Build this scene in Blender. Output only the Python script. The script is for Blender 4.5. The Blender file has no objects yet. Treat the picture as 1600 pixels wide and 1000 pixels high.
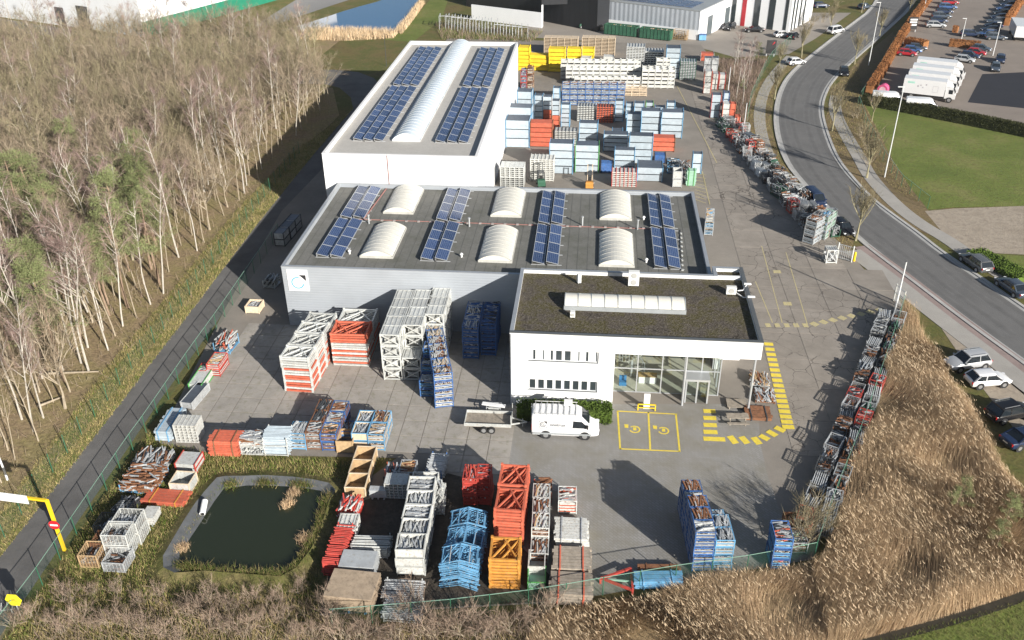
import bpy, math, random
import numpy as np
from mathutils import Vector, Matrix
random.seed(7); rng = np.random.default_rng(11)
R = math.radians
SC = bpy.context.scene
COL = SC.collection
# ------------------------------------------------------------------ camera, sky, sun, exposure
CAM_F, CAM_PITCH, CAM_ROLL, CAM_YAW, CAM_H = 1402.05, R(30.490), R(-0.5766), R(-5.5045), 50.0
_fw = Vector((math.sin(CAM_YAW)*math.cos(CAM_PITCH), math.cos(CAM_YAW)*math.cos(CAM_PITCH), -math.sin(CAM_PITCH)))
_rt = Vector((math.cos(CAM_YAW), -math.sin(CAM_YAW), 0)); _up = _rt.cross(_fw)
CR = math.cos(CAM_ROLL)*_rt + math.sin(CAM_ROLL)*_up
CU = -math.sin(CAM_ROLL)*_rt + math.cos(CAM_ROLL)*_up
cd = bpy.data.cameras.new('camera'); cam = bpy.data.objects.new('camera', cd); COL.objects.link(cam)
cd.sensor_fit = 'HORIZONTAL'; cd.sensor_width = 36; cd.lens = 36*CAM_F/1600; cd.clip_start = .5; cd.clip_end = 4000
cam.matrix_world = Matrix(((CR.x, CU.x, -_fw.x, 0), (CR.y, CU.y, -_fw.y, 0), (CR.z, CU.z, -_fw.z, CAM_H), (0, 0, 0, 1)))
SC.camera = cam
SUN_EL = R(21.8); SUN_DIR = Vector((.677*math.cos(SUN_EL), -.736*math.cos(SUN_EL), math.sin(SUN_EL))).normalized()   # towards the sun
wd = bpy.data.worlds.new('World'); SC.world = wd; wd.use_nodes = True
nt = wd.node_tree; sky = nt.nodes.new('ShaderNodeTexSky'); sky.sky_type = 'NISHITA'; sky.sun_disc = False
sky.sun_elevation = SUN_EL; sky.sun_rotation = math.atan2(SUN_DIR.x, SUN_DIR.y); sky.air_density = 1.0; sky.dust_density = 1.2
bgn = nt.nodes['Background']; nt.links.new(sky.outputs[0], bgn.inputs[0]); bgn.inputs[1].default_value = .056
sl = bpy.data.lights.new('sun', 'SUN'); sl.energy = 5.0; sl.angle = R(.53); sl.color = (1, .955, .885)
so = bpy.data.objects.new('sun', sl); COL.objects.link(so); so.rotation_euler = (-SUN_DIR).to_track_quat('-Z', 'Y').to_euler(); so.location = (80, -80, 120)
vs = SC.view_settings; vs.view_transform = 'Standard'; vs.look = 'None'; vs.gamma = 1; vs.exposure = .74
try: vs.use_curve_mapping = False
except Exception: pass
SC.cycles.max_bounces = 5; SC.cycles.diffuse_bounces = 2; SC.cycles.glossy_bounces = 3; SC.cycles.transparent_max_bounces = 6
SC.cycles.caustics_reflective = False; SC.cycles.caustics_refractive = False

def W(px, py, z=0.0):
    """surveyed position: the photograph's pixel read off at height z"""
    d = _fw + CR*((px-800)/CAM_F) + CU*((500-py)/CAM_F)
    t = (z-CAM_H)/d.z
    return Vector((d.x*t, d.y*t, z))
# ------------------------------------------------------------------ materials
MATS = {}
def pm(name, col, rough=.7, metal=0., var=.18, scale=.8, jit=0., bump=0., bscale=20., dirt=None, dirtf=.5, spec=.4, streak=None):
    """procedural paint/metal/stone: base colour with world-space blotches, per-object tone, optional dirt and bump"""
    if name in MATS: return MATS[name]
    m = bpy.data.materials.new(name); m.use_nodes = True; t = m.node_tree; N = t.nodes; L = t.links
    b = N['Principled BSDF']; b.inputs['Roughness'].default_value = rough; b.inputs['Metallic'].default_value = metal
    b.inputs['Specular IOR Level'].default_value = spec
    g = N.new('ShaderNodeNewGeometry')
    n1 = N.new('ShaderNodeTexNoise'); n1.inputs['Scale'].default_value = scale; n1.inputs['Detail'].default_value = 6; n1.inputs['Roughness'].default_value = .65
    L.new(g.outputs['Position'], n1.inputs['Vector'])
    r = N.new('ShaderNodeValToRGB'); r.color_ramp.elements[0].position = .3; r.color_ramp.elements[1].position = .7
    r.color_ramp.elements[0].color = tuple(c*(1-var) for c in col)+(1,); r.color_ramp.elements[1].color = tuple(min(.95, c*(1+var)) for c in col)+(1,)
    L.new(n1.outputs['Fac'], r.inputs[0]); out = r.outputs[0]
    if dirt:
        n2 = N.new('ShaderNodeTexNoise'); n2.inputs['Scale'].default_value = scale*3.1; n2.inputs['Detail'].default_value = 8; n2.inputs['Roughness'].default_value = .7
        L.new(g.outputs['Position'], n2.inputs['Vector'])
        r2 = N.new('ShaderNodeValToRGB'); r2.color_ramp.elements[0].position = .62-dirtf*.25; r2.color_ramp.elements[1].position = .85-dirtf*.25
        L.new(n2.outputs['Fac'], r2.inputs[0])
        mx = N.new('ShaderNodeMix'); mx.data_type = 'RGBA'; L.new(r2.outputs[0], mx.inputs[0]); L.new(out, mx.inputs[6]); mx.inputs[7].default_value = tuple(dirt)+(1,)
        out = mx.outputs[2]
    if jit:
        oi = N.new('ShaderNodeObjectInfo'); mr = N.new('ShaderNodeMapRange'); mr.inputs[3].default_value = 1-jit; mr.inputs[4].default_value = 1+jit
        L.new(oi.outputs['Random'], mr.inputs[0]); hs = N.new('ShaderNodeHueSaturation'); L.new(mr.outputs[0], hs.inputs['Value']); L.new(out, hs.inputs['Color']); out = hs.outputs[0]
    L.new(out, b.inputs['Base Color'])
    if bump:
        n3 = N.new('ShaderNodeTexNoise'); n3.inputs['Scale'].default_value = bscale; n3.inputs['Detail'].default_value = 4; L.new(g.outputs['Position'], n3.inputs['Vector'])
        bp = N.new('ShaderNodeBump'); bp.inputs['Strength'].default_value = bump; bp.inputs['Distance'].default_value = .05
        L.new(n3.outputs['Fac'], bp.inputs['Height']); L.new(bp.outputs[0], b.inputs['Normal'])
    MATS[name] = m; return m
def ramp_ground(name, cols, scale, detail=8, rough=.95, bump=.4, bscale=9, fine=None, finef=.35, dist=0.):
    """ground cover: several real colours mixed by large and fine noise"""
    m = bpy.data.materials.new(name); m.use_nodes = True; t = m.node_tree; N = t.nodes; L = t.links
    b = N['Principled BSDF']; b.inputs['Roughness'].default_value = rough; b.inputs['Specular IOR Level'].default_value = .15
    g = N.new('ShaderNodeNewGeometry'); n = N.new('ShaderNodeTexNoise'); n.inputs['Scale'].default_value = scale; n.inputs['Detail'].default_value = detail
    n.inputs['Roughness'].default_value = .72; n.inputs['Distortion'].default_value = dist; L.new(g.outputs['Position'], n.inputs['Vector'])
    r = N.new('ShaderNodeValToRGB'); e = r.color_ramp.elements
    k = len(cols)
    while len(e) < k: e.new(.5)
    for i, c in enumerate(cols): e[i].position = .3+.4*i/(k-1); e[i].color = tuple(c)+(1,)
    L.new(n.outputs['Fac'], r.inputs[0]); out = r.outputs[0]
    n2 = N.new('ShaderNodeTexNoise'); n2.inputs['Scale'].default_value = bscale; n2.inputs['Detail'].default_value = 5; n2.inputs['Roughness'].default_value = .75; L.new(g.outputs['Position'], n2.inputs['Vector'])
    if fine:
        rr = N.new('ShaderNodeValToRGB'); rr.color_ramp.elements[0].position = .45; rr.color_ramp.elements[1].position = .65
        L.new(n2.outputs['Fac'], rr.inputs[0]); ml = N.new('ShaderNodeMath'); ml.operation = 'MULTIPLY'; ml.inputs[1].default_value = finef; L.new(rr.outputs[0], ml.inputs[0])
        mx = N.new('ShaderNodeMix'); mx.data_type = 'RGBA'; L.new(ml.outputs[0], mx.inputs[0]); L.new(out, mx.inputs[6]); mx.inputs[7].default_value = tuple(fine)+(1,); out = mx.outputs[2]
    L.new(out, b.inputs['Base Color'])
    bp = N.new('ShaderNodeBump'); bp.inputs['Strength'].default_value = bump; bp.inputs['Distance'].default_value = .25
    L.new(n2.outputs['Fac'], bp.inputs['Height']); L.new(bp.outputs[0], b.inputs['Normal'])
    MATS[name] = m; return m
# ------------------------------------------------------------------ mesh collector
BOXF = ((0,3,2,1),(4,5,6,7),(0,1,5,4),(1,2,6,5),(2,3,7,6),(3,0,4,7))
class MB:
    def __init__(s): s.v = []; s.f = []; s.m = []; s.mats = []; s.sm = False
    def mi(s, mat):
        if mat not in s.mats: s.mats.append(mat)
        return s.mats.index(mat)
    def raw(s, vs, fs, mat):
        k = len(s.v); i = s.mi(mat); s.v.extend([tuple(p) for p in vs])
        for f in fs: s.f.append(tuple(q+k for q in f)); s.m.append(i)
    def box(s, x0, y0, z0, x1, y1, z1, mat):
        s.raw(((x0,y0,z0),(x1,y0,z0),(x1,y1,z0),(x0,y1,z0),(x0,y0,z1),(x1,y0,z1),(x1,y1,z1),(x0,y1,z1)), BOXF, mat)
    def cbox(s, c, size, mat, rz=0., rx=0., ry=0.):
        M = Matrix.Rotation(rz,3,'Z') @ Matrix.Rotation(ry,3,'Y') @ Matrix.Rotation(rx,3,'X'); h = [q/2 for q in size]; c = Vector(c)
        s.raw([c+M@Vector((a*h[0],b*h[1],d*h[2])) for a,b,d in ((-1,-1,-1),(1,-1,-1),(1,1,-1),(-1,1,-1),(-1,-1,1),(1,-1,1),(1,1,1),(-1,1,1))], BOXF, mat)
    def bar(s, p, q, w, mat, h=None):
        p = Vector(p); q = Vector(q); d = (q-p); L = d.length
        if L < 1e-6: return
        d /= L; a = d.cross(Vector((0,0,1)))
        if a.length < 1e-3: a = Vector((1,0,0))
        a.normalize(); b = a.cross(d); a = a*w/2; b = b*(h or w)/2
        s.raw([p-a-b,p+a-b,p+a+b,p-a+b,q-a-b,q+a-b,q+a+b,q-a+b], BOXF, mat)
    def tube(s, p, q, r0, r1, n, mat, cap=True):
        p = Vector(p); q = Vector(q); d = (q-p)
        if d.length < 1e-6: return
        d.normalize(); a = d.cross(Vector((0,0,1)))
        if a.length < 1e-3: a = Vector((1,0,0))
        a.normalize(); b = d.cross(a); vs = []
        for c, r in ((p,r0),(q,r1)):
            for i in range(n):
                t = 2*math.pi*i/n; vs.append(c+a*(r*math.cos(t))+b*(r*math.sin(t)))
        fs = [(i,(i+1)%n,n+(i+1)%n,n+i) for i in range(n)]
        if cap: fs += [tuple(range(n-1,-1,-1)), tuple(range(n,2*n))]
        s.raw(vs, fs, mat)
    def poly(s, pts, mat): s.raw(pts, [tuple(range(len(pts)))], mat)
    def prism(s, pts, z0, z1, mat):
        n = len(pts); a = sum(pts[i][0]*pts[(i+1)%n][1]-pts[(i+1)%n][0]*pts[i][1] for i in range(n))
        if a < 0: pts = pts[::-1]
        s.raw([(p[0],p[1],z0) for p in pts]+[(p[0],p[1],z1) for p in pts], [tuple(range(n-1,-1,-1)), tuple(range(n,2*n))]+[(i,(i+1)%n,n+(i+1)%n,n+i) for i in range(n)], mat)
    def mesh(s, name, smooth=False):
        me = bpy.data.meshes.new(name); me.from_pydata(s.v, [], s.f)
        for m in s.mats: me.materials.append(m)
        me.polygons.foreach_set('material_index', s.m)
        if smooth: me.polygons.foreach_set('use_smooth', [True]*len(s.f))
        me.update(); return me
def ob(name, me, parent=None, loc=(0,0,0), rz=0.):
    if isinstance(me, MB): me = me.mesh(name)
    o = bpy.data.objects.new(name, me); COL.objects.link(o); o.location = loc; o.rotation_euler = (0,0,rz)
    if parent: o.parent = parent
    return o
def tag(o, label=None, cat=None, group=None, kind=None):
    if label: o['label'] = label
    if cat: o['category'] = cat
    if group: o['group'] = group
    if kind: o['kind'] = kind
    return o
def thing(name, label, cat, loc=(0,0,0), rz=0., group=None):
    o = bpy.data.objects.new(name, None); COL.objects.link(o); o.location = loc; o.rotation_euler = (0,0,rz); o.empty_display_size = .3
    return tag(o, label, cat, group)
def place(parts, name, label, cat, loc, rz=0., group=None):
    """a thing from shared part meshes: [(part, mesh[, [(sub, mesh)]])]; one part only = the mesh itself is the thing"""
    if len(parts) == 1 and len(parts[0]) == 2: return tag(ob(name, parts[0][1], None, loc, rz), label, cat, group)
    t = thing(name, label, cat, loc, rz, group)
    for p in parts:
        c = ob(p[0], p[1], t)
        if len(p) > 2:
            for q in p[2]: ob(q[0], q[1], c)
    return t
def sheet(name, pts, z, mat, kind='structure'):
    b = MB(); b.poly([(p[0],p[1],z) for p in pts], mat); o = ob(name, b); o['kind'] = kind; return o
def slabsheet(name, pts, z0, z1, mat):
    b = MB(); b.prism([(p[0],p[1]) for p in pts], z0, z1, mat); o = ob(name, b); o['kind'] = 'structure'; return o
def PX(*pp): return [W(x, y) for x, y in pp]
def inside(x, y, poly):
    c = False; n = len(poly)
    for i in range(n):
        a = poly[i]; b = poly[i-1]
        if (a[1] > y) != (b[1] > y) and x < (b[0]-a[0])*(y-a[1])/(b[1]-a[1])+a[0]: c = not c
    return c
def PY(px, py, Y):
    d = _fw + CR*((px-800)/CAM_F) + CU*((500-py)/CAM_F); t = Y/d.y
    return Vector((d.x*t, Y, CAM_H+d.z*t))
# ------------------------------------------------------------------ base materials
white = pm('white_render', (.80,.80,.79), .6, var=.03, scale=.5)
whiteclad = pm('white_cladding', (.78,.79,.80), .5, var=.04, scale=.3)
trimgrey = pm('grey_trim', (.30,.32,.33), .5, var=.1)
galv = pm('galvanised_steel', (.50,.52,.53), .45, .25, var=.2, scale=2., jit=.12, dirt=(.22,.17,.13), dirtf=.42)
galvw = pm('pale_galvanised', (.55,.565,.545), .5, .1, var=.14, scale=2., jit=.16, dirt=(.30,.24,.17), dirtf=.42)
darksteel = pm('dark_steel', (.07,.075,.08), .5, .2, var=.3, scale=2.)
rubber = pm('rubber', (.02,.02,.02), .85)
# ------------------------------------------------------------------ ground
gm = ramp_ground('rough_grass', ((.10,.075,.035),(.17,.135,.055),(.11,.12,.035),(.21,.17,.085)), .12, bscale=2.2, fine=(.065,.06,.03), finef=.5)
ground = sheet('ground', [(-900,-300),(900,-300),(900,1600),(-900,1600)], 0, gm)
ff = ramp_ground('leaf_litter', ((.20,.145,.09),(.33,.245,.145),(.29,.24,.11),(.42,.335,.20)), .22, bscale=2.5, fine=(.06,.045,.03), finef=.5, bump=.6)
sheet('forest_floor', PX((0,1010),(100,716),(200,578),(300,458),(400,328),(470,240),(530,180),(520,137),(440,137))+[Vector((-60,215,0)),Vector((-150,205,0)),Vector((-260,190,0)),Vector((-120,30,0))], .012, ff)
lawn = ramp_ground('lawn', ((.10,.14,.033),(.15,.185,.046),(.22,.21,.08)), .10, bscale=1.6, fine=(.085,.08,.03), finef=.55)
sheet('lawn', PX((1352,165),(1600,212),(1600,322),(1490,324),(1450,328),(1420,290),(1395,250)), .02, lawn)
sheet('grass_verge', PX((1515,395),(1600,400),(1600,458)), .02, lawn)
sheet('lawn_far', PX((600,62),(640,36),(672,0),(700,0),(690,30),(645,66)), .018, lawn)
strawm = ramp_ground('dry_grass', ((.26,.21,.10),(.35,.285,.145),(.20,.20,.065),(.29,.235,.115)), .5, bscale=3., fine=(.10,.085,.04), finef=.5)
sheet('service_verge', PX((0,800),(62,716),(162,580),(264,460),(368,330),(458,238),(540,180),(553,170),(482,252),(400,354),(287,504),(95,755),(0,873)), .02, strawm)
sheet('pond_meadow', PX((0,1010),(62,925),(128,826),(232,672),(300,705),(620,715),(560,760),(535,800),(500,960),(200,1000)), .014, ramp_ground('meadow', ((.075,.09,.025),(.13,.13,.04),(.20,.165,.075),(.10,.10,.03)), .35, bscale=2.6, fine=(.055,.05,.025), finef=.5))
dirtm = ramp_ground('dirt_track', ((.27,.225,.175),(.37,.315,.25),(.32,.27,.215)), .3, bscale=1.2, fine=(.15,.12,.10), finef=.4, bump=.3)
sheet('dirt_lot', PX((1445,330),(1490,326),(1600,322),(1600,398),(1512,394),(1478,370)), .024, dirtm)
def asphalt(name, c, var=.12, sc=.25, fine=None):
    return ramp_ground(name, (tuple(q*(1-var) for q in c), c, tuple(q*(1+var) for q in c)), sc, bscale=14, fine=fine or tuple(q*.72 for q in c), finef=.3, bump=.15, rough=.85)
# left service road
sr = asphalt('service_asphalt', (.145,.14,.135), .30, .18)
SRL = [(-30,905),(0,871),(95,750),(190,628),(287,501),(400,353),(482,251),(535,188),(552,170),(548,152),(530,137),(505,131),(430,132)]
SRR = [(430,111),(520,109),(560,113),(584,122),(601,142),(606,172),(560,222),(505,285),(450,348),(390,424),(340,502),(250,626),(170,745),(60,905),(0,995)]
sheet('service_road', PX(*(SRL+SRR)), .03, sr)
# main road, kerbs, footways
KL = [(1375,5),(1312,52),(1267,87),(1232,117),(1215,150),(1210,195),(1225,250),(1255,288),(1292,325),(1340,372),(1375,400),(1425,437),(1507,500),(1600,567),(1700,640)]
KR = [(1435,2),(1375,57),(1335,92),(1305,120),(1290,142),(1282,170),(1290,205),(1307,248),(1330,277),(1362,312),(1400,340),(1437,367),(1472,395),(1532,435),(1600,482),(1700,550)]
def chaikin(pts, n=2):
    for _ in range(n):
        q = [pts[0]]
        for a, b in zip(pts[:-1], pts[1:]): q += [a*.75+b*.25, a*.25+b*.75]
        pts = q+[pts[-1]]
    return pts
kl = chaikin([Vector((95,330,0))]+PX(*KL)); kr = chaikin([Vector((108,330,0))]+PX(*KR))
sheet('road', kl+kr[::-1], .03, asphalt('road_asphalt', (.155,.152,.148), .16, .12))
kerbm = pm('kerb_concrete', (.42,.41,.39), .85, var=.15, scale=.6)
def ribbon(name, line, o0, o1, z0, z1, mat, kind='structure'):
    """a strip along a line between two sideways offsets"""
    n = len(line); L = []; Rr = []
    for i in range(n):
        d = (line[min(i+1,n-1)]-line[max(i-1,0)]).normalized(); s = Vector((d.y,-d.x,0)); L.append(line[i]+s*o0); Rr.append(line[i]+s*o1)
    b = MB()
    for i in range(n-1):
        a, c, d, e = L[i], Rr[i], Rr[i+1], L[i+1]
        b.raw([(p.x,p.y,z0) for p in (a,c,d,e)]+[(p.x,p.y,z1) for p in (a,c,d,e)], BOXF if o1 > o0 else [f[::-1] for f in BOXF], mat)
    o = ob(name, b)
    if kind: o['kind'] = kind
    return o
trk = [pm('tyre_track_%d'%i, (.155-.010*i,.152-.010*i,.148-.010*i), .85, var=.14, scale=.5) for i in range(1,4)]
ctr = [(W(*a)+W(*c))/2 for a, c in zip(KL[:13]+[KL[13]], KR[:13]+[KR[14]])]; ctr = chaikin(ctr)
for off in (-2.9,-1.2,1.2,2.9):
    for i, hw in enumerate((.55,.38,.2)): ribbon('tyre_track', ctr, off-hw, off+hw, .02, .032+.004*i, trk[i])
ribbon('kerb', kl, -.05, .35, 0, .12, kerbm); ribbon('kerb', kr, -.35, .05, 0, .12, kerbm)
ribbon('gutter_line', kl, -.55, -.06, .02, .036, pm('gutter', (.36,.355,.34), .85, var=.12)); ribbon('gutter_line', kr, .06, .55, .02, .036, MATS['gutter'])
pathm = asphalt('footway_concrete', (.36,.34,.31), .12, .3)
p1l = chaikin(PX((1307,150),(1303,172),(1318,205),(1345,250),(1358,275),(1395,317),(1437,350),(1480,374),(1513,398),(1600,452)))
ribbon('footpath', p1l, -1.1, 1.1, 0, .05, pathm)
p2l = chaikin(PX((1330,392),(1395,440),(1455,488),(1530,545),(1600,600),(1680,660)))
ribbon('footpath', p2l, -1.3, 1.1, 0, .05, pathm)
ribbon('parking_strip', chaikin(PX((1345,385),(1400,424),(1478,486),(1560,548),(1640,608))), -1.2, 1.0, 0, .04, asphalt('red_paving', (.30,.235,.215), .15, .5))
ribbon('footpath', chaikin(PX((1236,88),(1222,102),(1205,122),(1192,146),(1186,175),(1188,205),(1200,245),(1225,290))), -1.0, 1.0, 0, .05, pathm)
sheet('roadside_lot', PX((1395,420),(1462,500),(1530,600),(1600,690),(1700,780),(1700,700),(1600,612),(1520,548),(1455,497)), .02, dirtm)
vergm = ramp_ground('brown_verge', ((.17,.125,.075),(.22,.165,.09),(.15,.13,.055)), .5, bscale=3, fine=(.10,.075,.045), finef=.5)
sheet('verge', PX((1400,345),(1330,285),(1300,235),(1290,185),(1300,140),(1340,95),(1395,50),(1410,80),(1352,165),(1395,250),(1452,330),(1478,378),(1440,362)), .016, vergm)
sheet('verge', PX((1260,90),(1225,118),(1208,150),(1204,195),(1220,252),(1290,328),(1335,375),(1325,400),(1230,300),(1170,200),(1175,140),(1235,88)), .017, vergm)
# yard surfaces
YARD = [(440,330),(352,482),(245,692),(300,706),(470,713),(620,716),(560,760),(535,800),(500,962),(870,942),(1272,874),(1406,486),(1330,398),(1172,240),(1118,100),(1095,70),(700,60)]
yardm = asphalt('yard_concrete', (.25,.225,.195), .18, .14, fine=(.17,.155,.14))
yard = sheet('yard', PX(*YARD), .035, yardm)
sheet('shaded_soil_patch', PX((545,790),(700,740),(780,760),(790,830),(860,900),(862,940),(500,960),(520,850)), .043, ramp_ground('shaded_soil', ((.045,.038,.03),(.085,.072,.058),(.12,.10,.08)), .5, bscale=3., fine=(.04,.034,.028), finef=.5))  # dark dirt, with the shade between the stock rows mixed into its colour
sheet('back_forecourt', PX((820,58),(1095,75),(1150,90),(1232,85),(1275,60),(1330,20),(1150,20),(900,40),(830,30)), .026, asphalt('forecourt', (.30,.27,.235), .14, .1))
def node_mat(name, build):
    m = bpy.data.materials.new(name); m.use_nodes = True; build(m.node_tree, m.node_tree.nodes, m.node_tree.links, m.node_tree.nodes['Principled BSDF']); MATS[name] = m; return m
def paver(t, N, L, b):
    g = N.new('ShaderNodeNewGeometry'); br = N.new('ShaderNodeTexBrick'); br.inputs['Scale'].default_value = 1; br.inputs['Brick Width'].default_value = .44; br.inputs['Row Height'].default_value = .22
    br.inputs['Mortar Size'].default_value = .03; br.inputs['Color1'].default_value = (.25,.242,.23,1); br.inputs['Color2'].default_value = (.29,.282,.268,1); br.inputs['Mortar'].default_value = (.225,.215,.195,1)
    mp = N.new('ShaderNodeMapping'); mp.inputs['Rotation'].default_value = (0,0,R(45)); L.new(g.outputs['Position'], mp.inputs[0]); L.new(mp.outputs[0], br.inputs['Vector'])
    n = N.new('ShaderNodeTexNoise'); n.inputs['Scale'].default_value = .3; n.inputs['Detail'].default_value = 7; n.inputs['Roughness'].default_value = .7; L.new(g.outputs['Position'], n.inputs['Vector'])
    r = N.new('ShaderNodeValToRGB'); r.color_ramp.elements[0].position = .42; r.color_ramp.elements[1].position = .68; L.new(n.outputs['Fac'], r.inputs[0])
    mx = N.new('ShaderNodeMix'); mx.data_type = 'RGBA'; ml = N.new('ShaderNodeMath'); ml.operation = 'MULTIPLY'; ml.inputs[1].default_value = .7; L.new(r.outputs[0], ml.inputs[0]); L.new(ml.outputs[0], mx.inputs[0])
    L.new(br.outputs['Color'], mx.inputs[6]); mx.inputs[7].default_value = (.20,.18,.135,1); L.new(mx.outputs[2], b.inputs['Base Color']); b.inputs['Roughness'].default_value = .9
    bp = N.new('ShaderNodeBump'); bp.inputs['Strength'].default_value = .4; bp.inputs['Distance'].default_value = .01; iv = N.new('ShaderNodeMath'); iv.operation = 'SUBTRACT'; iv.inputs[0].default_value = 1; L.new(br.outputs['Fac'], iv.inputs[1]); L.new(iv.outputs[0], bp.inputs['Height']); L.new(bp.outputs[0], b.inputs['Normal'])
pavm = node_mat('block_paving', paver)
sheet('block_paving', PX((784,736),(801,632),(1185,632),(1187,690),(1200,745),(1215,790),(1262,872),(905,936),(900,780)), .05, pavm)
def cracked(t, N, L, b):
    g = N.new('ShaderNodeNewGeometry'); n = N.new('ShaderNodeTexNoise'); n.inputs['Scale'].default_value = .35; n.inputs['Detail'].default_value = 8; n.inputs['Roughness'].default_value = .7; L.new(g.outputs['Position'], n.inputs['Vector'])
    r = N.new('ShaderNodeValToRGB'); e = r.color_ramp.elements; e[0].position = .3; e[0].color = (.205,.18,.152,1); e[1].position = .7; e[1].color = (.315,.28,.24,1); L.new(n.outputs['Fac'], r.inputs[0])
    ad = N.new('ShaderNodeMixRGB'); ad.blend_type = 'ADD'; ad.inputs[0].default_value = 1.0; n4 = N.new('ShaderNodeTexNoise'); n4.inputs['Scale'].default_value = .9; n4.inputs['Detail'].default_value = 8; L.new(g.outputs['Position'], n4.inputs['Vector']); L.new(g.outputs['Position'], ad.inputs[1]); L.new(n4.outputs['Color'], ad.inputs[2])
    v = N.new('ShaderNodeTexVoronoi'); v.feature = 'DISTANCE_TO_EDGE'; v.inputs['Scale'].default_value = .42; L.new(ad.outputs[0], v.inputs['Vector'])
    n5 = N.new('ShaderNodeTexNoise'); n5.inputs['Scale'].default_value = .12; L.new(g.outputs['Position'], n5.inputs['Vector'])
    th = N.new('ShaderNodeMapRange'); th.inputs[1].default_value = .42; th.inputs[2].default_value = .62; th.inputs[3].default_value = .0; th.inputs[4].default_value = .016; L.new(n5.outputs['Fac'], th.inputs[0])
    lt = N.new('ShaderNodeMath'); lt.operation = 'LESS_THAN'; L.new(v.outputs['Distance'], lt.inputs[0]); L.new(th.outputs[0], lt.inputs[1])
    mx = N.new('ShaderNodeMix'); mx.data_type = 'RGBA'; L.new(lt.outputs[0], mx.inputs[0]); L.new(r.outputs[0], mx.inputs[6]); mx.inputs[7].default_value = (.115,.098,.082,1)
    oi = N.new('ShaderNodeObjectInfo'); mr = N.new('ShaderNodeMapRange'); mr.inputs[3].default_value = .92; mr.inputs[4].default_value = 1.06; L.new(oi.outputs['Random'], mr.inputs[0]); hs = N.new('ShaderNodeHueSaturation'); L.new(mr.outputs[0], hs.inputs['Value']); L.new(mx.outputs[2], hs.inputs['Color'])
    L.new(hs.outputs[0], b.inputs['Base Color']); b.inputs['Roughness'].default_value = .9
crackm = node_mat('cracked_concrete', cracked)
# lane panels (large concrete bays), each a piece of the yard
LANE = [(v.x,v.y) for v in PX((1192,500),(1100,300),(1108,240),(1068,140),(1080,122),(1100,122),(1170,240),(1330,400),(1400,484),(1330,655),(1250,760),(1218,770),(1212,690))]
def slab_grid(poly, x0, x1, y0, y1, sx, sy, gap, mat, z0, z1, name):
    me = MB(); me.box(-sx/2+gap, -sy/2+gap, z0, sx/2-gap, sy/2-gap, z1, mat); me = me.mesh(name); x = x0; k = 0
    while x < x1:
        y = y0
        while y < y1:
            if inside(x+sx/2, y+sy/2, poly): ob(name, me, yard, (x+sx/2, y+sy/2, 0)); k += 1
            y += sy
        x += sx
    return k
slab_grid(LANE, 10, 40, 58, 190, 4.2, 5.2, .03, crackm, .02, .056, 'concrete_bay')
slabm = pm('slab_concrete', (.325,.30,.268), .9, var=.16, scale=.55, jit=.06, dirt=(.21,.20,.14), dirtf=.42, bump=.12, bscale=8)
SLAB = [(v.x,v.y) for v in PX((372,494),(300,610),(262,690),(330,704),(470,712),(640,716),(784,737),(802,634))]+[(-6.9,81.5),(-34,81.5)]
slab_grid(SLAB, -36.9, -6.5, 54, 82, 2.05, 2.3, .04, slabm, .02, .06, 'concrete_slab')
# painted markings
yel = pm('yellow_paint', (.72,.56,.06), .8, var=.12, scale=3, dirt=(.34,.31,.24), dirtf=.35)
yelw = pm('worn_yellow_paint', (.52,.44,.20), .85, var=.15, scale=3, dirt=(.33,.30,.26), dirtf=.75)
def stripes(name, segs, w, z, mat):
    b = MB()
    for (a, c) in segs:
        d = (c-a).normalized(); s = Vector((-d.y,d.x,0))*w/2; b.poly([tuple((p.x,p.y,z)) for p in (a-s,c-s,c+s,a+s)], mat)
    o = ob(name, b); o['kind'] = 'structure'; return o
def PL(a, b): return (W(*a), W(*b))
stripes('parking_bay_lines', [PL((965,643),(969,703)),PL((1013,645),(1016,703)),PL((1056,648),(1062,707)),PL((964,643),(1058,648)),PL((968,702),(1062,706))], .16, .058, yel)
segs = []
for i in range(5): segs.append(PL((1099,643+i*10.8),(1118+i*1,643.5+i*10.9)))
for a, b in (((1122,687),(1133,687.5)),((1140,682),(1150,694)),((1158,683),(1168,694)),((1177,684),(1187,695)),((1187,681),(1201,688)),((1199,674),(1213,682)),((1211,668),(1226,675))): segs.append(PL(a, b))
for i in range(17):
    y = 538+i*8.1; x = 1194+i*1.75; segs.append(PL((x,y),(x+14+i*.3,y+.8)))
stripes('hatched_lane_marking', segs, .62, .066, yel)
segs = []
for i in range(13): a = W(1196+i*14.6, 509-max(0,i-5)*3.2); segs.append((a, a+Vector((.55,.55 if i > 4 else .05,0))))
for a in ((1208,425),(1224,475)): p = W(*a); segs.append((p, p+Vector((.9,0,0))))
stripes('faded_yellow_marking', segs, .8, .066, yelw)
stripes('faded_bay_line', [PL((1190,385),(1222,505)),PL((1228,395),(1262,510)),PL((1180,440),(1207,505))], .10, .064, yelw)
hs = [PL((1086,272+i*5),(1103,274+i*5.5)) for i in range(9)]
stripes('faded_hatching', hs+[PL((1097,268),(1109,320)),PL((1058,135),(1120,255))], .14, .064, yelw)
b = MB()
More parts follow.
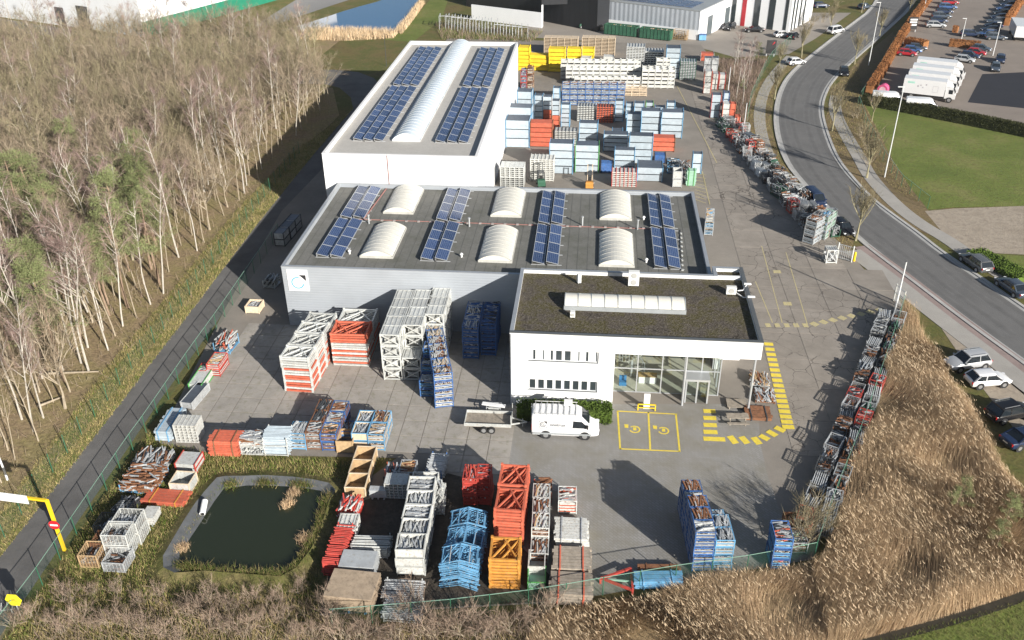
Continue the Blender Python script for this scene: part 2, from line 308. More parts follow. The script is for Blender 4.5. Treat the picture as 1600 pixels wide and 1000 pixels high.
for c in ((989,671),(1034,673)):           # electric charging symbol: plug with a curled cable
    p = W(*c); n = 14
    for i in range(n):
        t0 = R(200+i*(300/n)); t1 = R(200+(i+1)*(300/n)); q = [Vector((p.x+.15+r*math.cos(t), p.y-.05+r*math.sin(t)*1.05, .06)) for t, r in ((t0,.52),(t1,.52),(t1,.38),(t0,.38))]; b.poly([tuple(v) for v in q], yel)
    b.poly([(p.x-.75,p.y+.15,.06),(p.x-.42,p.y+.1,.06),(p.x-.40,p.y+.62,.06),(p.x-.78,p.y+.66,.06)], yel)
    b.poly([(p.x,p.y-.2,.061),(p.x+.3,p.y-.2,.061),(p.x+.3,p.y+.25,.061),(p.x+.02,p.y+.25,.061)], yel)
o = ob('charging_symbol', b); o['kind'] = 'structure'
# ponds
def water(t, N, L, b):
    b.inputs['Base Color'].default_value = (.022,.028,.014,1); b.inputs['Roughness'].default_value = .06; b.inputs['Specular IOR Level'].default_value = .5
    g = N.new('ShaderNodeNewGeometry'); n = N.new('ShaderNodeTexNoise'); n.inputs['Scale'].default_value = 1.3; n.inputs['Detail'].default_value = 3; L.new(g.outputs['Position'], n.inputs['Vector'])
    bp = N.new('ShaderNodeBump'); bp.inputs['Strength'].default_value = .06; bp.inputs['Distance'].default_value = .05; L.new(n.outputs['Fac'], bp.inputs['Height']); L.new(bp.outputs[0], b.inputs['Normal'])
watm = node_mat('pond_water', water)
def lake(t, N, L, b):
    water(t, N, L, b); b.inputs['Base Color'].default_value = (.035,.11,.23,1)  # blue of the mirrored sky put into the base colour
lakem = node_mat('sky_tint_water', lake)
PW = chaikin([W(*p) for p in ((348,762),(395,755),(470,759),(518,768),(508,800),(494,850),(452,906),(400,902),(300,894),(268,880),(300,832),(328,788),(348,762))], 1)
sheet('pond', PW, .06, watm)
liner = pm('pond_liner', (.10,.105,.11), .6, var=.2, scale=1.2, dirt=(.10,.09,.06), dirtf=.3)
bank = MATS['meadow']; cx = sum(p.x for p in PW)/len(PW); cy = sum(p.y for p in PW)/len(PW); b = MB(); c2 = MB()
for i in range(len(PW)-1):
    q = []
    for p in (PW[i], PW[i+1]):
        d = Vector((p.x-cx,p.y-cy,0)).normalized(); wl = .95 if p.x < -28.6 else .55 if p.y > 54.6 else .2
        q.append((p-d*.3, p+d*wl, p+d*(wl+1.4)))
    (a0,a1,a2),(b0,b1,b2) = q; zz = lambda p, z: (p.x,p.y,z)
    b.raw([zz(a0,.03),zz(b0,.03),zz(b1,.5),zz(a1,.5)], [(0,1,2,3)], liner if (PW[i].x < -28.3 or PW[i].y > 54.6) else bank); c2.raw([zz(a1,.5),zz(b1,.5),zz(b2,.016),zz(a2,.016)], [(0,1,2,3)], bank)
o = ob('pond_edge_liner', b); o['kind'] = 'structure'; o = ob('pond_bank', c2); o['kind'] = 'structure'
sheet('lake', chaikin(PX((440,48),(500,30),(547,14),(600,0),(700,-40),(665,-10),(648,8),(632,30),(618,51),(590,50),(550,49)),1), .03, lakem)
# ------------------------------------------------------------------ buildings
GX0, GY0, GX1, GY1, GH = -32.21, 81.59, 12.56, 105.1, 7.16
OX0, OY0, OX1, OY1, OH = -6.85, 68.82, 15.62, 81.55, 7.94
WX0, WY0, WX1, WY1, WH = -33.93, 105.14, -14.26, 164.22, 11.0
def ribbed(name, col, pitch, vertical=False, depth=.02, rough=.45, metal=.2):
    def bld(t, N, L, b):
        g = N.new('ShaderNodeNewGeometry'); sp = N.new('ShaderNodeSeparateXYZ'); L.new(g.outputs['Position'], sp.inputs[0]); ml = N.new('ShaderNodeMath'); ml.operation = 'MULTIPLY'; ml.inputs[1].default_value = 2*math.pi/pitch
        if vertical:
            a = N.new('ShaderNodeMath'); a.operation = 'ADD'; L.new(sp.outputs[0], a.inputs[0]); L.new(sp.outputs[1], a.inputs[1]); L.new(a.outputs[0], ml.inputs[0])
        else: L.new(sp.outputs[2], ml.inputs[0])
        sn = N.new('ShaderNodeMath'); sn.operation = 'SINE'; L.new(ml.outputs[0], sn.inputs[0]); bp = N.new('ShaderNodeBump'); bp.inputs['Strength'].default_value = .8; bp.inputs['Distance'].default_value = depth
        L.new(sn.outputs[0], bp.inputs['Height']); L.new(bp.outputs[0], b.inputs['Normal'])
        n = N.new('ShaderNodeTexNoise'); n.inputs['Scale'].default_value = .4; n.inputs['Detail'].default_value = 6; L.new(g.outputs['Position'], n.inputs['Vector'])
        r = N.new('ShaderNodeValToRGB'); e = r.color_ramp.elements; e[0].position = .3; e[1].position = .7; e[0].color = tuple(c*.92 for c in col)+(1,); e[1].color = tuple(c*1.05 for c in col)+(1,)
        L.new(n.outputs['Fac'], r.inputs[0]); L.new(r.outputs[0], b.inputs['Base Color']); b.inputs['Roughness'].default_value = rough; b.inputs['Metallic'].default_value = metal
    return node_mat(name, bld)
hallclad = ribbed('hall_cladding', (.40,.43,.465), .30, depth=.006)
roofm = ramp_ground('roof_membrane', ((.12,.122,.10),(.17,.168,.155),(.205,.20,.185)), .35, bscale=5, fine=(.10,.10,.08), finef=.4, bump=.08, rough=.85)
roofl = ramp_ground('pale_membrane', ((.41,.39,.36),(.46,.44,.405),(.49,.465,.43)), .12, bscale=3, fine=(.35,.335,.31), finef=.4, bump=.05, rough=.8)
gravel = ramp_ground('roof_gravel', ((.035,.03,.022),(.09,.075,.06),(.075,.065,.02),(.13,.11,.09)), .5, bscale=4.5, fine=(.24,.215,.185), finef=.5, bump=.8)
polyc = pm('skylight_polycarbonate', (.66,.64,.57), .35, var=.05, scale=.6, dirt=(.55,.52,.42), dirtf=.2)
copingm = pm('coping_metal', (.42,.44,.46), .4, .4, var=.08)
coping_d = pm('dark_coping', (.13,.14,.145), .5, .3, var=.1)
alu = pm('aluminium', (.60,.62,.64), .35, .5, var=.06)
redcable = pm('red_conduit', (.36,.17,.15), .7)
def shell(parent, x0, y0, x1, y1, h, t, wallm, capm, roofmat, drop=.45, cap=.07):
    b = MB(); b.box(x0,y0,0,x1,y0+t,h,wallm); b.box(x0,y1-t,0,x1,y1,h,wallm); b.box(x0,y0+t,0,x0+t,y1-t,h,wallm); b.box(x1-t,y0+t,0,x1,y1-t,h,wallm); ob('wall', b, parent)
    c = MB(); e = .03; k = t+e
    c.box(x0-e,y0-e,h+.002,x1+e,y0+k,h+cap,capm); c.box(x0-e,y1-k,h+.002,x1+e,y1+e,h+cap,capm); c.box(x0-e,y0+k,h+.002,x0+k,y1-k,h+cap,capm); c.box(x1-k,y0+k,h+.002,x1+e,y1-k,h+cap,capm); ob('parapet_coping', c, parent)
    r = MB(); r.box(x0+t,y0+t,h-drop-.2,x1-t,y1-t,h-drop,roofmat); ob('roof', r, parent)
def vault(parent, x0, x1, y0, y1, z, rise, axis, nrib, curb=.25, name='skylight', ribm=None, skin=None):
    n = 12; b = MB()
    def pt(s, t):                                           # s along the axis 0..1, t across 0..1
        zz = z+curb+rise*math.sin(math.pi*t)**.8
        return (x0+(x1-x0)*t, y0+(y1-y0)*s, zz) if axis == 'y' else (x0+(x1-x0)*s, y0+(y1-y0)*t, zz)
    vs = []; fs = []; m = nrib
    for i in range(m+1):
        for j in range(n+1): vs.append(pt(i/m, j/n))
    for i in range(m):
        for j in range(n): fs.append((i*(n+1)+j, i*(n+1)+j+1, (i+1)*(n+1)+j+1, (i+1)*(n+1)+j))
    fs.append(tuple(range(n+1))); fs.append(tuple(m*(n+1)+j for j in range(n+1))[::-1])
    b.raw(vs, fs, skin or polyc); o = ob(name, b, parent)
    c = MB(); c.box(x0-.08,y0-.08,z-.02,x1+.08,y1+.08,z+curb-.004,ribm or polyc); ob('curb', c, o)
    r = MB(); hw = .04; P0 = Vector(pt(0, 0)); vs = []; fs = []      # one rib, shared by all: a welded arched strip
    for j in range(n+1):
        q = Vector(pt(0, j/n))-P0; e = Vector((0,hw,0)) if axis == 'y' else Vector((hw,0,0)); up = Vector((0,0,.035))
        vs += [q-e, q+e, q+e+up, q-e+up]
    for j in range(n):
        for k in range(4): fs.append((j*4+k, j*4+(k+1)%4, j*4+4+(k+1)%4, j*4+4+k))
    r.raw(vs, fs, ribm or alu); r = r.mesh('rib')
    for i in range(m+1): ob('rib', r, o, pt(i/m, 0))
    return o
hall = thing('industrial_hall', 'grey clad flat roofed hall with barrel skylights, round emblem on its front wall', 'hall', (0,0,0))
shell(hall, GX0, GY0, GX1, GY1, GH, .3, hallclad, copingm, roofm)
for (x0,x1,y0,y1) in ((-24.6,-21.1,97,104.3),(-24.6,-21.1,85.2,92.8),(-11.7,-8.2,97,104.3),(-11.7,-8.2,85.1,92.9),(1.15,4.75,97,104.3),(1.15,4.75,85,92.8)):
    vault(hall, x0, x1, y0, y1, GH-.45, .6, 'y', 8, ribm=pm('skylight_rib', (.46,.455,.42), .5))
RZ = GH-.45
b = MB()
b.bar((-28.2,95.0,RZ+.06),(9.5,94.75,RZ+.06),.06,redcable); b.bar((-25.9,104.6,RZ+.06),(-26.6,95.0,RZ+.06),.1,redcable)
for i in range(26): b.box(-27.4+i*1.45,94.75,RZ,-27.1+i*1.45,95.05,RZ+.11,pm('cable_block', (.35,.30,.28)))
ob('conduit', b, hall)
b = MB()
for i in range(9): b.bar((9.75+.06*i,84.6+i*1.13,RZ+.08),(9.8+.06*i,85.7+i*1.13,RZ+.08),.05,darksteel); b.box(9.68+.06*i,84.6+i*1.13,RZ,9.9+.06*i,84.85+i*1.13,RZ+.13,galvw)
ob('cable_tray', b, hall)
for x, y, hh in ((-25.7,94.0,1.0),(-13.9,94.0,1.0),(-.9,95.3,1.0),(5.4,94.6,1.1)):
    b = MB(); b.tube((x,y,RZ-.02),(x,y,RZ+hh),.09,.09,8,galv); b.tube((x,y,RZ+hh),(x,y,RZ+hh+.12),.15,.15,8,galv); ob('vent_pipe', b, hall)
for x, y in ((6.2,97.3),(6.1,86.3),(-6.9,83.0),(-13.7,86.1),(-26.0,86.0),(9.2,82.5)):
    b = MB(); b.tube((x,y,RZ-.02),(x,y,RZ+.35),.10,.10,8,white); b.tube((x,y,RZ+.35),(x,y,RZ+.5),.2,.08,8,white); ob('roof_cowl', b, hall)
for x in (-30,-21,-12,-3,4): # membrane seams
    pass
b = MB(); seam = pm('membrane_seam', (.11,.11,.10), .85)
for i in range(41): x = GX0+1+i*1.07; b.box(x,GY0+.32,RZ-.01,x+.05,GY1-.32,RZ+.012,seam)
ob('membrane_seam', b, hall)
# wall emblem
sg = MB(); y = GY0-.06; a = PY(447,421,y); sx0, sz1 = a.x, a.z; sx1 = PY(479,421,y).x; sz0 = PY(484,455,y).z; sw = sx1-sx0
sg.box(sx0,y,sz0,sx1,GY0-.002,sz1,pm('sign_white', (.8,.8,.8), .5, var=.02))
sign = ob('emblem_sign', sg, hall)
def arc(b, cx, cz, r0, r1, a0, a1, y, mat, n=28):
    for i in range(n):
        t0 = R(a0+(a1-a0)*i/n); t1 = R(a0+(a1-a0)*(i+1)/n)
        b.poly([(cx+r0*math.cos(t0),y,cz+r0*math.sin(t0)),(cx+r1*math.cos(t0),y,cz+r1*math.sin(t0)),(cx+r1*math.cos(t1),y,cz+r1*math.sin(t1)),(cx+r0*math.cos(t1),y,cz+r0*math.sin(t1))], mat)
eb = pm('emblem_blue', (.13,.38,.60), .5, var=.02); eg = pm('emblem_grey', (.42,.43,.43), .5, var=.02); ek = pm('emblem_black', (.03,.03,.035), .5, var=.02)
def emblem(b, x0, z0, w, y, blue, grey, black):
    cx, cz = x0+w*.47, z0+w*.46
    arc(b, cx, cz, w*.29, w*.37, 70, 350, y, blue); arc(b, cx, cz, w*.125, w*.165, 0, 360, y, grey)
    for sx, sz in ((0,1),(0,0),(1,0)):
        px, pz = x0+w*(.03 if sx == 0 else .97), z0+w*(.03 if sz == 0 else .95); dx = w*.17*(1 if sx == 0 else -1); dz = w*.17*(1 if sz == 0 else -1)
        b.poly([(px,y,pz),(px+dx,y,pz),(px+dx*.35,y,pz+dz*.35),(px,y,pz+dz)], grey)
    b.poly([(x0+w*.58,y,z0+w*.96),(x0+w*.97,y,z0+w*.58),(x0+w*.97,y,z0+w*.96)], black)
e1 = MB(); emblem(e1, sx0+sw*.07, sz0+.08, sw*.86, y-.004, eb, eg, ek); ob('emblem', e1, sign)
def text(body, size, mat, parent, loc, rot, name='lettering', ext=.004):
    cu = bpy.data.curves.new(name, 'FONT'); cu.body = body; cu.size = size; cu.extrude = ext; cu.offset = size*.022; cu.materials.append(mat)
    o = bpy.data.objects.new(name, cu); COL.objects.link(o); o.location = loc; o.rotation_euler = rot; 
    bpy.context.view_layer.update(); me = bpy.data.meshes.new_from_object(o.evaluated_get(bpy.context.evaluated_depsgraph_get())); bpy.data.objects.remove(o)
    o = ob(name, me, parent, loc); o.rotation_euler = rot; return o
text('construx', sw*.21, pm('faint_grey_ink', (.62,.62,.61), .6, var=.02), sign, (sx0+sw*.12, y-.006, sz1-sw*.2), (R(90),0,0))
# white hall
wh = thing('storage_hall', 'long white hall with pale roof and one continuous barrel rooflight', 'hall', (0,0,0))
shell(wh, WX0, WY0, WX1, WY1, WH, .3, whiteclad, pm('white_coping', (.74,.73,.72), .5, var=.03), roofl, drop=.5)
vault(wh, -26.3, -22.7, 111.8, 163.6, WH-.5, .85, 'y', 44, skin=pm('blue_white_glazing', (.56,.63,.69), .18, var=.05), ribm=pm('pale_rib', (.55,.57,.58), .45))
b = MB(); b.bar((-26.2,GY1,GH),(-26.2,WY0-.08,GH+.02),.06,redcable); b.bar((-25.6,WY0-.06,GH-.3),(-25.6,WY0-.06,WH),.07,redcable); ob('downpipe', b, wh)
b = MB(); joint = pm('panel_joint', (.55,.56,.57), .5)
for x in (-29.5,-25.1,-20.7,-16.5): b.box(x,WY0-.02,GH,x+.05,WY0+.01,WH,joint)
for z in (8.4,9.7): b.box(WX0,WY0-.018,z,WX1,WY0+.01,z+.03,joint)
for i in range(13): yy = WY0+3+i*4.4; b.box(WX1-.01,yy,0,WX1+.02,yy+.05,WH,joint)
ob('panel_joint', b, wh)
b = MB(); b.box(WX1-.02,109.2,0,WX1+.03,113.2,4.2,pm('door_grey', (.35,.36,.37), .5)); ob('roller_door', b, wh)
# solar panels
def cells(t, N, L, b):
    tc = N.new('ShaderNodeTexCoord'); br = N.new('ShaderNodeTexBrick'); br.offset = 0; br.inputs['Scale'].default_value = 1; br.inputs['Brick Width'].default_value = .2; br.inputs['Row Height'].default_value = .2; br.inputs['Mortar Size'].default_value = .009
    br.inputs['Color1'].default_value = (.012,.030,.095,1); br.inputs['Color2'].default_value = (.018,.042,.12,1); br.inputs['Mortar'].default_value = (.22,.27,.36,1); L.new(tc.outputs['Object'], br.inputs['Vector'])
    oi = N.new('ShaderNodeObjectInfo'); mr = N.new('ShaderNodeMapRange'); mr.inputs[3].default_value = .8; mr.inputs[4].default_value = 1.3; L.new(oi.outputs['Random'], mr.inputs[0]); h = N.new('ShaderNodeHueSaturation'); L.new(mr.outputs[0], h.inputs['Value']); L.new(br.outputs['Color'], h.inputs['Color'])
    L.new(h.outputs[0], b.inputs['Base Color']); b.inputs['Roughness'].default_value = .18; b.inputs['Specular IOR Level'].default_value = .55
cellm = node_mat('solar_cells', cells)
def panel_mesh(wx, ly, zl, zh):
    b = MB(); P = lambda x, y, o: (x, y, zh+(zl-zh)*(x/wx)+o)
    def slab(x0, x1, y0, y1, o0, o1, m): b.raw([P(x0,y0,o0),P(x1,y0,o0),P(x1,y1,o0),P(x0,y1,o0),P(x0,y0,o1),P(x1,y0,o1),P(x1,y1,o1),P(x0,y1,o1)], BOXF, m)
    f = .05; slab(f, wx-f, f, ly-f, -.02, .02, cellm)
    for a in ((0,wx,0,f),(0,wx,ly-f,ly),(0,f,f,ly-f),(wx-f,wx,f,ly-f)): slab(*a, -.025, .03, alu)
    b.raw([P(0,0,-.03),P(0,ly,-.03),(0,ly,-.05),(0,0,-.05)], [(0,1,2,3)], alu)
    return b.mesh('solar_panel')
def solar(label, cols, rows, z, wx, group):
    pm_ = {}; t = thing('solar_array', label, 'solar panels', (0,0,z), 0, group)
    rl = MB()
    for x in cols:
        for (y0, y1, n) in rows:
            ly = (y1-y0)/n; k = round(ly,3)
            if k not in pm_: pm_[k] = panel_mesh(wx, ly-.04, .12, .42)
            for i in range(n): ob('panel', pm_[k], t, (x, y0+i*ly, 0))
            for i in range(n+1): rl.bar((x-.1,min(y1-.1,y0+i*ly),.03),(x+wx+.35,min(y1-.1,y0+i*ly),.03),.06,alu)
    ob('mounting_rail', rl, t)
for i, (xa, xb) in enumerate(((-29.4,-27.85),(-17.95,-16.4),(-6.0,-4.5),(6.9,8.35))):
    solar(('pair of solar panel rows on the grey hall beside its logo corner','pair of solar panel rows second from the logo corner of the grey hall','pair of solar panel rows on the grey hall third from its logo corner','pair of solar panel rows on the grey hall beside the lane')[i], (xa,xb), ((84.9,94.6,4),(95.2,104.6,4)), RZ, 1.3, 'solar arrays on the grey hall')
for i, xs in enumerate(((-31.5,-30.15,-28.75),(-20.55,-19.0,-17.5))):
    solar(('triple solar panel rows on the white hall roof towards the woods','triple solar panel rows on the white hall roof towards the yard')[i], xs, ((111.5,136.2,10),(137.3,161,10)), WH-.5, 1.2, 'solar arrays on the white hall')
# office
of = thing('office_building', 'white two storey office with mossy gravel roof and glazed entrance', 'office', (0,0,0))
GLX0 = PY(961,556,OY0).x; FB = PY(1060,557,OY0).z; t = .3
u0, u1 = PY(825,546,OY0), PY(935,568,OY0); l0, l1 = PY(825,592,OY0), PY(932,613,OY0)
b = MB(); xa, xb = u0.x, u1.x; ya, yb = OY0, OY0+t
b.box(OX0,ya,0,xa,yb,OH,white); b.box(xb,ya,0,GLX0,yb,OH,white); b.box(xa,ya,0,xb,yb,l1.z,white); b.box(xa,ya,l0.z,xb,yb,u1.z,white); b.box(xa,ya,u0.z,xb,yb,OH,white)
b.box(GLX0,ya,FB,OX1,yb,OH,white)                               # fascia over the recessed entrance
b.box(OX0,yb,0,OX0+t,OY1,OH,white); b.box(OX0+t,OY1-t,0,OX1,OY1,OH,white); b.box(OX1-t,yb,FB,OX1,OY1-t,OH,white)
b.box(GLX0-t,yb,0,GLX0,OY1-t,FB,white); b.box(12.9,76.4,0,13.2,OY1-t,FB,white); b.box(13.2,78.2,0,OX1,78.5,FB,white)
b.box(12.6,OY1,0,12.9,83.3,OH,white); b.box(12.9,83.0,0,OX1,83.3,OH,white); b.box(OX1-t,OY1,0,OX1,83.0,OH,white)
ob('wall', b, of)
c = MB(); h = OH; e = .03; k = t+e
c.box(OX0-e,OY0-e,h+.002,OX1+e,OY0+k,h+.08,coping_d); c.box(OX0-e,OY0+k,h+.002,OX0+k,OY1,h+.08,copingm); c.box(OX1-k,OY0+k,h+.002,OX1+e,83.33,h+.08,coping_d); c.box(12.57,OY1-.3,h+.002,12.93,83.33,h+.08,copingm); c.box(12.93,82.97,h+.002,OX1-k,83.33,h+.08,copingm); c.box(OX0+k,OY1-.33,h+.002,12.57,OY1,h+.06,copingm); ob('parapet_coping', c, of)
r = MB(); r.box(OX0+t,OY0+t,OH-.7,OX1-t,OY1-t-.03,OH-.35,gravel); r.box(12.9,OY1-t-.03,OH-.7,OX1-t,83.0,OH-.352,gravel); ob('roof', r, of)
s = MB(); s.box(GLX0,OY0+t,FB-.01,OX1-t,OY1-t,FB+.15,white); ob('soffit', s, of)
vault(of, -2.1, 9.2, 74.0, 76.4, OH-.36, .55, 'x', 9, curb=.45, ribm=trimgrey)
winglass = pm('window_glass', (.035,.045,.05), .08, var=.1, spec=.6); blind = pm('window_blind', (.62,.64,.65), .7, var=.06); frm = pm('window_frame', (.62,.64,.65), .45, var=.04)
def strip_window(x0, x1, z0, z1, n, blinds):
    f = MB(); yy = OY0+.12; f.box(x0,yy,z0,x1,yy+.1,z0+.1,frm); f.box(x0,yy,z1-.08,x1,yy+.1,z1,frm); pw = (x1-x0)/n
    for i in range(n+1): xx = x0+pw*i; f.box(max(x0,xx-.14),yy+.002,z0+.1,min(x1,xx+.14),yy+.1,z1-.08,frm)
    w = ob('window', f, of)
    for i in range(n):
        g = MB(); g.box(x0+pw*i+.14,yy+.05,z0+.1,x0+pw*(i+1)-.14,yy+.08,z1-.08,winglass)
        if blinds and i not in (3,4): g.box(x0+pw*i+.14,yy+.035,z0+.1,x0+pw*(i+1)-.14-(.10 if i%2 else .2),yy+.048,z1-.08,blind)
        ob('pane', g, w)
    sl_ = MB(); sl_.box(x0-.05,OY0-.1,z0-.08,x1+.05,OY0+.12,z0,frm); ob('sill', sl_, w)
strip_window(xa, xb, u1.z, u0.z, 8, True); strip_window(xa, xb, l1.z, l0.z, 8, False)
# glazed entrance: mullions, panes, lobby
gy = 71.7; gx1 = 12.75
def glass(t, N, L, b):
    tr = N.new('ShaderNodeBsdfTransparent'); tr.inputs[0].default_value = (.86,.92,.90,1); gl = N.new('ShaderNodeBsdfGlossy'); gl.inputs['Roughness'].default_value = .03; fr = N.new('ShaderNodeValue'); fr.outputs[0].default_value = .10
    mx = N.new('ShaderNodeMixShader'); L.new(fr.outputs[0], mx.inputs[0]); L.new(tr.outputs[0], mx.inputs[1]); L.new(gl.outputs[0], mx.inputs[2]); L.new(mx.outputs[0], N['Material Output'].inputs['Surface'])
glm = node_mat('clear_glass', glass)
f = MB(); xs = [GLX0, 5.0, 7.3, 9.4, 11.0, gx1]; zs = [.0, 2.6, 3.3, FB]
for x in xs: f.box(x-.05,gy,0,x+.05,gy+.12,FB,alu)
for z in (.05,2.75,FB-.06):
    for i in range(5): f.box(xs[i]+.05,gy+.01,z-.05,xs[i+1]-.05,gy+.11,z+.05,alu)
for yy in (73.2,74.8,76.4): f.box(gx1-.05,yy-.05,0,gx1+.05,yy+.05,FB,alu)
f.box(gx1-.05,gy+.12,2.7,gx1+.05,76.35,2.8,alu)
cw = ob('curtain_wall', f, of)
for i in range(5):
    for z0, z1 in ((.1,2.7),(2.8,FB-.11)): g = MB(); g.poly([(xs[i]+.05,gy+.06,z0),(xs[i+1]-.05,gy+.06,z0),(xs[i+1]-.05,gy+.06,z1),(xs[i]+.05,gy+.06,z1)],glm); ob('pane', g, cw)
for y0 in (71.85,73.25,74.85):
    for z0, z1 in ((.02,2.7),(2.8,FB)): g = MB(); g.poly([(gx1,y0,z0),(gx1,y0+1.3,z0),(gx1,y0+1.3,z1),(gx1,y0,z1)],glm); ob('pane', g, cw)
f = MB(); dx0, dx1, dy0 = 9.55, 11.6, 70.35
for x in (dx0,(dx0+dx1)/2,dx1): f.box(x-.07,dy0,0,x+.07,dy0+.1,2.5,alu)
f.box(dx0-.1,dy0-.05,2.5,dx1+.1,gy,2.72,alu); f.box(dx0-.07,dy0+.1,0,dx0+.02,gy,2.5,alu); f.box(dx1-.02,dy0+.1,0,dx1+.07,gy,2.5,alu); dr = ob('entrance_door', f, of)
for x0, x1 in ((dx0+.07,(dx0+dx1)/2-.07),((dx0+dx1)/2+.07,dx1-.07)): g = MB(); g.poly([(x0,dy0+.05,.1),(x1,dy0+.05,.1),(x1,dy0+.05,2.5),(x0,dy0+.05,2.5)],glm); ob('pane', g, dr)
for x, y0 in ((9.25,69.9),(15.3,69.5)): b = MB(); b.tube((x,y0,0),(x,y0,FB+.01),.11,.11,14,alu); ob('column', b, of)
b = MB(); fl = pm('lobby_floor', (.48,.45,.37), .5, var=.08); b.box(GLX0,gy+.15,.06,gx1-.1,OY1-t,.1,fl); ob('lobby_floor', b, of)
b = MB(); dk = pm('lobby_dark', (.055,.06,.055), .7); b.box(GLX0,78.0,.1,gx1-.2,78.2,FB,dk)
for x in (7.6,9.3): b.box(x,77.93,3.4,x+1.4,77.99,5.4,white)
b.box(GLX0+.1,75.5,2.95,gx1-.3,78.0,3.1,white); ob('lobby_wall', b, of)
b = MB()
for i in range(22):
    a = R(i*17); cx, cy = 4.6, 74.3; b.cbox((cx+.75*math.cos(a),cy+.75*math.sin(a),.3+i*.16),(1.0,.28,.05),pm('stair_tread', (.55,.53,.48), .5),a)
    a2 = R((i+1)*17); b.bar((cx+1.3*math.cos(a),cy+1.3*math.sin(a),1.2+i*.16),(cx+1.3*math.cos(a2),cy+1.3*math.sin(a2),1.2+(i+1)*.16),.06,alu); b.bar((cx+1.3*math.cos(a),cy+1.3*math.sin(a),.3+i*.16),(cx+1.3*math.cos(a),cy+1.3*math.sin(a),1.2+i*.16),.03,alu)
b.tube((4.6,74.3,.1),(4.6,74.3,4.4),.1,.1,10,alu); ob('spiral_stair', b, of)
b = MB(); b.box(5.3,73.2,.1,7.0,73.9,.85,white); b.box(5.25,73.15,.85,7.05,73.95,.9,pm('desk_wood', (.45,.30,.14))); tag(ob('reception_desk', b), 'white reception desk with wooden top inside the glazed lobby', 'desk')
b = MB(); b.box(3.4,72.6,.1,4.1,73.2,.5,pm('chair_blue', (.03,.16,.35))); b.box(3.4,73.1,.5,4.1,73.25,.95,MATS['chair_blue']); tag(ob('lobby_chair', b), 'blue lounge chair beside the spiral stair in the lobby', 'chair')
b = MB(); jx = PY(935,530,OY0).x; b.box(jx,OY0-.012,FB-.3,jx+.03,OY0-.002,OH,joint); ob('panel_joint', b, of); b = MB(); b.tube((OX0+.12,OY0-.07,0),(OX0+.12,OY0-.07,OH-.1),.05,.05,8,frm); ob('downpipe', b, of)
# roof plant
def ac_unit(loc, w, h, d, fans, rz, label):
    t_ = thing('air_conditioner', label, 'air conditioner', loc, rz); b = MB(); b.box(-w/2,-d/2,.12,w/2,d/2,.12+h,pm('unit_white', (.74,.74,.71), .5, var=.04)); ob('casing', b, t_)
    for i in range(fans):
        g = MB(); zc = .12+h*(i+.5)/fans; n = 20; rr = min(w,h/fans)*.38
        g.raw([(rr*math.cos(2*math.pi*j/n),-d/2-.03,zc+rr*math.sin(2*math.pi*j/n)) for j in range(n)]+[(rr*math.cos(2*math.pi*j/n),-d/2+.01,zc+rr*math.sin(2*math.pi*j/n)) for j in range(n)], [tuple(range(n))]+[(j,n+j,n+(j+1)%n,(j+1)%n) for j in range(n)], pm('fan_grille', (.40,.40,.38), .6)); ob('fan', g, t_)
    f_ = MB(); f_.box(-w/2,-d/2,0,-w/2+.1,d/2,.119,darksteel); f_.box(w/2-.1,-d/2,0,w/2,d/2,.119,darksteel); ob('foot', f_, t_)
oz = OH-.35
ac_unit((4.5,79.3,oz), 1.05, 1.5, .5, 2, 0, 'tall white air conditioner with two fans at the hall edge of the gravel roof')
ac_unit((13.9,78.2,oz), .95, .75, .45, 1, 0, 'small white air conditioner with one fan at the gravel roof corner')
ac_unit((-.9,79.4,oz), .35, .95, .35, 1, R(25), 'slim white ventilation box beside the hall parapet above the gravel roof')
ac_unit((-1.3,72.6,oz), .45, .55, .45, 1, 0, 'little white roof box in front of the long office skylight')
b = MB(); b.tube((14.5,78.1,oz+.5),(15.1,78.6,oz+.3),.05,.05,6,white); b.tube((15.1,78.6,oz+.3),(15.6,79.6,OH+.15),.05,.05,6,white); b.tube((14.4,78.0,oz+.3),(15.0,77.3,oz+.2),.05,.05,6,white); b.tube((15.0,77.3,oz+.2),(15.7,77.0,OH+.15),.05,.05,6,white); b.box(15.3,79.5,OH+.08,16.0,79.7,OH+.2,white); b.box(15.3,76.9,OH+.08,16.0,77.1,OH+.2,white); ob('refrigerant_pipe', b, of)
# ------------------------------------------------------------------ buildings at the back
gclad = ribbed('pale_cladding', (.46,.50,.55), .5, True, .03); dclad = ribbed('black_cladding', (.022,.024,.028), .35, True, .02)
def block(name, label, corners, h, wallm, roofmat, cat='building', z0=0):
    t_ = thing(name, label, cat); b = MB(); pts = [(p.x,p.y) for p in corners]; b.prism(pts, z0, h, wallm); w = ob('wall', b, t_)
    cxx = sum(p[0] for p in pts)/len(pts); cyy = sum(p[1] for p in pts)/len(pts); r = MB(); r.prism([(cxx+(p[0]-cxx)*1.004,cyy+(p[1]-cyy)*1.004) for p in pts], h+.003, h+.25, roofmat); ob('roof', r, t_); return t_
wl = W(907,39); wr = W(1090,63); d = (wr-wl).normalized(); nrm = Vector((-d.y,d.x,0)); H2 = 6.4
wa = block('warehouse', 'pale ribbed warehouse with solar roof behind the stock yard', [wl,wr,wr+nrm*34,wl+nrm*34], H2, gclad, trimgrey, 'warehouse')
b = MB(); p = wr+nrm*.0; e2 = nrm*33.9; s2 = d*.05; b.prism([(p.x+.0,p.y),(p.x+s2.x,p.y+s2.y),(p.x+s2.x+e2.x,p.y+s2.y+e2.y),(p.x+e2.x,p.y+e2.y)], 0, H2-.02, whiteclad); ob('end_wall', b, wa)
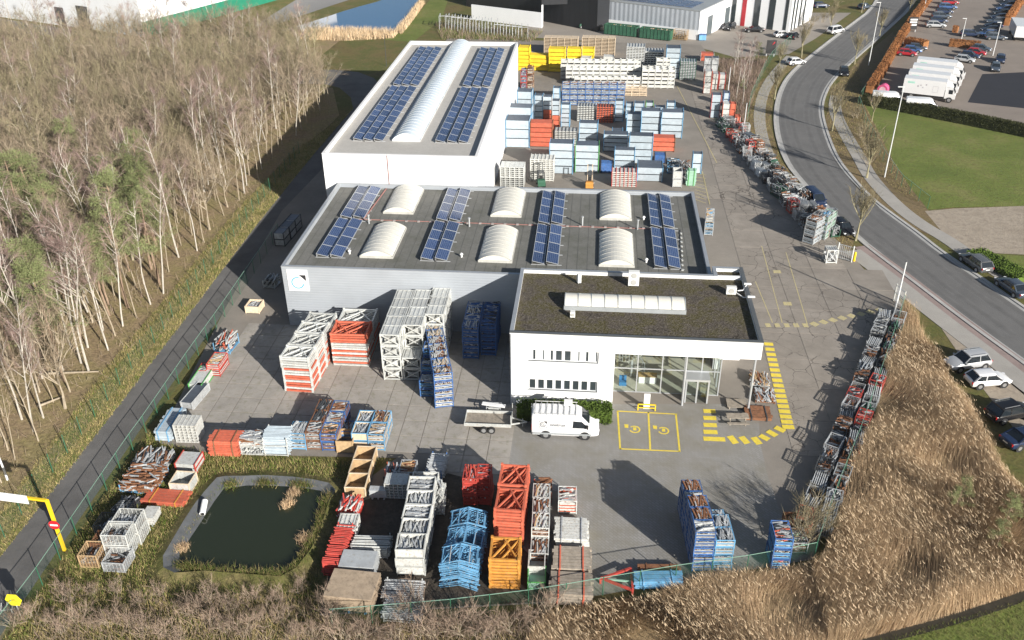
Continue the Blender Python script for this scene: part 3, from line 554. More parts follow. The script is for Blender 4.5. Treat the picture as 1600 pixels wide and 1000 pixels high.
for k in (5.,16.): q = wr+nrm*k+d*.06; q2 = q+nrm*3; b = MB(); b.prism([(q.x,q.y),(q2.x,q2.y),(q2.x+d.x*.05,q2.y+d.y*.05),(q.x+d.x*.05,q.y+d.y*.05)], 0, 4.4, pm('gate_glass', (.10,.12,.13), .2)); ob('door', b, wa)
b = MB(); b.prism([(q.x,q.y) for q in (wl-nrm*.06,wr-nrm*.06,wr-nrm*.002,wl-nrm*.002)], 0, 2.2, whiteclad); ob('plinth', b, wa)
me = MB(); me.box(0,0,0,2.1,1.15,.06,cellm); me = me.mesh('panel'); ang = math.atan2(d.y,d.x)
sa = thing('solar_array', 'dark solar panels covering the far pale warehouse roof', 'solar panels', (0,0,0))
for i in range(16):
    for j in range(5):
        q = wl+d*(2.2+i*2.4)+nrm*(1.5+j*1.5)
        if (q-wl).dot(d) < (wr-wl).length-3: ob('panel', me, sa, (q.x,q.y,H2+.35), ang)
for k in range(6):
    pass
# strip-windowed office
a0 = W(1138,38); a1 = W(1232,50); d2 = (a1-a0).normalized(); n2 = Vector((-d2.y,d2.x,0)); H3 = 8.9
so_ = block('strip_office', 'white office with tall black window strips facing the bend', [a0,a1,a1+n2*16,a0+n2*16], H3, whiteclad, trimgrey, 'office')
L3 = (a1-a0).length
def strip_on(parent, o, dd, nn, s0, s1, z0, z1, mat, name='window'):
    q0 = o+dd*s0; q1 = o+dd*s1; b = MB(); b.prism([(q.x,q.y) for q in (q0-nn*.06,q1-nn*.06,q1+nn*.01,q0+nn*.01)], z0, z1, mat); ob(name, b, parent)
for f0, f1, m_ in ((.03,.10,winglass),(.20,.27,pm('red_banner', (.42,.03,.04), .6)),(.40,.50,winglass),(.64,.74,winglass),(.90,.95,winglass)): strip_on(so_, a0, d2, n2, L3*f0, L3*f1, .05, H3-.3, m_)
d3 = n2; n3 = -d2
for s0 in (1.,3.2,6.,9.): strip_on(so_, a1, d3, Vector((-d3.y,d3.x,0)), s0, s0+1.1, .05, H3-.3, winglass)
# black building with canopy, and white yard wall
c0 = W(690,18); c1 = W(845,50); d4 = (c1-c0).normalized(); n4 = Vector((-d4.y,d4.x,0))
bb = block('black_building', 'black clad building with flat canopy beside the pale warehouse', [c0+n4*9,c1+n4*9+d4*10,c1+n4*40+d4*10,c0+n4*40], 9, dclad, trimgrey)
q0 = W(737,30); q1 = W(846,44); dq = (q1-q0).normalized(); nq = Vector((-dq.y,dq.x,0)); b = MB(); b.prism([(q.x,q.y) for q in (q0,q1,q1+nq*.4,q0+nq*.4)], 0, 3.6, whiteclad); tag(ob('yard_wall', b), 'white yard wall in front of the black building', 'wall')
b = MB(); k0 = W(846,42); k1 = W(905,40); b.prism([(p.x,p.y) for p in (k0,k1,k1+Vector((0,14,0)),k0+Vector((0,14,0)))], 5.2, 6.6, dclad); cn = ob('canopy', b, bb)
for f_ in (.02,.95): p = k0.lerp(k1,f_); b = MB(); b.box(p.x-.2,p.y,0,p.x+.2,p.y+.4,5.25,whiteclad); ob('post', b, cn)
b = MB(); p = k0+Vector((0,9,0)); q = k1+Vector((0,9,0)); b.box(p.x,p.y,0,q.x,p.y+.3,5.2,pm('canopy_back', (.62,.63,.64), .6)); b.box(q.x-6,p.y-.05,0,q.x-2,p.y,4,dclad); ob('back_wall', b, cn)
# green and white works beyond the woods
e0 = W(226,58); e1 = W(440,-2); d5 = (e1-e0).normalized(); e2_ = W(-60,18); d6 = (e2_-e0).normalized()
gw = block('works_building', 'large white works with green base band beyond the bare woods', [e0,e0+d5*75,e0+d5*75+d6*60,e0+d6*60], 11, whiteclad, roofl, 'works')
nn5 = Vector((d5.y,-d5.x,0)); grn = pm('green_band', (.02,.20,.12), .5, var=.08); b = MB()
b.prism([(q.x,q.y) for q in (e0+nn5*.08,e0+d5*75+nn5*.08,e0+d5*75,e0)], .0, 3.4, grn); ob('base_band', b, gw)
nn6 = Vector((-d6.y,d6.x,0))
if nn6.y > 0: nn6 = -nn6
for s0, wv, hv in ((18,4,5.5),(27,3.2,4.5)): b = MB(); b.prism([(q.x,q.y) for q in (e0+d6*s0+nn6*.08,e0+d6*(s0+wv)+nn6*.08,e0+d6*(s0+wv)-nn6*.02,e0+d6*s0-nn6*.02)], 0, hv, darksteel); ob('door', b, gw)
b = MB(); b.prism([(q.x,q.y) for q in (W(418,3),W(470,-8),W(470,-8)+Vector((0,8,0)),W(418,3)+Vector((0,8,0)))], 0, 3.2, pm('brick_tan', (.45,.34,.2), .8)); tag(ob('brick_annex', b), 'small tan brick annex at the end of the green banded works', 'annex')
sheet('works_lot', [e0+nn6*1-d5*2, e0+d6*60+nn6*1, e0+d6*60+nn6*20, e0+nn6*6+d6*14], .016, asphalt('works_asphalt', (.16,.16,.17), .15, .1))
sheet('access_road', PX((398,40),(470,-5),(560,-30),(640,-30),(520,8),(420,42)), .02, asphalt('access_asphalt', (.24,.235,.23), .1, .1))
# ------------------------------------------------------------------ stock: stackable units, each one a thing
MT = dict(
 deck=pm('dark_deck', (.12,.14,.17), .5, .3, var=.2, scale=2, jit=.2),  # top face of the board packs, coloured darker than their sides
 blue=pm('blue_paint', (.045,.13,.34), .6, var=.25, scale=2, jit=.22, dirt=(.22,.17,.13), dirtf=.42), lblue=pm('light_blue_paint', (.13,.33,.53), .6, var=.2, scale=2, jit=.18, dirt=(.32,.27,.22), dirtf=.4),
 galv=galv, galvw=galvw, white=pm('chalk_white', (.57,.575,.545), .6, var=.14, scale=2, jit=.12, dirt=(.27,.22,.16), dirtf=.48), orange=pm('orange_paint', (.55,.125,.07), .65, var=.2, scale=2, jit=.18, dirt=(.28,.17,.12), dirtf=.42),
 red=pm('red_paint', (.48,.06,.045), .65, var=.22, scale=2, jit=.18, dirt=(.24,.12,.09), dirtf=.4), amber=pm('amber_paint', (.60,.27,.05), .65, var=.2, scale=2, jit=.15, dirt=(.32,.2,.12), dirtf=.42), yellow=pm('stock_yellow', (.78,.56,.03), .6, var=.12, scale=1, jit=.06),
 green=pm('stock_green', (.10,.36,.10), .6, var=.15), dgreen=pm('dark_green', (.03,.10,.06), .6, var=.2), rust=pm('rusty_steel', (.22,.10,.05), .8, var=.35, scale=2, jit=.15, dirt=(.10,.06,.04), dirtf=.5),
 wood=pm('raw_timber', (.42,.29,.16), .8, var=.25, scale=3, jit=.15), pale=pm('pale_timber', (.62,.50,.36), .8, var=.2, scale=3, jit=.1), grey=pm('weathered_timber', (.30,.26,.21), .85, var=.3, scale=3, jit=.15), dark=darksteel,
 bgrey=pm('blue_grey_steel', (.44,.51,.56), .5, .1, var=.12, scale=1.5, jit=.12, dirt=(.30,.30,.28), dirtf=.15), ply=pm('plywood', (.40,.31,.22), .7, var=.2, scale=1.5, dirt=(.2,.15,.1), dirtf=.4), plyg=pm('grey_board', (.40,.42,.43), .6, var=.15, scale=1.5, dirt=(.3,.26,.2), dirtf=.3), black=rubber, mint=pm('mint_paint', (.32,.52,.40), .6, var=.1))
def fittings(t, N, L, b):
    tc = N.new('ShaderNodeNewGeometry'); mp = N.new('ShaderNodeMapping'); mp.inputs['Scale'].default_value = (1,1,2.2); L.new(tc.outputs['Position'], mp.inputs[0])
    v = N.new('ShaderNodeTexVoronoi'); v.inputs['Scale'].default_value = 5.5; L.new(mp.outputs[0], v.inputs['Vector']); sp = N.new('ShaderNodeSeparateColor'); L.new(v.outputs['Color'], sp.inputs[0])
    r = N.new('ShaderNodeValToRGB'); r.color_ramp.interpolation = 'CONSTANT'; e = r.color_ramp.elements
    for i, c in enumerate(((.03,.03,.035),(.36,.36,.35),(.10,.055,.035),(.50,.50,.47),(.05,.06,.08),(.27,.23,.18),(.42,.43,.42))):
        if i > 1: e.new(i/7)
        e[i].position = i/7; e[i].color = c+(1,)
    L.new(sp.outputs[0], r.inputs[0]); L.new(r.outputs[0], b.inputs['Base Color']); b.inputs['Roughness'].default_value = .7
    bp = N.new('ShaderNodeBump'); bp.inputs['Strength'].default_value = 1; bp.inputs['Distance'].default_value = .08; L.new(v.outputs['Distance'], bp.inputs['Height']); L.new(bp.outputs[0], b.inputs['Normal'])
fitm = node_mat('mixed_fittings', fittings)
UC = {}
ur = random.Random(5)
def clutter(b, w, d, z0, z1, n, mats, L=.7, r=.035):
    a0 = ur.choice((0,math.pi/2)); mats = [ur.choice(mats) for _ in range(3)]+['galv']
    for _ in range(n):
        a = a0+ur.gauss(0,.28); l = ur.uniform(.5,1)*min(max(L,1.3), (w if a0 == 0 else d)*.9); x = ur.uniform(-w/2+.15,w/2-.15); y = ur.uniform(-d/2+.15,d/2-.15); z = ur.uniform(z0,z1); dx, dy = l/2*math.cos(a), l/2*math.sin(a)
        lim = lambda v, m: max(-m+.06, min(m-.06, v))
        b.bar((lim(x-dx,w/2),lim(y-dy,d/2),z),(lim(x+dx,w/2),lim(y+dy,d/2),z+ur.uniform(-.15,.15)), ur.uniform(.6,1.6)*r*2, MT[ur.choice(mats)])
def grooved(b, w, d, z0, z1, n, mat, inset=.05, cap=None):
    vs = []; fs = []; m2 = mat if cap is None else cap; lh = (z1-z0)/n
    for i in range(n):
        for z, k in ((z0+i*lh+lh*.10,0),(z0+(i+1)*lh-lh*.10,0),(z0+(i+1)*lh-lh*.04,inset),(z0+(i+1)*lh+lh*.04,inset)):
            if i == n-1 and k: continue
            x, y = w/2-k, d/2-k; vs += [(-x,-y,z),(x,-y,z),(x,y,z),(-x,y,z)]
    q = len(vs)//4
    for i in range(q-1):
        for k in range(4): fs.append((i*4+k, i*4+(k+1)%4, i*4+4+(k+1)%4, i*4+4+k))
    b.raw(vs, fs+[(3,2,1,0)], mat); b.raw([vs[-4],vs[-3],vs[-2],vs[-1]], [(0,1,2,3)], m2)
def frame4(b, w, d, h, m, s=.08, top=True, mid=False, bottom=True):
    for x in (-1,1):
        for y in (-1,1): b.box(x*w/2-s/2,y*d/2-s/2,0,x*w/2+s/2,y*d/2+s/2,h,m)
    for z in ([.12] if bottom else [])+([h-s/2] if top else [])+([h*.55] if mid else []):
        for y in (-1,1): b.bar((-w/2,y*d/2,z),(w/2,y*d/2,z),s*.9,m)
        for x in (-1,1): b.bar((x*w/2,-d/2,z),(x*w/2,d/2,z),s*.88,m)
def unit(kind, w, d, h, col, col2='blue', seed=0, fill=('galv','rust','dark','galvw'), dens=1.):
    key = (kind, round(w,1), round(d,1), round(h,2), col, col2, seed, fill)
    if key in UC: return UC[key]
    A = MB(); B = MB(); C = MB(); parts = []; m = MT[col]; m2 = MT[col2]; s = .07; n_ = max(10, int(30*dens*w*d))
    if kind == 'plank':                                  # strapped pack of steel scaffold boards between two end frames
        grooved(A, w-.12, d-.1, .1, h-.02, max(2,int(h/.16)), m, .03, MT['deck'] if col in ('bgrey','galv') else None); parts.append(('boards', A.mesh('boards')))
        for x in (-1,1):
            for y in (-1,1): B.box(x*(w/2-.05)-.045,y*(d/2-.02)-.05,0,x*(w/2-.05)+.045,y*(d/2-.02)+.05,h+.06,m2)
            B.bar((x*(w/2-.05),-d/2,.05),(x*(w/2-.05),d/2,.05),.09,m2); B.bar((x*(w/2-.05),-d/2,h+.02),(x*(w/2-.05),d/2,h+.02),.06,m2)
        parts.append(('end_frame', B.mesh('end_frame')))
    elif kind == 'slot':                                 # open rack, pale slats over dark gaps
        k = max(2,int(h/.28))
        for i in range(k):
            z = .06+i*h/k; A.box(-w/2,-d/2,z,w/2,d/2,z+h/k*.45,m)
        parts.append(('slat_deck', A.mesh('slat_deck')))
        for i in range(7): x = -w/2+.06+i*(w-.12)/6; B.box(x-.05,-d/2-.01,0,x+.05,d/2+.01,h,m2)
        parts.append(('upright', B.mesh('upright')))
    elif kind == 'still':                                # steel stillage with slatted sides and loose parts inside
        frame4(A, w, d, h, m, s, True, True)
        A.box(-w/2,-d/2,.14,w/2,d/2,.18,m); parts.append(('frame', A.mesh('frame')))
        k = 3
        for i in range(k):
            z = .22+i*(h*.8-.2)/k
            for y in (-1,1): B.box(-w/2+.04,y*d/2-.02,z,w/2-.04,y*d/2+.02,z+.06,m2)
            for x in (-1,1): B.box(x*w/2-.02,-d/2+.04,z,x*w/2+.02,d/2-.04,z+.06,m2)
        parts.append(('side_slats', B.mesh('side_slats')))
        if fill: C.box(-w/2+.08,-d/2+.08,.19,w/2-.08,d/2-.08,h*.72,fitm if len(set(fill)) > 2 else MT[fill[0]]); clutter(C, w, d, h*.74, h*.98, n_, fill); parts.append(('contents', C.mesh('contents')))
    elif kind == 'box':                                  # sheet sided box pallet, open top
        for y in (-1,1): A.box(-w/2,y*d/2-.025,.1,w/2,y*d/2+.025,h*.92,m)
        for x in (-1,1): A.box(x*w/2-.025,-d/2+.03,.1,x*w/2+.025,d/2-.03,h*.92,m)
        A.box(-w/2+.03,-d/2+.03,.1,w/2-.03,d/2-.03,.15,m); parts.append(('side', A.mesh('side')))
        frame4(B, w+.06, d+.06, h, m2, .08, True, False); parts.append(('frame', B.mesh('frame')))
        if fill: C.box(-w/2+.06,-d/2+.06,.16,w/2-.06,d/2-.06,h*.4,MT[fill[0]]); clutter(C, w, d, h*.45, h*.8, n_, fill); parts.append(('contents', C.mesh('contents')))
    elif kind == 'xcr':                                  # braced cage with slatted lid
        frame4(A, w, d, h, m, .12, True, False); parts.append(('frame', A.mesh('frame')))
        for y in (-1,1): B.bar((-w/2,y*d/2,.15),(w/2,y*d/2,h-.1),.09,m2); B.bar((-w/2,y*d/2+.01,h-.1),(w/2,y*d/2+.01,.15),.09,m2)
        for x in (-1,1): B.bar((x*w/2,-d/2,.15),(x*w/2,d/2,h-.1),.09,m2); B.bar((x*w/2+.01,-d/2,h-.1),(x*w/2+.01,d/2,.15),.09,m2)
        parts.append(('cross_brace', B.mesh('cross_brace')))
        C.box(-w/2+.1,-d/2+.1,h-.14,w/2-.1,d/2-.1,h-.06,m2)
        for i in range(4): x = -w/2+.2+i*(w-.4)/3; C.box(x-.05,-d/2+.06,h-.058,x+.05,d/2-.06,h-.02,m)
        C.box(-w/2+.3,-d/2+.3,.16,w/2-.3,d/2-.3,h*.55,m2); parts.append(('lid', C.mesh('lid')))
    elif kind == 'tube':                                 # tubes lying in a four post rack
        frame4(A, w, d, h, m2, .07, False, False); parts.append(('rack', A.mesh('rack')))
        nz = max(2,int((h-.2)/.11)); nx = max(3,int(d/.16))
        for i in range(nz):
            for j in range(nx):
                if ur.random() < .12 and i == nz-1: continue
                y = -d/2+.1+j*(d-.2)/(nx-1)+ur.uniform(-.02,.02); z = .2+i*.11; B.tube((-w/2-ur.uniform(0,.25),y,z),(w/2+ur.uniform(0,.25),y,z+ur.uniform(-.02,.02)),.05,.05,5,m)
        parts.append(('tubes', B.mesh('tubes')))
    elif kind == 'truss':                                # flat lattice frame with diagonals
        t = h*.62; c = .15
        A.box(-w/2,-d/2,0,w/2,-d/2+c,t,m); A.box(-w/2,d/2-c,0,w/2,d/2,t,m); A.box(-w/2,-d/2+c,.002,-w/2+c,d/2-c,t-.002,m); A.box(w/2-c,-d/2+c,.002,w/2,d/2-c,t-.002,m)
        A.bar((-w/2+c,-d/2+c,t/2),(w*.12,d/2-c,t/2),c*.7,m,t*.7); A.bar((w/2-c,-d/2+c,t/2),(-w*.05,d/2-c,t/2+.002),c*.7,m2,t*.7); A.bar((-w*.1,-d/2+c,t/2),(w/2-c,d/2-c,t/2-.002),c*.6,m2,t*.7)
        for sx in (-1,1):
            for sy in (-1,1): A.box(sx*(w/2-.06)-.09,sy*(d/2-.06)-.09,-.01,sx*(w/2-.06)+.09,sy*(d/2-.06)+.09,h*.97,m2)
        parts.append(('lattice', A.mesh('lattice_frame')))
    elif kind == 'chev':                                 # bent tubular frame, apex up
        for y in (-d/2+.05, d/2-.05):
            A.bar((-w/2,y,.05),(0,y,.05+w*.16),.06,m); A.bar((0,y,.05+w*.16),(w/2,y,.05),.06,m)
        for f_ in (-.45,-.25,0,.25,.45): A.bar((w*f_,-d/2,.05+w*.32*(.5-abs(f_))),(w*f_,d/2,.05+w*.32*(.5-abs(f_))),.05,m2 if abs(f_) == .25 else m)
        A.bar((-w/2,-d/2,.05),(-w*.1,d/2,.05+w*.12),.045,m); parts.append(('frame', A.mesh('bent_frame')))
    elif kind == 'grid':                                 # white grid rack with pigeon holes
        k = max(3,int(h/.3))
        for i in range(k+1): z = .04+i*(h-.08)/k; A.box(-w/2,-d/2,z-.035,w/2,d/2,z+.035,m)
        for i in range(6): x = -w/2+i*w/5; A.box(x-.04,-d/2-.01,0,x+.04,d/2+.01,h+.02,m)
        B.box(-w/2+.05,d/2-.12,.06,w/2-.05,d/2-.06,h-.06,m2); parts = [('grid', A.mesh('grid')), ('back', B.mesh('back'))]
    elif kind == 'beam':                                 # pack of timber beams with painted ends and straps
        k = max(2,int(h/.22)); nx = max(3,int(d/.30))
        for i in range(k):
            for j in range(nx):
                y = -d/2+(j+.5)*d/nx; e = ur.uniform(-.12,.12); A.box(-w/2+e,y-d/nx*.42,.05+i*h/k,w/2+e,y+d/nx*.42,.05+i*h/k+h/k*.85,m)
        parts.append(('beams', A.mesh('beams')))
        for x in (-w*.3,w*.3): B.box(x-.06,-d/2-.03,0,x+.06,d/2+.03,.05,m2); B.box(x-.05,-d/2-.035,.05,x+.05,-d/2-.01,h+.04,m2); B.box(x-.05,-d/2-.03,h+.03,x+.05,d/2+.03,h+.07,m2)
        parts.append(('strap', B.mesh('strap')))
    elif kind == 'wire':                                 # wire mesh box pallet
        frame4(A, w, d, h, m, .07, True, False); A.box(-w/2,-d/2,.1,w/2,d/2,.14,m2); parts.append(('frame', A.mesh('frame')))
        for i in range(7):
            z = .18+i*(h-.25)/7
            for y in (-1,1): B.bar((-w/2,y*d/2,z),(w/2,y*d/2,z),.025,m)
            for x in (-1,1): B.bar((x*w/2,-d/2,z),(x*w/2,d/2,z),.025,m)
        for i in range(1,6):
            f_ = -.5+i/6
            for y in (-1,1): B.bar((w*f_,y*d/2,.1),(w*f_,y*d/2,h),.025,m)
            for x in (-1,1): B.bar((x*w/2,d*f_,.1),(x*w/2,d*f_,h),.025,m)
        parts.append(('wire_mesh', B.mesh('wire_mesh')))
        if fill: clutter(C, w, d, .2, h*.6, n_, fill); parts.append(('contents', C.mesh('contents')))
    elif kind == 'board':                                # sheets of board lying on bearers
        k = max(2,int(h/.1))
        for i in range(k): e = ur.uniform(-.04,.04); A.cbox((e,ur.uniform(-.03,.03),.14+(i+.5)*(h-.14)/k),(w,d,(h-.14)/k*.86),m,ur.uniform(-.015,.015))
        parts.append(('sheets', A.mesh('sheets')))
        for x in (-w*.35,0,w*.35): B.box(x-.06,-d/2-.05,0,x+.06,d/2+.05,.14,m2)
        parts.append(('bearer', B.mesh('bearer')))
    elif kind == 'bin':                                  # white stillage: posts, plain side boards and dark gaps
        for z0_, z1_ in ((.16*h,.80*h),):
            for y in (-1,1): A.box(-w/2+.05,y*(d/2-.05)-.03,z0_,w/2-.05,y*(d/2-.05)+.03,z1_,m)
            for x in (-1,1): A.box(x*(w/2-.05)-.03,-d/2+.08,z0_,x*(w/2-.05)+.03,d/2-.08,z1_,m)
        parts.append(('side', A.mesh('side')))
        for x in (-1,1):
            for y in (-1,1): B.box(x*(w/2-.04)-.05,y*(d/2-.04)-.05,0,x*(w/2-.04)+.05,y*(d/2-.04)+.05,h,m2)
        B.box(-w/2+.09,-d/2+.09,.10*h,w/2-.09,d/2-.09,.16*h,m2); parts.append(('post', B.mesh('post')))
    elif kind == 'junk':                                 # heap of bars and fittings in a low frame
        frame4(A, w, d, h*.8, m, .07, False, False); A.box(-w/2,-d/2,.1,w/2,d/2,.15,m); parts.append(('frame', A.mesh('frame')))
        clutter(B, w*1.15, d*1.15, .2, h, int(n_*1.3), fill, L=1.6, r=.04); parts.append(('contents', B.mesh('contents')))
    UC[key] = parts; return parts
NAMES = dict(plank=('scaffold_board_pack','board pack'), slot=('slatted_rack','rack'), still=('stillage','stillage'), box=('box_pallet','box pallet'), xcr=('braced_cage','cage'), tube=('tube_rack','tube rack'), truss=('lattice_frame','lattice frame'), chev=('bent_frame','frame'), grid=('grid_rack','rack'), beam=('beam_pack','beam pack'), wire=('wire_box','wire box'), board=('board_stack','board stack'), junk=('scrap_rack','scrap rack'), bin=('white_stillage','post pallet'))
CN = dict(galvw='white', bgrey='grey', orange='orange', galv='grey', lblue='light blue')
STUFFP = {'contents','tubes','boards','beams','sheets','side_slats','wire_mesh','slat_deck','upright','lattice','grid','cross_brace','lid','frame','end_frame','strap','bearer'}
def put(kind, loc, rz, w, d, h, col, col2, label, group, **kw):
    nm, cat = NAMES[kind]; t_ = place(unit(kind, w, d, h, col, col2, **kw), nm, label, cat, loc, rz, group)
    for c in t_.children:
        if c.name.split('.')[0] in STUFFP: c['kind'] = 'stuff'
    return t_
def stack(kind, a, b, th, tiers, d, col, col2, label, group=None, rows=1, jit=.015, z0=.06, cols=1, gapx=.05, gapy=.08, colf=None, seeds=3, flip=False, w=None, top=None, **kw):
    """rows x cols of stacks; front foot of the row runs from pixel a to pixel b; tiers may be a list per row"""
    A = W(*a); Bv = W(*b); dv = (Bv-A); Wd = dv.length; dv.normalize(); nv = Vector((-dv.y,dv.x,0)); rz = math.atan2(dv.y,dv.x); uw = w or (Wd-(cols-1)*gapx)/cols
    if top is not None:                                   # overall height read off the photograph
        n0 = tiers if isinstance(tiers,int) else tiers[0]; th = max(.25, PY((a[0]+b[0])/2, top, (A.y+Bv.y)/2).z/n0)
    th = round(th,2); k = 0
    for r_ in range(rows):
        for c in range(cols):
            n = tiers if isinstance(tiers,int) else tiers[min(r_,len(tiers)-1)] if not isinstance(tiers[0],(list,tuple)) else tiers[r_][c]
            p = A+dv*(uw/2+c*(uw+gapx))+nv*(d/2+r_*(d+gapy))
            for i in range(n):
                cc, c2 = colf(r_,c,i) if colf else (col,col2)
                lab = label.replace('{c}', CN.get(cc,cc))
                if n > 1: lab += ', '+('bottom' if i == 0 else 'top' if i == n-1 else ('','second','third','fourth','fifth','sixth','seventh','eighth','ninth','tenth','eleventh','twelfth','thirteenth','fourteenth')[i])+' of its stack'
                if len(lab.replace('-',' ').split()) > 16: lab = ' '.join(lab.split(',')[0].split()[:11])+','+lab.split(',')[1]
                put(kind, (p.x+ur.uniform(-jit,jit)*2, p.y+ur.uniform(-jit,jit)*2, z0+i*th), rz+ur.uniform(-jit,jit)+(math.pi if (flip and i%2) else 0), uw, d, th, cc, c2, lab, group, seed=ur.randrange(seeds), **kw); k += 1
    return k
# --- back yard: (x0, x1, top of front face, foot, tiers, depth, colour, frame, kind)
G1 = 'packs of scaffold boards in the back yard'; LB = 'grey board pack in blue end frames among the back yard stacks'
def yard_stack(x0, x1, yt, yb, n, d, col, col2, kind, label, group, **kw): stack(kind, (x0,yb), (x1,yb+(x1-x0)*.03), 1, n, d, col, col2, label, group, top=yt, seeds=1, **kw)
for t_ in ((790,827,189,231,3,3.2,),(796,831,169,205,3,2.6),(858,895,225,272,4,2.2),(904,933,193,226,4,2.0),(942,980,211,237,4,2.),(959,991,235,269,4,1.6),(981,1018,213,256,4,2.),(995,1035,263,284,2,3.4),(1080,1095,241,272,2,1.3),(1000,1030,174,214,4,2.2),(1031,1065,176,216,4,2.2),(978,1000,179,209,3,1.6),(960,973,158,191,5,1.6),(977,988,162,186,4,1.4),(990,1005,162,188,4,1.6),(1040,1053,161,186,4,1.6),(1054,1066,173,200,4,1.6),(876,890,164,199,5,1.5),(835,848,150,192,5,1.5),(864,875,138,166,3,1.6),(808,831,144,168,2,2.6),(1022,1038,168,184,3,1.5),(955,972,205,226,3,1.6)):
    yard_stack(*t_, 'bgrey', 'lblue', 'plank', LB, G1)
yard_stack(898,935,228,270,4,2.2,'bgrey','green','plank','grey board pack in bright green end frames in the back yard','green framed board packs'); yard_stack(1008,1020,161,180,3,1.6,'bgrey','green','plank','grey board pack in bright green end frames in the back yard','green framed board packs')
for t_ in ((882,896,257,270,1,1.6),(938,957,256,271,1,1.6),(1022,1040,243,256,1,1.6)): yard_stack(*t_, 'blue', 'dark', 'plank', 'low navy board pack between the taller back yard stacks', 'low navy packs')
LO = 'pack of rusty orange boards stacked in the back yard'; GO = 'orange board packs in the back yard'
for t_ in ((828,863,193,230,5,2.2),(1019,1054,216,237,3,2.0)): yard_stack(*t_, 'orange', 'rust', 'plank', LO, GO)
tw = lambda r_,c,i: ('orange','rust') if i < 3 else ('bgrey','galv')
yard_stack(848,862,152,193,6,1.6,'orange','rust','plank','{c} board pack in the two tone columns of the back yard','two tone board columns',colf=tw); yard_stack(862,874,158,204,6,1.6,'orange','rust','plank','{c} board pack in the two tone columns of the back yard','two tone board columns',colf=tw)
for t_ in ((866,901,205,228,3,2.0),(901,929,166,190,3,2.0)): yard_stack(*t_, 'galvw', 'dark', 'slot', 'dark slotted rack with pale slats in the back yard', 'dark slotted racks')
yard_stack(931,958,167,192,3,2.,'orange','dark','slot','dark slotted rack with orange slats in the back yard','orange slotted racks')
yard_stack(828,865,249,283,2,2.2,'white','white','slot','white slotted rack standing close behind the grey hall','white slotted racks'); yard_stack(955,994,269,292,2,1.8,'white','red','slot','white rack with red uprights close behind the grey hall','red and white racks'); yard_stack(782,818,262,293,2,2.4,'galvw','galvw','grid','pale rack of upright pins at the white hall corner','pin racks')
yard_stack(1051,1064,268,293,2,1.6,'galvw','galv','box','pale box pallet beside the back lane','pale box pallets by the lane',fill=None); yard_stack(1072,1086,268,291,1,1.2,'mint','green','beam','bundle of green planks beside the faded hatching','green plank bundles')
yard_stack(1042,1060,252,272,2,1.5,'lblue','blue','junk','blue scrap rack of loose scaffold parts in the back yard','blue scrap racks',fill=('lblue','galv','dark')); yard_stack(1060,1077,255,280,1,1.6,'galv','galv','junk','grey scrap rack of loose scaffold parts in the back yard','grey scrap racks')
LS = 'white stillage in the dense rows of the back yard'; GS = 'white stillages in rows'
stack('bin', (897,138), (1000,138), 1, 3, 1.3, 'white', 'galvw', LS, GS, cols=10, rows=1, top=120, seeds=1)
stack('bin', (1002,138), (1053,139), 1, 5, 1.3, 'white', 'galvw', LS, GS, cols=5, rows=2, top=108, seeds=1)
stack('bin', (884,130), (1000,131), 1, 4, 1.3, 'white', 'galvw', LS, GS, cols=11, rows=1, top=105, seeds=1)
stack('bin', (876,124), (1000,125), 1, 5, 1.3, 'white', 'galvw', LS, GS, cols=12, rows=1, top=94, seeds=1)
stack('bin', (1024,126), (1045,126), 1, 6, 1.3, 'white', 'galvw', LS, GS, cols=2, top=92, seeds=1)
stack('still', (878,165), (975,166), 1, 4, 1.4, 'blue', 'bgrey', 'blue framed stillage in the row before the white stillages', 'blue stillages in the back yard', cols=8, top=131, seeds=2, fill=('galv','rust','white'), dens=.5)
stack('still', (975,150), (1010,151), 1, [2], 1.4, 'pale', 'pale', 'cream stillage at the end of the blue stillage row', 'cream stillages', cols=3, top=136, seeds=1, fill=None)
LY = 'pack of bright yellow formwork panels behind the white hall'; GYE = 'yellow panel packs'
for t_ in ((810,827,75,111,6,2.6),(828,856,87,111,4,2.4),(857,882,77,113,6,2.4),(886,907,77,107,5,2.4),(909,927,77,105,5,2.4)): yard_stack(*t_, 'yellow', 'yellow', 'plank', LY, GYE)
for t_ in ((850,902,60,86),(909,960,60,86)): yard_stack(*t_, 1, 2.6, 'pale', 'wood', 'grid', 'large pale timber rack with pigeon holes behind the yellow panels', 'timber racks')
yard_stack(977,1005,73,116,6,3.,'galvw','galv','slot','tall slotted white rack at the far end of the yard','tall white racks'); yard_stack(1006,1035,80,112,5,3.,'galvw','galv','slot','tall slotted white rack at the far end of the yard','tall white racks')
yard_stack(1038,1060,76,123,6,3.,'bgrey','lblue','plank','pack in the tall blue framed stack at the far yard end','tall blue end stack'); yard_stack(1061,1086,96,125,3,2.5,'galv','dgreen','slot','dark green rack at the far end of the lane','dark green racks')
for x0,x1,yt,yb in ((907,922,91,112),(924,941,98,110),(942,958,89,112),(960,978,98,110)): yard_stack(x0,x1,yt,yb,2,2.,'white','galv','plank','white board pack behind the white stillages','white board packs')
yard_stack(814,823,110,140,3,1.6,'red','lblue','still','red and blue stillage against the white hall wall','red and blue stillages',fill=('red','lblue','galv')); yard_stack(824,833,105,140,3,1.6,'rust','pale','still','rusty stillage of timber beside the white hall','rusty stillages',fill=('wood','pale','rust'))
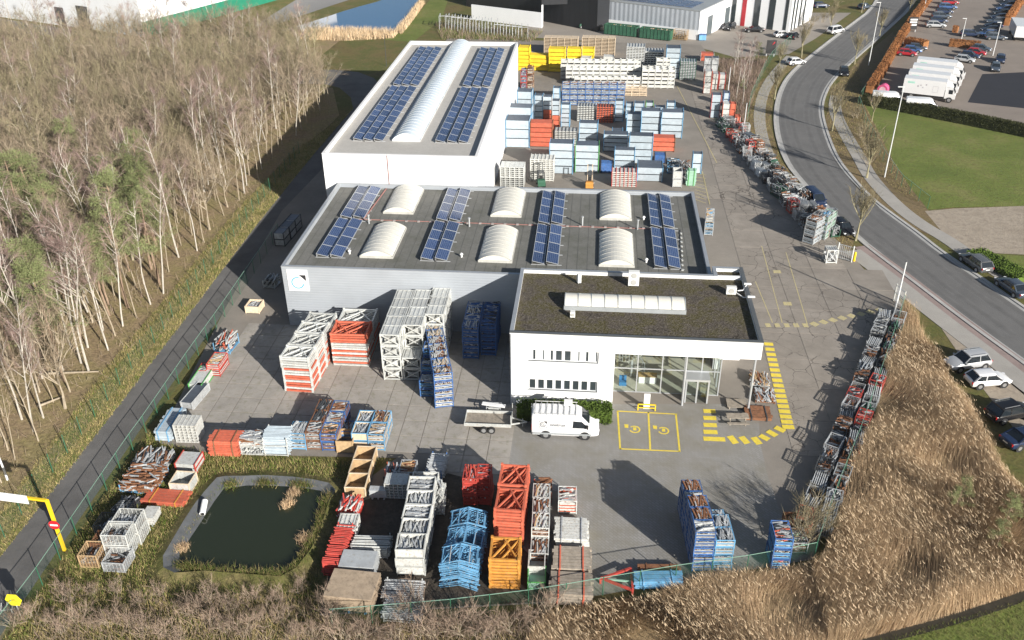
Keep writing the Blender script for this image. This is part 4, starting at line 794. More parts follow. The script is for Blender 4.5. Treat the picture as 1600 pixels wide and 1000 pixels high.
# stacks along the lane's fence side
LF = 'board pack in the row between the lane and the birches'; GF = 'packs beside the birches'
for x0,x1,yt,yb,n,c1,c2 in ((1094,1115,84,96,2,'orange','galv'),(1099,1110,91,113,2,'galv','galv'),(1111,1121,91,113,2,'galv','galv'),(1098,1110,112,147,4,'galvw','orange'),(1111,1121,116,141,3,'galvw','red'),(1122,1132,117,140,3,'galvw','red'),(1109,1124,149,185,3,'bgrey','red'),(1127,1139,163,189,3,'galvw','orange'),(1129,1138,146,166,2,'bgrey','blue')): yard_stack(x0,x1,yt,yb,n,1.8,c1,c2,'plank',LF,GF)
for x0,x1,yt,yb,n in ((1140,1148,163,182,2),(1147,1155,183,198,2)): yard_stack(x0,x1,yt,yb,n,1.6,'orange','orange','plank','bright orange pack at the fence beside the lane','orange packs by the lane fence')
# --- assorted scrap along the lane boundary
jr = random.Random(21); LINE = [W(*p) for p in ((1125,194),(1150,222),(1180,262),(1210,296),(1240,330),(1262,355),(1280,376))]
def along(line, s):
    L_ = [(line[i+1]-line[i]).length for i in range(len(line)-1)]; s *= sum(L_)
    for i, l in enumerate(L_):
        if s <= l or i == len(L_)-1: return line[i].lerp(line[i+1], min(1,s/l)), (line[i+1]-line[i]).normalized()
        s -= l
PAL = [('junk','galv','galv',('dark','rust','galv')),('still','red','red',('red','rust','dark')),('junk','dgreen','dgreen',('dgreen','galv','dark')),('wire','galv','galv',('dark','rust')),('still','galv','galv',('galv','dark','white')),('junk','rust','rust',('rust','dark')),('wire','dark','dark',('dark','rust','galv')),('tube','galv','galv',None)]
for i in range(54):
    p, d_ = along(LINE, (i//3+.5)/18); nv = Vector((d_.y,-d_.x,0))
    k, c1, c2, fl_ = PAL[jr.randrange(len(PAL))]
    w_, dd_ = jr.choice(((1.3,1.1),(1.7,1.2),(2.2,1.2))); q = p+nv*(.4-(i%3)*1.35)+d_*jr.uniform(-.3,.3)
    put(k, (q.x,q.y,.05), math.atan2(d_.y,d_.x)+jr.uniform(-.25,.25), w_, dd_, round(jr.uniform(1.0,2.1),1), c1, c2, {'junk':'open rack heaped with loose scrap along the lane boundary','still':'stillage of mixed parts in the scrap row along the lane','wire':'wire box of scrap in the row along the lane','tube':'rack of galvanised tubes in the scrap row along the lane'}[k], 'scrap row along the lane', **({'fill':fl_} if fl_ else {}))
stack('still', (1254,379), (1270,384), 1.15, 3, 1.5, 'galv', 'bgrey', 'grey stillage stacked at the yard gate beside the parked cars', 'grey stillages at the gate', rows=2, fill=('dark','galv','rust')); stack('still', (1274,372), (1288,376), 1.15, 3, 1.3, 'galv', 'mint', 'stillage with green parts stacked by the parked black car', 'green filled stillages', fill=('mint','lblue','galv'), rows=2)
stack('xcr', (1290,412), (1306,412), 1.8, 1, 1.2, 'galvw', 'galv', 'small pale frame cage standing at the end of the scrap row', None)
# --- boundary towards the reeds
RB = [(1352,512,1372,514,1.1,1,1.4,'junk','galvw','galvw',('galvw','galv','red')),(1346,551,1370,553,1.2,1,2.4,'wire','galvw','galv',('orange','red','orange')),(1336,592,1362,594,1.1,1,3.4,'board','white','galv',None),(1330,612,1350,613,1.1,1,1.4,'wire','dark','dark',('dark','galv')),(1325,633,1344,634,1.0,1,1.4,'wire','rust','dark',('dark','rust')),(1316,662,1338,664,1.0,1,2.2,'tube','galvw','galv',None),(1380,520,1392,521,1.,1,1.4,'wire','rust','dark',('dark',)),(1376,545,1390,546,1.2,1,1.4,'box','dgreen','galv',('dark','galv')),(1370,580,1384,581,1.2,1,2.,'box','galv','dark',('dark','lblue')),(1360,605,1374,606,1.0,1,1.4,'wire','rust','red',('red','orange','rust')),(1342,660,1358,662,1.0,1,2.4,'board','plyg','dark',None),(1332,690,1350,691,1.0,1,1.8,'board','lblue','dark',None),(1308,690,1326,692,1.,1,1.4,'junk','blue','blue',('blue','galv','dark')),(1292,745,1318,748,1.0,1,4.6,'tube','galv','red',None),(1280,790,1304,793,1.,1,3.0,'tube','galvw','galv',None),(1372,478,1386,482,1.0,1,1.2,'junk','galv','blue',('blue','red','galv'))]
RN = {'junk':'open rack of mixed bars beside the reed fence','wire':'wire scrap box beside the reed fence','board':'stack of sheets under the reed fence','tube':'long rack of galvanised tubes beside the reed fence','box':'box pallet standing against the reed fence'}
rb_ = [W(*p) for p in ((1392,500),(1368,570),(1330,672),(1300,745),(1268,835))]
for i in range(44):
    p, d_ = along(rb_, (i//2+.5)/22); nv = Vector((d_.y,-d_.x,0)); k, c1, c2, fl_ = PAL[jr.randrange(len(PAL))]; q = p+nv*(-.75 if i%2 else .75)+d_*jr.uniform(-.2,.2)
    put(k, (q.x,q.y,.05), math.atan2(d_.y,d_.x)+jr.uniform(-.12,.12), jr.choice((1.3,1.6,1.9)), 1.2, round(jr.uniform(.8,1.5),1), c1, c2, RN[k if k != 'still' else 'box'].replace('box pallet','mixed stillage'), 'row beside the reed fence', **({'fill':fl_} if fl_ else {}))
for x0,y0,x1,y1,h_,n,d_,k,c1,c2,fl_ in RB[:0]: stack(k, (x0,y0), (x1,y1), h_, n, d_, c1, c2, RN[k], 'row beside the reed fence', **({'fill':fl_} if fl_ else {}))
stack('still', (1203,891), (1230,892), 1.05, 3, 1.9, 'blue', 'lblue', 'blue stillage of scrap stacked at the fence corner by the bare bush', 'blue stillages at the fence corner', fill=('galv','galvw','rust','dark','orange')); stack('still', (1236,866), (1260,866), 1.1, 1, 1.6, 'galv', 'rust', 'grey stillage of bars at the fence corner', None, fill=('galv','mint','dark')); stack('box', (1230,842), (1258,842), 1.1, 1, 1.7, 'rust', 'rust', 'rusty box pallet behind the corner stillages', None, fill=('rust','dark'))
# --- the two tall blue stacks on the block paving
LT = 'blue stillage of fittings in the tall stack on the block paving'
stack('still', (1080,893), (1110,893), .78, [5,5,5,4,4], 1.25, 'blue', 'galv', LT, 'tall paving stacks', rows=5, fill=('galv','galv','rust','galvw','dark')); stack('still', (1113,893), (1141,893), .78, [4,4,3], 1.3, 'lblue', 'galvw', 'light blue stillage of fittings in the shorter stack on the block paving', 'short paving stacks', rows=3, fill=('galvw','galv','rust','dark'))
# --- slab yard: lattice frames
LL = '{c} lattice frame in the left stacks before the grey hall'; c_lat = lambda r_,c,i: ('orange','galvw') if i in (0,2,3,5,6,9) else ('galvw','galvw')
stack('truss', (446,611), (490,614), .27, [15,15,15,14], 2.05, 'galvw', 'galvw', LL, 'left lattice frame stacks', rows=4, colf=c_lat, jit=.02, flip=True, gapy=.25, seeds=1)
stack('truss', (522,571), (577,573), .27, [14,13], 2.6, 'orange', 'galvw', '{c} lattice frame in the pair of stacks beside the cages', 'right lattice frame stacks', rows=2, colf=lambda r_,c,i: ('orange','orange') if (i > 9 and r_ == 0) or i in (1,4,6) else ('galvw','galvw'), jit=.02, flip=True, gapy=.4, seeds=1)
LX = 'pale steel braced cage in the block of cages against the hall'
stack('xcr', (601,594), (629,595), 1.32, [4,4,4,4,4], 1.72, 'galvw', 'galvw', LX, 'braced cage block', rows=5, cols=1); stack('xcr', (632,594), (659,595), 1.32, [2,4,4,4,4], 1.72, 'galvw', 'galvw', LX, 'braced cage block', rows=5); stack('xcr', (669,560), (696,561), 1.32, [4,4,4], 1.72, 'galvw', 'galvw', LX, 'braced cage block', rows=3)
LBS = 'blue stillage in the long mixed row between cages and office'
stack('still', (657,621), (679,622), .95, [2,3,4], 1.3, 'blue', 'lblue', 'blue stillage in the short row beside the pale cages', 'short blue row', rows=3, fill=('galv','galvw','dark')); stack('still', (681,639), (709,636), .98, [4]*9, 1.25, 'blue', 'galvw', LBS, 'long blue row', rows=9, fill=('galvw','galv','rust','pale','galv','dark'))
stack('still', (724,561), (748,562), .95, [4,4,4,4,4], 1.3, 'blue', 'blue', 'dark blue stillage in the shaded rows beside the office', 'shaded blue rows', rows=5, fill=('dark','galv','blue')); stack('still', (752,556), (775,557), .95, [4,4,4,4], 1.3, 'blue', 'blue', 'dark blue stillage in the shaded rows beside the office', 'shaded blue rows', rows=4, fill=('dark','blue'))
# --- left edge of the slab yard and the row above the pond
E = [('beam',(244,690),(269,691),.55,2,3.6,'bgrey','lblue',1,'white and pale blue board pack at the service road fence'),('grid',(277,692),(311,693),1.9,1,1.6,'white','galv',1,'white grid rack beside the blue ended board packs'),('plank',(284,640),(303,642),.8,1,3.4,'galv','galv',1,'pale grey board pack in the row along the service road fence'),('plank',(296,612),(318,613),.8,1,3.2,'galvw','green',1,'white board pack with green straps along the service road fence'),('still',(311,590),(324,590),.8,1,1.4,'red','galv',1,'small red stillage along the service road fence'),('still',(326,588),(345,589),.7,2,2.2,'red','galvw',1,'red and white stillage at the slab edge'),('junk',(336,552),(360,554),1.5,1,2.2,'lblue','lblue',1,'light blue stillage frame with amber parts at the slab edge'),('box',(385,490),(405,491),.9,1,1.6,'pale','pale',1,'pale timber box near the hall corner'),
('beam',(329,714),(375,716),.42,4,1.7,'orange','rust',1,'pack of orange beams above the pond'),('junk',(379,712),(415,713),.85,2,1.6,'galvw','orange',1,'white post rack of orange frames above the pond'),('tube',(415,713),(451,714),1.0,2,1.9,'bgrey','galvw',1,'pale tube rack with white posts above the pond'),('still',(454,703),(479,704),.9,2,1.7,'lblue','galv',1,'blue stillage of bars next to the pale tube rack'),('still',(481,703),(503,704),.95,2,1.6,'rust','galv',3,'rusty stillage of mixed scrap above the pond'),('still',(504,705),(528,706),.95,2,1.6,'blue','rust',3,'blue and rust stillage of mixed scrap above the pond'),('box',(528,708),(552,709),1.3,1,1.7,'wood','wood',1,'plain timber box among the scrap stillages'),('still',(533,690),(556,690),1.1,1,1.5,'blue','lblue',1,'bright blue stillage behind the timber box'),('box',(553,702),(576,703),.9,2,1.6,'pale','lblue',2,'cream box pallet with blue rim at the row end'),('still',(577,704),(602,705),.9,2,1.7,'lblue','pale',2,'light blue stillage of cream parts at the row end'),('box',(541,778),(571,779),1.15,1,1.7,'wood','pale',3,'timber sided crate in the row beside the pond'),
('junk',(601,757),(622,758),1.0,1,1.6,'dark','blue',1,'dark stillage with white sack beside the grid racks'),('still',(624,752),(648,753),1.0,1,1.6,'galv','galv',1,'grey stillage of fittings behind the grid racks'),('grid',(603,779),(637,780),1.5,1,1.4,'galvw','galv',1,'pale grid rack standing beside grey sheet panels'),('board',(578,780),(604,781),.9,1,.6,'plyg','galv',1,'grey sheet panels leaning by the grid rack'),('tube',(668,750),(690,752),1.1,1,2.4,'galv','blue',1,'loose bundle of silver tubes beyond the grid racks')]
for k,a,b_,h_,n,d_,c1,c2,r_,lab in E: stack(k, a, b_, h_, n, d_, c1, c2, lab, lab if (n*r_ > 1) else None, rows=r_, **({'fill':('orange','galvw','galv','rust','dark')} if k == 'junk' else {'fill':('rust','galv','galv','wood','dark')} if k in ('still','box') and c1 != 'wood' else {'fill':None} if k == 'box' else {}))
# --- corner by the pond, left
F = [('wire',(128,888),(156,889),1.3,1,1.5,'wood','rust','rusty wire box nearest the height bar'),('wire',(146,868),(170,869),1.2,1,1.4,'rust','rust','brown wire box behind the height bar boxes'),('wire',(164,895),(197,897),1.0,1,1.6,'galv','galv','low grey wire box of chain beside the pond corner'),('wire',(168,872),(206,873),1.15,2,1.5,'galvw','galv','tall pale wire boxes stacked two high left of the pond'),('wire',(184,852),(222,853),1.15,2,1.6,'galvw','rust','pale wire boxes with rusty base left of the pond'),('junk',(178,810),(205,812),.9,1,1.8,'dark','dark','heap of dark couplers in a rusty frame left of the pond'),('board',(222,822),(242,823),.8,1,1.4,'white','galv','white boxes stacked beside the pale wire boxes'),('beam',(222,790),(288,795),.45,1,1.6,'orange','amber','pack of orange formwork props beside the pond'),('junk',(190,770),(240,775),1.0,1,2.8,'lblue','galv','blue posted rack of loose bars along the fence'),('junk',(205,742),(255,745),.9,1,2.6,'galv','lblue','long rack of grey bars along the fence above the props'),('box',(269,771),(298,773),1.1,1,1.5,'galvw','pale','white box pallet with timber rim above the orange props'),('plank',(276,740),(308,742),.5,2,1.8,'galvw','red','white and red board packs on the corner of the pond lawn'),('wire',(152,840),(178,841),1.2,1,1.5,'dark','dark','dark wire box between the rusty boxes and the coupler heap')]
for k,a,b_,h_,n,d_,c1,c2,lab in F: stack(k, a, b_, h_, n, d_, c1, c2, lab, lab if n > 1 else None, **({'fill':('dark','galv','rust')} if k in ('wire','junk') else {'fill':None} if k == 'box' else {}))
# --- rows at the bottom of the yard
stack('xcr', (528,845), (556,846), 1.2, 1, 1.7, 'white', 'white', 'white cage with shelves beside the pond', None); stack('junk', (528,812), (560,814), 1.2, 1, 1.6, 'red', 'white', 'rack of red and white barrier bars beside the pond', None, fill=('red','white','red')); stack('tube', (552,872), (606,874), 1.1, 1, 1.6, 'galvw', 'galv', 'rack of pale tubes beyond the plywood stacks', None); stack('tube', (507,900), (530,902), .7, 2, 4.2, 'red', 'red', 'red tube racks lying beside the plywood stacks', 'red tube racks')
stack('board', (532,905), (586,908), 1.3, 1, 1.7, 'plyg', 'orange', 'grey topped board stack on orange bearers at the yard bottom', None); stack('board', (508,955), (582,962), 1.5, 1, 2.6, 'ply', 'lblue', 'large plywood stack on light blue bearers at the yard bottom', None); stack('tube', (600,945), (655,948), .9, 1, 1.7, 'galv', 'galvw', 'grey tube rack below the white box pallets', 'grey tube racks at the yard bottom'); stack('tube', (600,972), (655,976), .9, 1, 1.6, 'galv', 'galvw', 'grey tube rack below the white box pallets', 'grey tube racks at the yard bottom')
LW = 'white box pallet of frames in the long row beside the blue bent frames'
stack('box', (622,900), (664,901), .88, [3,3,3,3,3,2], 1.55, 'white', 'galvw', LW, 'white box pallets', rows=6, fill=('galvw','white','galv'), jit=.04); stack('junk', (668,806), (694,806), 1.6, 1, 2.4, 'galvw', 'galvw', 'white frames piled beside the white box pallets', None, fill=('galvw','white'))
for r_ in range(3):
    a = W(690,922); b_ = W(748,922); d_ = 1.75
    for i in range(17 if r_ == 0 else 15):
        put('chev', ((a.x+b_.x)/2+ur.uniform(-.08,.08), a.y+.9+r_*2.1+ur.uniform(-.05,.05), .1+i*.155), ur.uniform(-.07,.07), 2.8+ur.uniform(-.1,.1), d_, .15, 'lblue', 'galvw' if i%4 == 0 else 'lblue', 'light blue bent frame in the nested stacks at the yard bottom', 'nested blue frames')
LR = 'big red lattice frame in the stacks between blue frames and stillages'
stack('truss', (773,850), (818,853), .3, [12,12], 2.5, 'orange', 'galvw', LR, 'big red lattice stacks', rows=2, jit=.015, gapy=.3, seeds=1, colf=lambda r_,c,i: ('orange','orange')); stack('truss', (765,920), (812,922), .3, [10], 2.3, 'amber', 'galvw', 'amber lattice frame in the stack before the red ones', 'amber lattice stack', colf=lambda r_,c,i: ('amber','amber'), seeds=1)
for r_ in range(2): stack('still', (724+r_*22,790), (745+r_*22,791), .95, 3, 1.7, 'red', 'red', 'stillage of bright red couplers beside the red lattice frames', 'red stillages', fill=('red','red','orange'), jit=.03)
stack('still', (829,880), (856,881), 1.0, [1,2,2,2], 1.6, 'galvw', 'rust', 'pale stillage of rusty beams in the row beside the red lattice frames', 'pale stillages beside red frames', rows=4, fill=('wood','rust','galvw')); stack('box', (826,900), (850,901), 1.0, 1, 1.6, 'white', 'white', 'white open box at the end of the pale stillages', None, fill=None); stack('box', (825,922), (851,923), .8, 1, 1.5, 'mint', 'green', 'pale green box pallet at the yard bottom', None, fill=None); stack('junk', (834,785), (861,786), 1.2, 1, 1.7, 'red', 'rust', 'red frame of rusty bars at the paving edge', None, fill=('red','rust')); stack('xcr', (836,812), (858,813), 1.3, 1, 1.8, 'galvw', 'galv', 'small braced white cage at the paving edge', None); stack('still', (872,803), (900,804), 1.4, 1, 1.7, 'galvw', 'orange', 'white cage on orange base at the paving edge', None, fill=('white','orange'))
stack('beam', (866,858), (918,860), .5, 2, 2.4, 'white', 'galv', 'white aluminium beam pack on the block paving', 'white beam packs'); stack('beam', (862,905), (922,908), .55, 2, 2.3, 'grey', 'orange', 'weathered timber beam pack with orange straps', 'timber beam packs', rows=1); stack('beam', (858,945), (924,949), .55, 2, 2.2, 'grey', 'orange', 'weathered timber beam pack with orange straps', 'timber beam packs')
stack('beam', (990,922), (1066,921), .35, 2, 1.1, 'lblue', 'lblue', 'light blue beam bundle under the bottom fence', 'light blue beam bundles'); stack('beam', (998,903), (1062,903), .45, 1, .9, 'rust', 'rust', 'rusty beam bundle behind the light blue beams', None)
b = MB(); p0, p1, p2 = W(938,912), W(985,897), W(988,930)
for q0, q1 in ((p0,p1),(p1,p2),(p2,p0)): b.bar((q0.x,q0.y,.5),(q1.x,q1.y,.6),.16,MT['red'])
b.bar((p0.x,p0.y,0),(p0.x,p0.y,.55),.14,MT['red']); b.bar((p1.x,p1.y,0),(p1.x,p1.y,.6),.14,MT['red']); b.bar((p2.x,p2.y,0),(p2.x,p2.y,.6),.14,MT['red']); b.bar((p0.x,p0.y,.5),(p2.x+.5,p2.y+.8,.5),.1,MT['mint']); tag(ob('trailer_frame', b), 'red triangular drawbar frame under the bottom fence', 'frame')
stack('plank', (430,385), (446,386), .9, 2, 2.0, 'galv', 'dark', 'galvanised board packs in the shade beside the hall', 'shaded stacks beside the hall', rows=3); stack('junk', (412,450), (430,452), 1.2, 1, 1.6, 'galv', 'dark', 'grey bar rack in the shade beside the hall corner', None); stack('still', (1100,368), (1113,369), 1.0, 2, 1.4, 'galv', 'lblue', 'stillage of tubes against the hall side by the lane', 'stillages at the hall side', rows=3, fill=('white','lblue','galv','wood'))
stack('beam', (1166,658), (1206,660), .3, 1, 2.0, 'rust', 'dark', 'rusty steel beams laid beside the entrance', None); stack('junk', (1180,630), (1210,632), .5, 1, 1.7, 'rust', 'galv', 'low rack of rusty offcuts beside the entrance corner', None, fill=('rust','wood','galv')); stack('junk', (1172,604), (1200,606), .6, 1, 1.8, 'galv', 'rust', 'heap of timber and bar offcuts along the office side', None, fill=('wood','pale','rust')); 
# ------------------------------------------------------------------ vehicles
cglass = pm('car_glass', (.015,.02,.025), .06, var=.05, spec=.7); chrome = pm('wheel_alloy', (.5,.51,.52), .3, .7, var=.05); lamp_r = pm('tail_lamp', (.35,.01,.01), .25); lamp_w = pm('head_lamp', (.75,.76,.78), .15); plastic = pm('black_plastic', (.03,.03,.032), .6); plate = pm('number_plate', (.75,.74,.70), .5)
PAINT = {k: pm(k+'_car_paint', c, .22, .15, var=.03, spec=.6) for k, c in dict(black=(.012,.012,.014), navy=(.02,.035,.08), silver=(.45,.46,.47), grey=(.13,.135,.14), white=(.80,.80,.80), red=(.38,.02,.03), blue=(.05,.11,.26), slate=(.07,.09,.12)).items()}
def loft(b, secs, mat, close=True):
    n = len(secs[0]); vs = [p for s_ in secs for p in s_]; fs = []
    for i in range(len(secs)-1):
        for j in range(n): fs.append((i*n+j, i*n+(j+1)%n, (i+1)*n+(j+1)%n, (i+1)*n+j))
    fs += [tuple(range(n-1,-1,-1)), tuple((len(secs)-1)*n+j for j in range(n))]; b.raw(vs, fs, mat)
def fin(b, name, ang=32):
    me = b.mesh(name, True)
    try: me.set_sharp_from_angle(angle=R(ang))
    except Exception: pass
    return me
def sec(x, w, z0, z1, crown=.04):
    h = [(0,z0),(w*.86,z0),(w*.97,z0+.12),(w,z0+.35*(z1-z0)),(w*.985,z1-.14*(z1-z0)-.03),(w*.91,z1-.01),(w*.5,z1+crown*.8),(0,z1+crown)]
    return [(x,y,z) for y, z in h]+[(x,-y,z) for y, z in h[-2:0:-1]]
def wheel_parts(r, wd):
    a = MB(); a.tube((0,-wd/2,0),(0,wd/2,0),r,r,18,rubber); c = MB()
    for s_ in (-1,1): c.tube((0,s_*(wd/2-.02),0),(0,s_*(wd/2+.012),0),r*.64,r*.60,12,chrome)
    return fin(a,'tyre'), fin(c,'rim')
WHL = wheel_parts(.335,.23); WHV = wheel_parts(.37,.25); WHT = wheel_parts(.5,.3)
CARS = dict(suv=(4.5,.93,.30,.98,1.66,(-2.0,-1.55,.35,1.05)), hatch=(4.2,.89,.26,.90,1.47,(-1.95,-1.35,.25,1.0)), sedan=(4.7,.91,.24,.90,1.43,(-1.75,-.95,.30,1.1)), estate=(4.7,.92,.26,.93,1.50,(-2.2,-1.75,.30,1.05)), mpv=(4.7,.93,.28,1.0,1.80,(-2.25,-2.0,.75,1.5)))
CC = {}
def car_parts(kind, col):
    if (kind,col) in CC: return CC[kind,col]
    L, w, z0, zb, zr, (rb, rt, ft, fb) = CARS[kind]; P = PAINT[col]; h = L/2; b = MB()
    loft(b, [sec(-h,w*.80,z0+.12,zb-.14),sec(-h+.10,w*.93,z0+.02,zb-.03),sec(-h+.5,w,z0,zb),sec(rb+.6,w,z0,zb+.01),sec(fb,w,z0,zb-.01),sec(fb+.45,w*.99,z0,zb-.06),sec(h-.45,w*.95,z0,zb-.16),sec(h-.12,w*.86,z0+.03,zb-.26),sec(h,w*.70,z0+.14,zb-.36)], P); body = fin(b,'body',40)
    g = MB(); ws, wt = w*.90, w*.74
    def ring(x0, x1, y, z): return [(x0,-y,z),(x1,-y,z),(x1,y,z),(x0,y,z)]
    lo, hi = ring(rb,fb,ws,zb-.03), ring(rt,ft,wt,zr-.05); g.raw(lo+hi, [(0,1,5,4),(1,2,6,5),(2,3,7,6),(3,0,4,7),(4,5,6,7)], cglass); win = fin(g,'window',20)
    r = MB(); loft(r, [[(x,y*k,z) for y, z in ((-wt-.03,zr-.09),(-wt+.04,zr-.02),(-wt*.5,zr+.01),(0,zr+.02),(wt*.5,zr+.01),(wt-.04,zr-.02),(wt+.03,zr-.09))] for x, k in ((rt-.08,.95),(rt+.15,1.0),((rt+ft)/2,1.01),(ft-.12,1.0),(ft+.06,.96))], P)
    for s_ in (-1,1):
        for (xa, xb, wd_) in ((rb-.02,rt,.13),(fb+.02,ft,.09),((rb+fb)/2-.25,(rt+ft)/2-.1,.09)): r.bar((xa,s_*(ws+.005),zb-.04),(xb,s_*(wt+.012),zr-.06),wd_,P,.05)
    if kind in ('suv','estate'):
        for s_ in (-1,1): r.bar((rt+.1,s_*(wt-.06),zr+.05),(ft-.15,s_*(wt-.06),zr+.05),.04,chrome)
    roof = fin(r,'roof',40); parts = [('body',body),('window',win),('roof',roof)]
    for s_ in (-1,1):
        k = MB(); k.cbox((h-.17,s_*w*.63,zb-.30),(.24,.34,.13),lamp_w,s_*-.35); parts.append(('headlight',k.mesh('headlight'))); k = MB(); k.cbox((-h+.10,s_*w*.74,zb-.17),(.16,.26,.22),lamp_r,s_*.3); parts.append(('tail_light',k.mesh('tail_light')))
        k = MB(); k.cbox((fb-.15,s_*(w+.07),zb+.05),(.14,.18,.13),P); parts.append(('mirror',k.mesh('mirror')))
    k = MB(); k.box(h-.06,-w*.45,z0+.10,h+.012,w*.45,z0+.30,plastic); k.box(-h-.012,-w*.6,z0+.08,-h+.1,w*.6,z0+.24,plastic); parts.append(('bumper',k.mesh('bumper')))
    k = MB(); k.box(-h-.02,-.26,z0+.34,-h+.03,.26,z0+.45,plate); parts.append(('number_plate',k.mesh('number_plate')))
    for xx in (-h+.85,h-.88):
        for s_ in (-1,1): k = MB(); k.tube((xx,s_*(w-.06),.345),(xx,s_*(w+.006),.345),.41,.41,18,plastic); parts.append(('wheel_arch',k.mesh('wheel_arch')))
    CC[kind,col] = (parts, [(xx,s_*(w-.10),.335) for xx in (-h+.85,h-.88) for s_ in (-1,1)]); return CC[kind,col]
def car(kind, col, loc, rz, label, group=None):
    parts, wl_ = car_parts(kind, col); t_ = thing('parked_car', label, 'car', loc, rz, group)
    for n, me in parts: ob(n, me, t_)
    for p in wl_: ty = ob('wheel', WHL[0], t_, p); ob('rim', WHL[1], ty)
    return t_
def car2(kind, col, rear, front, label, group=None, side=1, name=None):
    """placed by its two near wheels: rear and front wheel foot"""
    a, c = W(*rear), W(*front); d_ = (c-a).normalized(); n_ = Vector((-d_.y,d_.x,0)); o = (a+c)/2+n_*.8*side; t_ = car(kind, col, (o.x,o.y,.05), math.atan2(d_.y,d_.x), label, group); return t_
car2('suv','silver',(1537,577),(1497,583),'silver grey SUV with dark bonnet beside the white parked car',side=-1); car2('hatch','white',(1530,609),(1567,606),'white coupe backed onto the reed edge beside the silver SUV'); car2('suv','black',(1566,664),(1604,656),'black SUV with roof rails beside the reed bed'); car2('sedan','navy',(1592,705),(1632,695),'dark blue car parked last along the reed bed')
car2('estate','grey',(1526,427),(1500,408),'grey estate car on the kerb beside the clipped verge',side=-1); car2('sedan','slate',(1583,466),(1557,447),'slate saloon parked behind the grey estate',side=-1)
def car3(kind, col, c, rz, label, group=None): p = W(*c); return car(kind, col, (p.x,p.y,.05), rz, label, group)
hd = math.atan2(W(1330,365).y-W(1292,330).y, W(1330,365).x-W(1292,330).x)
car3('mpv','navy',(1272,318),hd,'dark people carrier parked behind the scrap row on the verge'); car3('hatch','black',(1315,362),hd,'black hatchback parked on the verge by the yard gate')
car3('hatch','black',(1318,117),R(-100),'black car driving round the bend'); car3('hatch','white',(1243,101),R(25),'white hatchback on the verge under the small street trees'); car3('mpv','white',(1305,52),R(40),'white people carrier parked on the verge before the bend'); car3('hatch','white',(1222,58),R(20),'white car parked before the strip windowed office'); car3('hatch','black',(1239,60),R(60),'black car next to the white one at the strip windowed office'); car3('estate','black',(1139,46),R(-120),'black estate at the warehouse corner'); car3('sedan','black',(1178,50),R(185),'dark saloon in front of the black strip windows'); car3('hatch','slate',(1350,14),R(40),'slate hatchback on the far verge'); car3('hatch','navy',(1268,10),R(10),'dark car in the lot behind the street trees', 'cars behind the street trees'); car3('hatch','navy',(1282,12),R(10),'dark car in the lot behind the street trees', 'cars behind the street trees')
GP = 'cars in the hedged car park'; cr_ = random.Random(4)
park = sheet('car_park', PX((1352,160),(1600,214),(1720,235),(1760,60),(1640,-30),(1470,-30),(1400,72)), .018, asphalt('car_park_asphalt', (.25,.215,.185), .14, .12))
sheet('new_asphalt', PX((1535,116),(1600,113),(1700,112),(1700,180),(1512,160)), .03, asphalt('fresh_asphalt', (.035,.037,.045), .1, .3))
ns = {'navy':'navy','black':'black','silver':'silver','red':'red','blue':'blue','slate':'slate grey','white':'white'}
def carpark(kind, col, c, rz, row): car3(kind, col, c, rz+cr_.uniform(-.03,.03), f'{ns[col]} car in the {row}', f'{ns[col]} cars, {row}')
for i, col in enumerate(('silver','navy','slate','navy','blue','red','silver','navy','blue','slate')): carpark('hatch' if i%2 else 'estate', col, (1461+i*4.6,43-i*7.2), R(-4), 'car park row along the brown hedge')
for i, col in enumerate(('blue','navy','navy','slate','navy','black','blue','navy','slate','navy','blue','navy')): carpark('hatch' if i%3 else 'estate', col, (1542+i*4.6,57-i*6.6), R(176), 'car park row opposite the brown hedge')
for c, col in (((1516,57),'navy'),((1555,62),'slate')): carpark('estate', col, c, R(-8), 'middle of the car park by the clipped hedge')
for c, col in (((1424,82),'blue'),((1416,87),'red'),((1432,78),'slate')): carpark('hatch', col, c, R(-15), 'car park corner behind the trucks')
for c, col in (((1532,80),'slate'),((1524,86),'red'),((1514,91),'navy'),((1506,97),'silver')): carpark('hatch', col, c, R(-25), 'short row beside the truck cabs')
for c, col in (((1562,97),'navy'),((1554,110),'slate')): carpark('hatch', col, c, R(-110), 'pair facing the fresh asphalt')
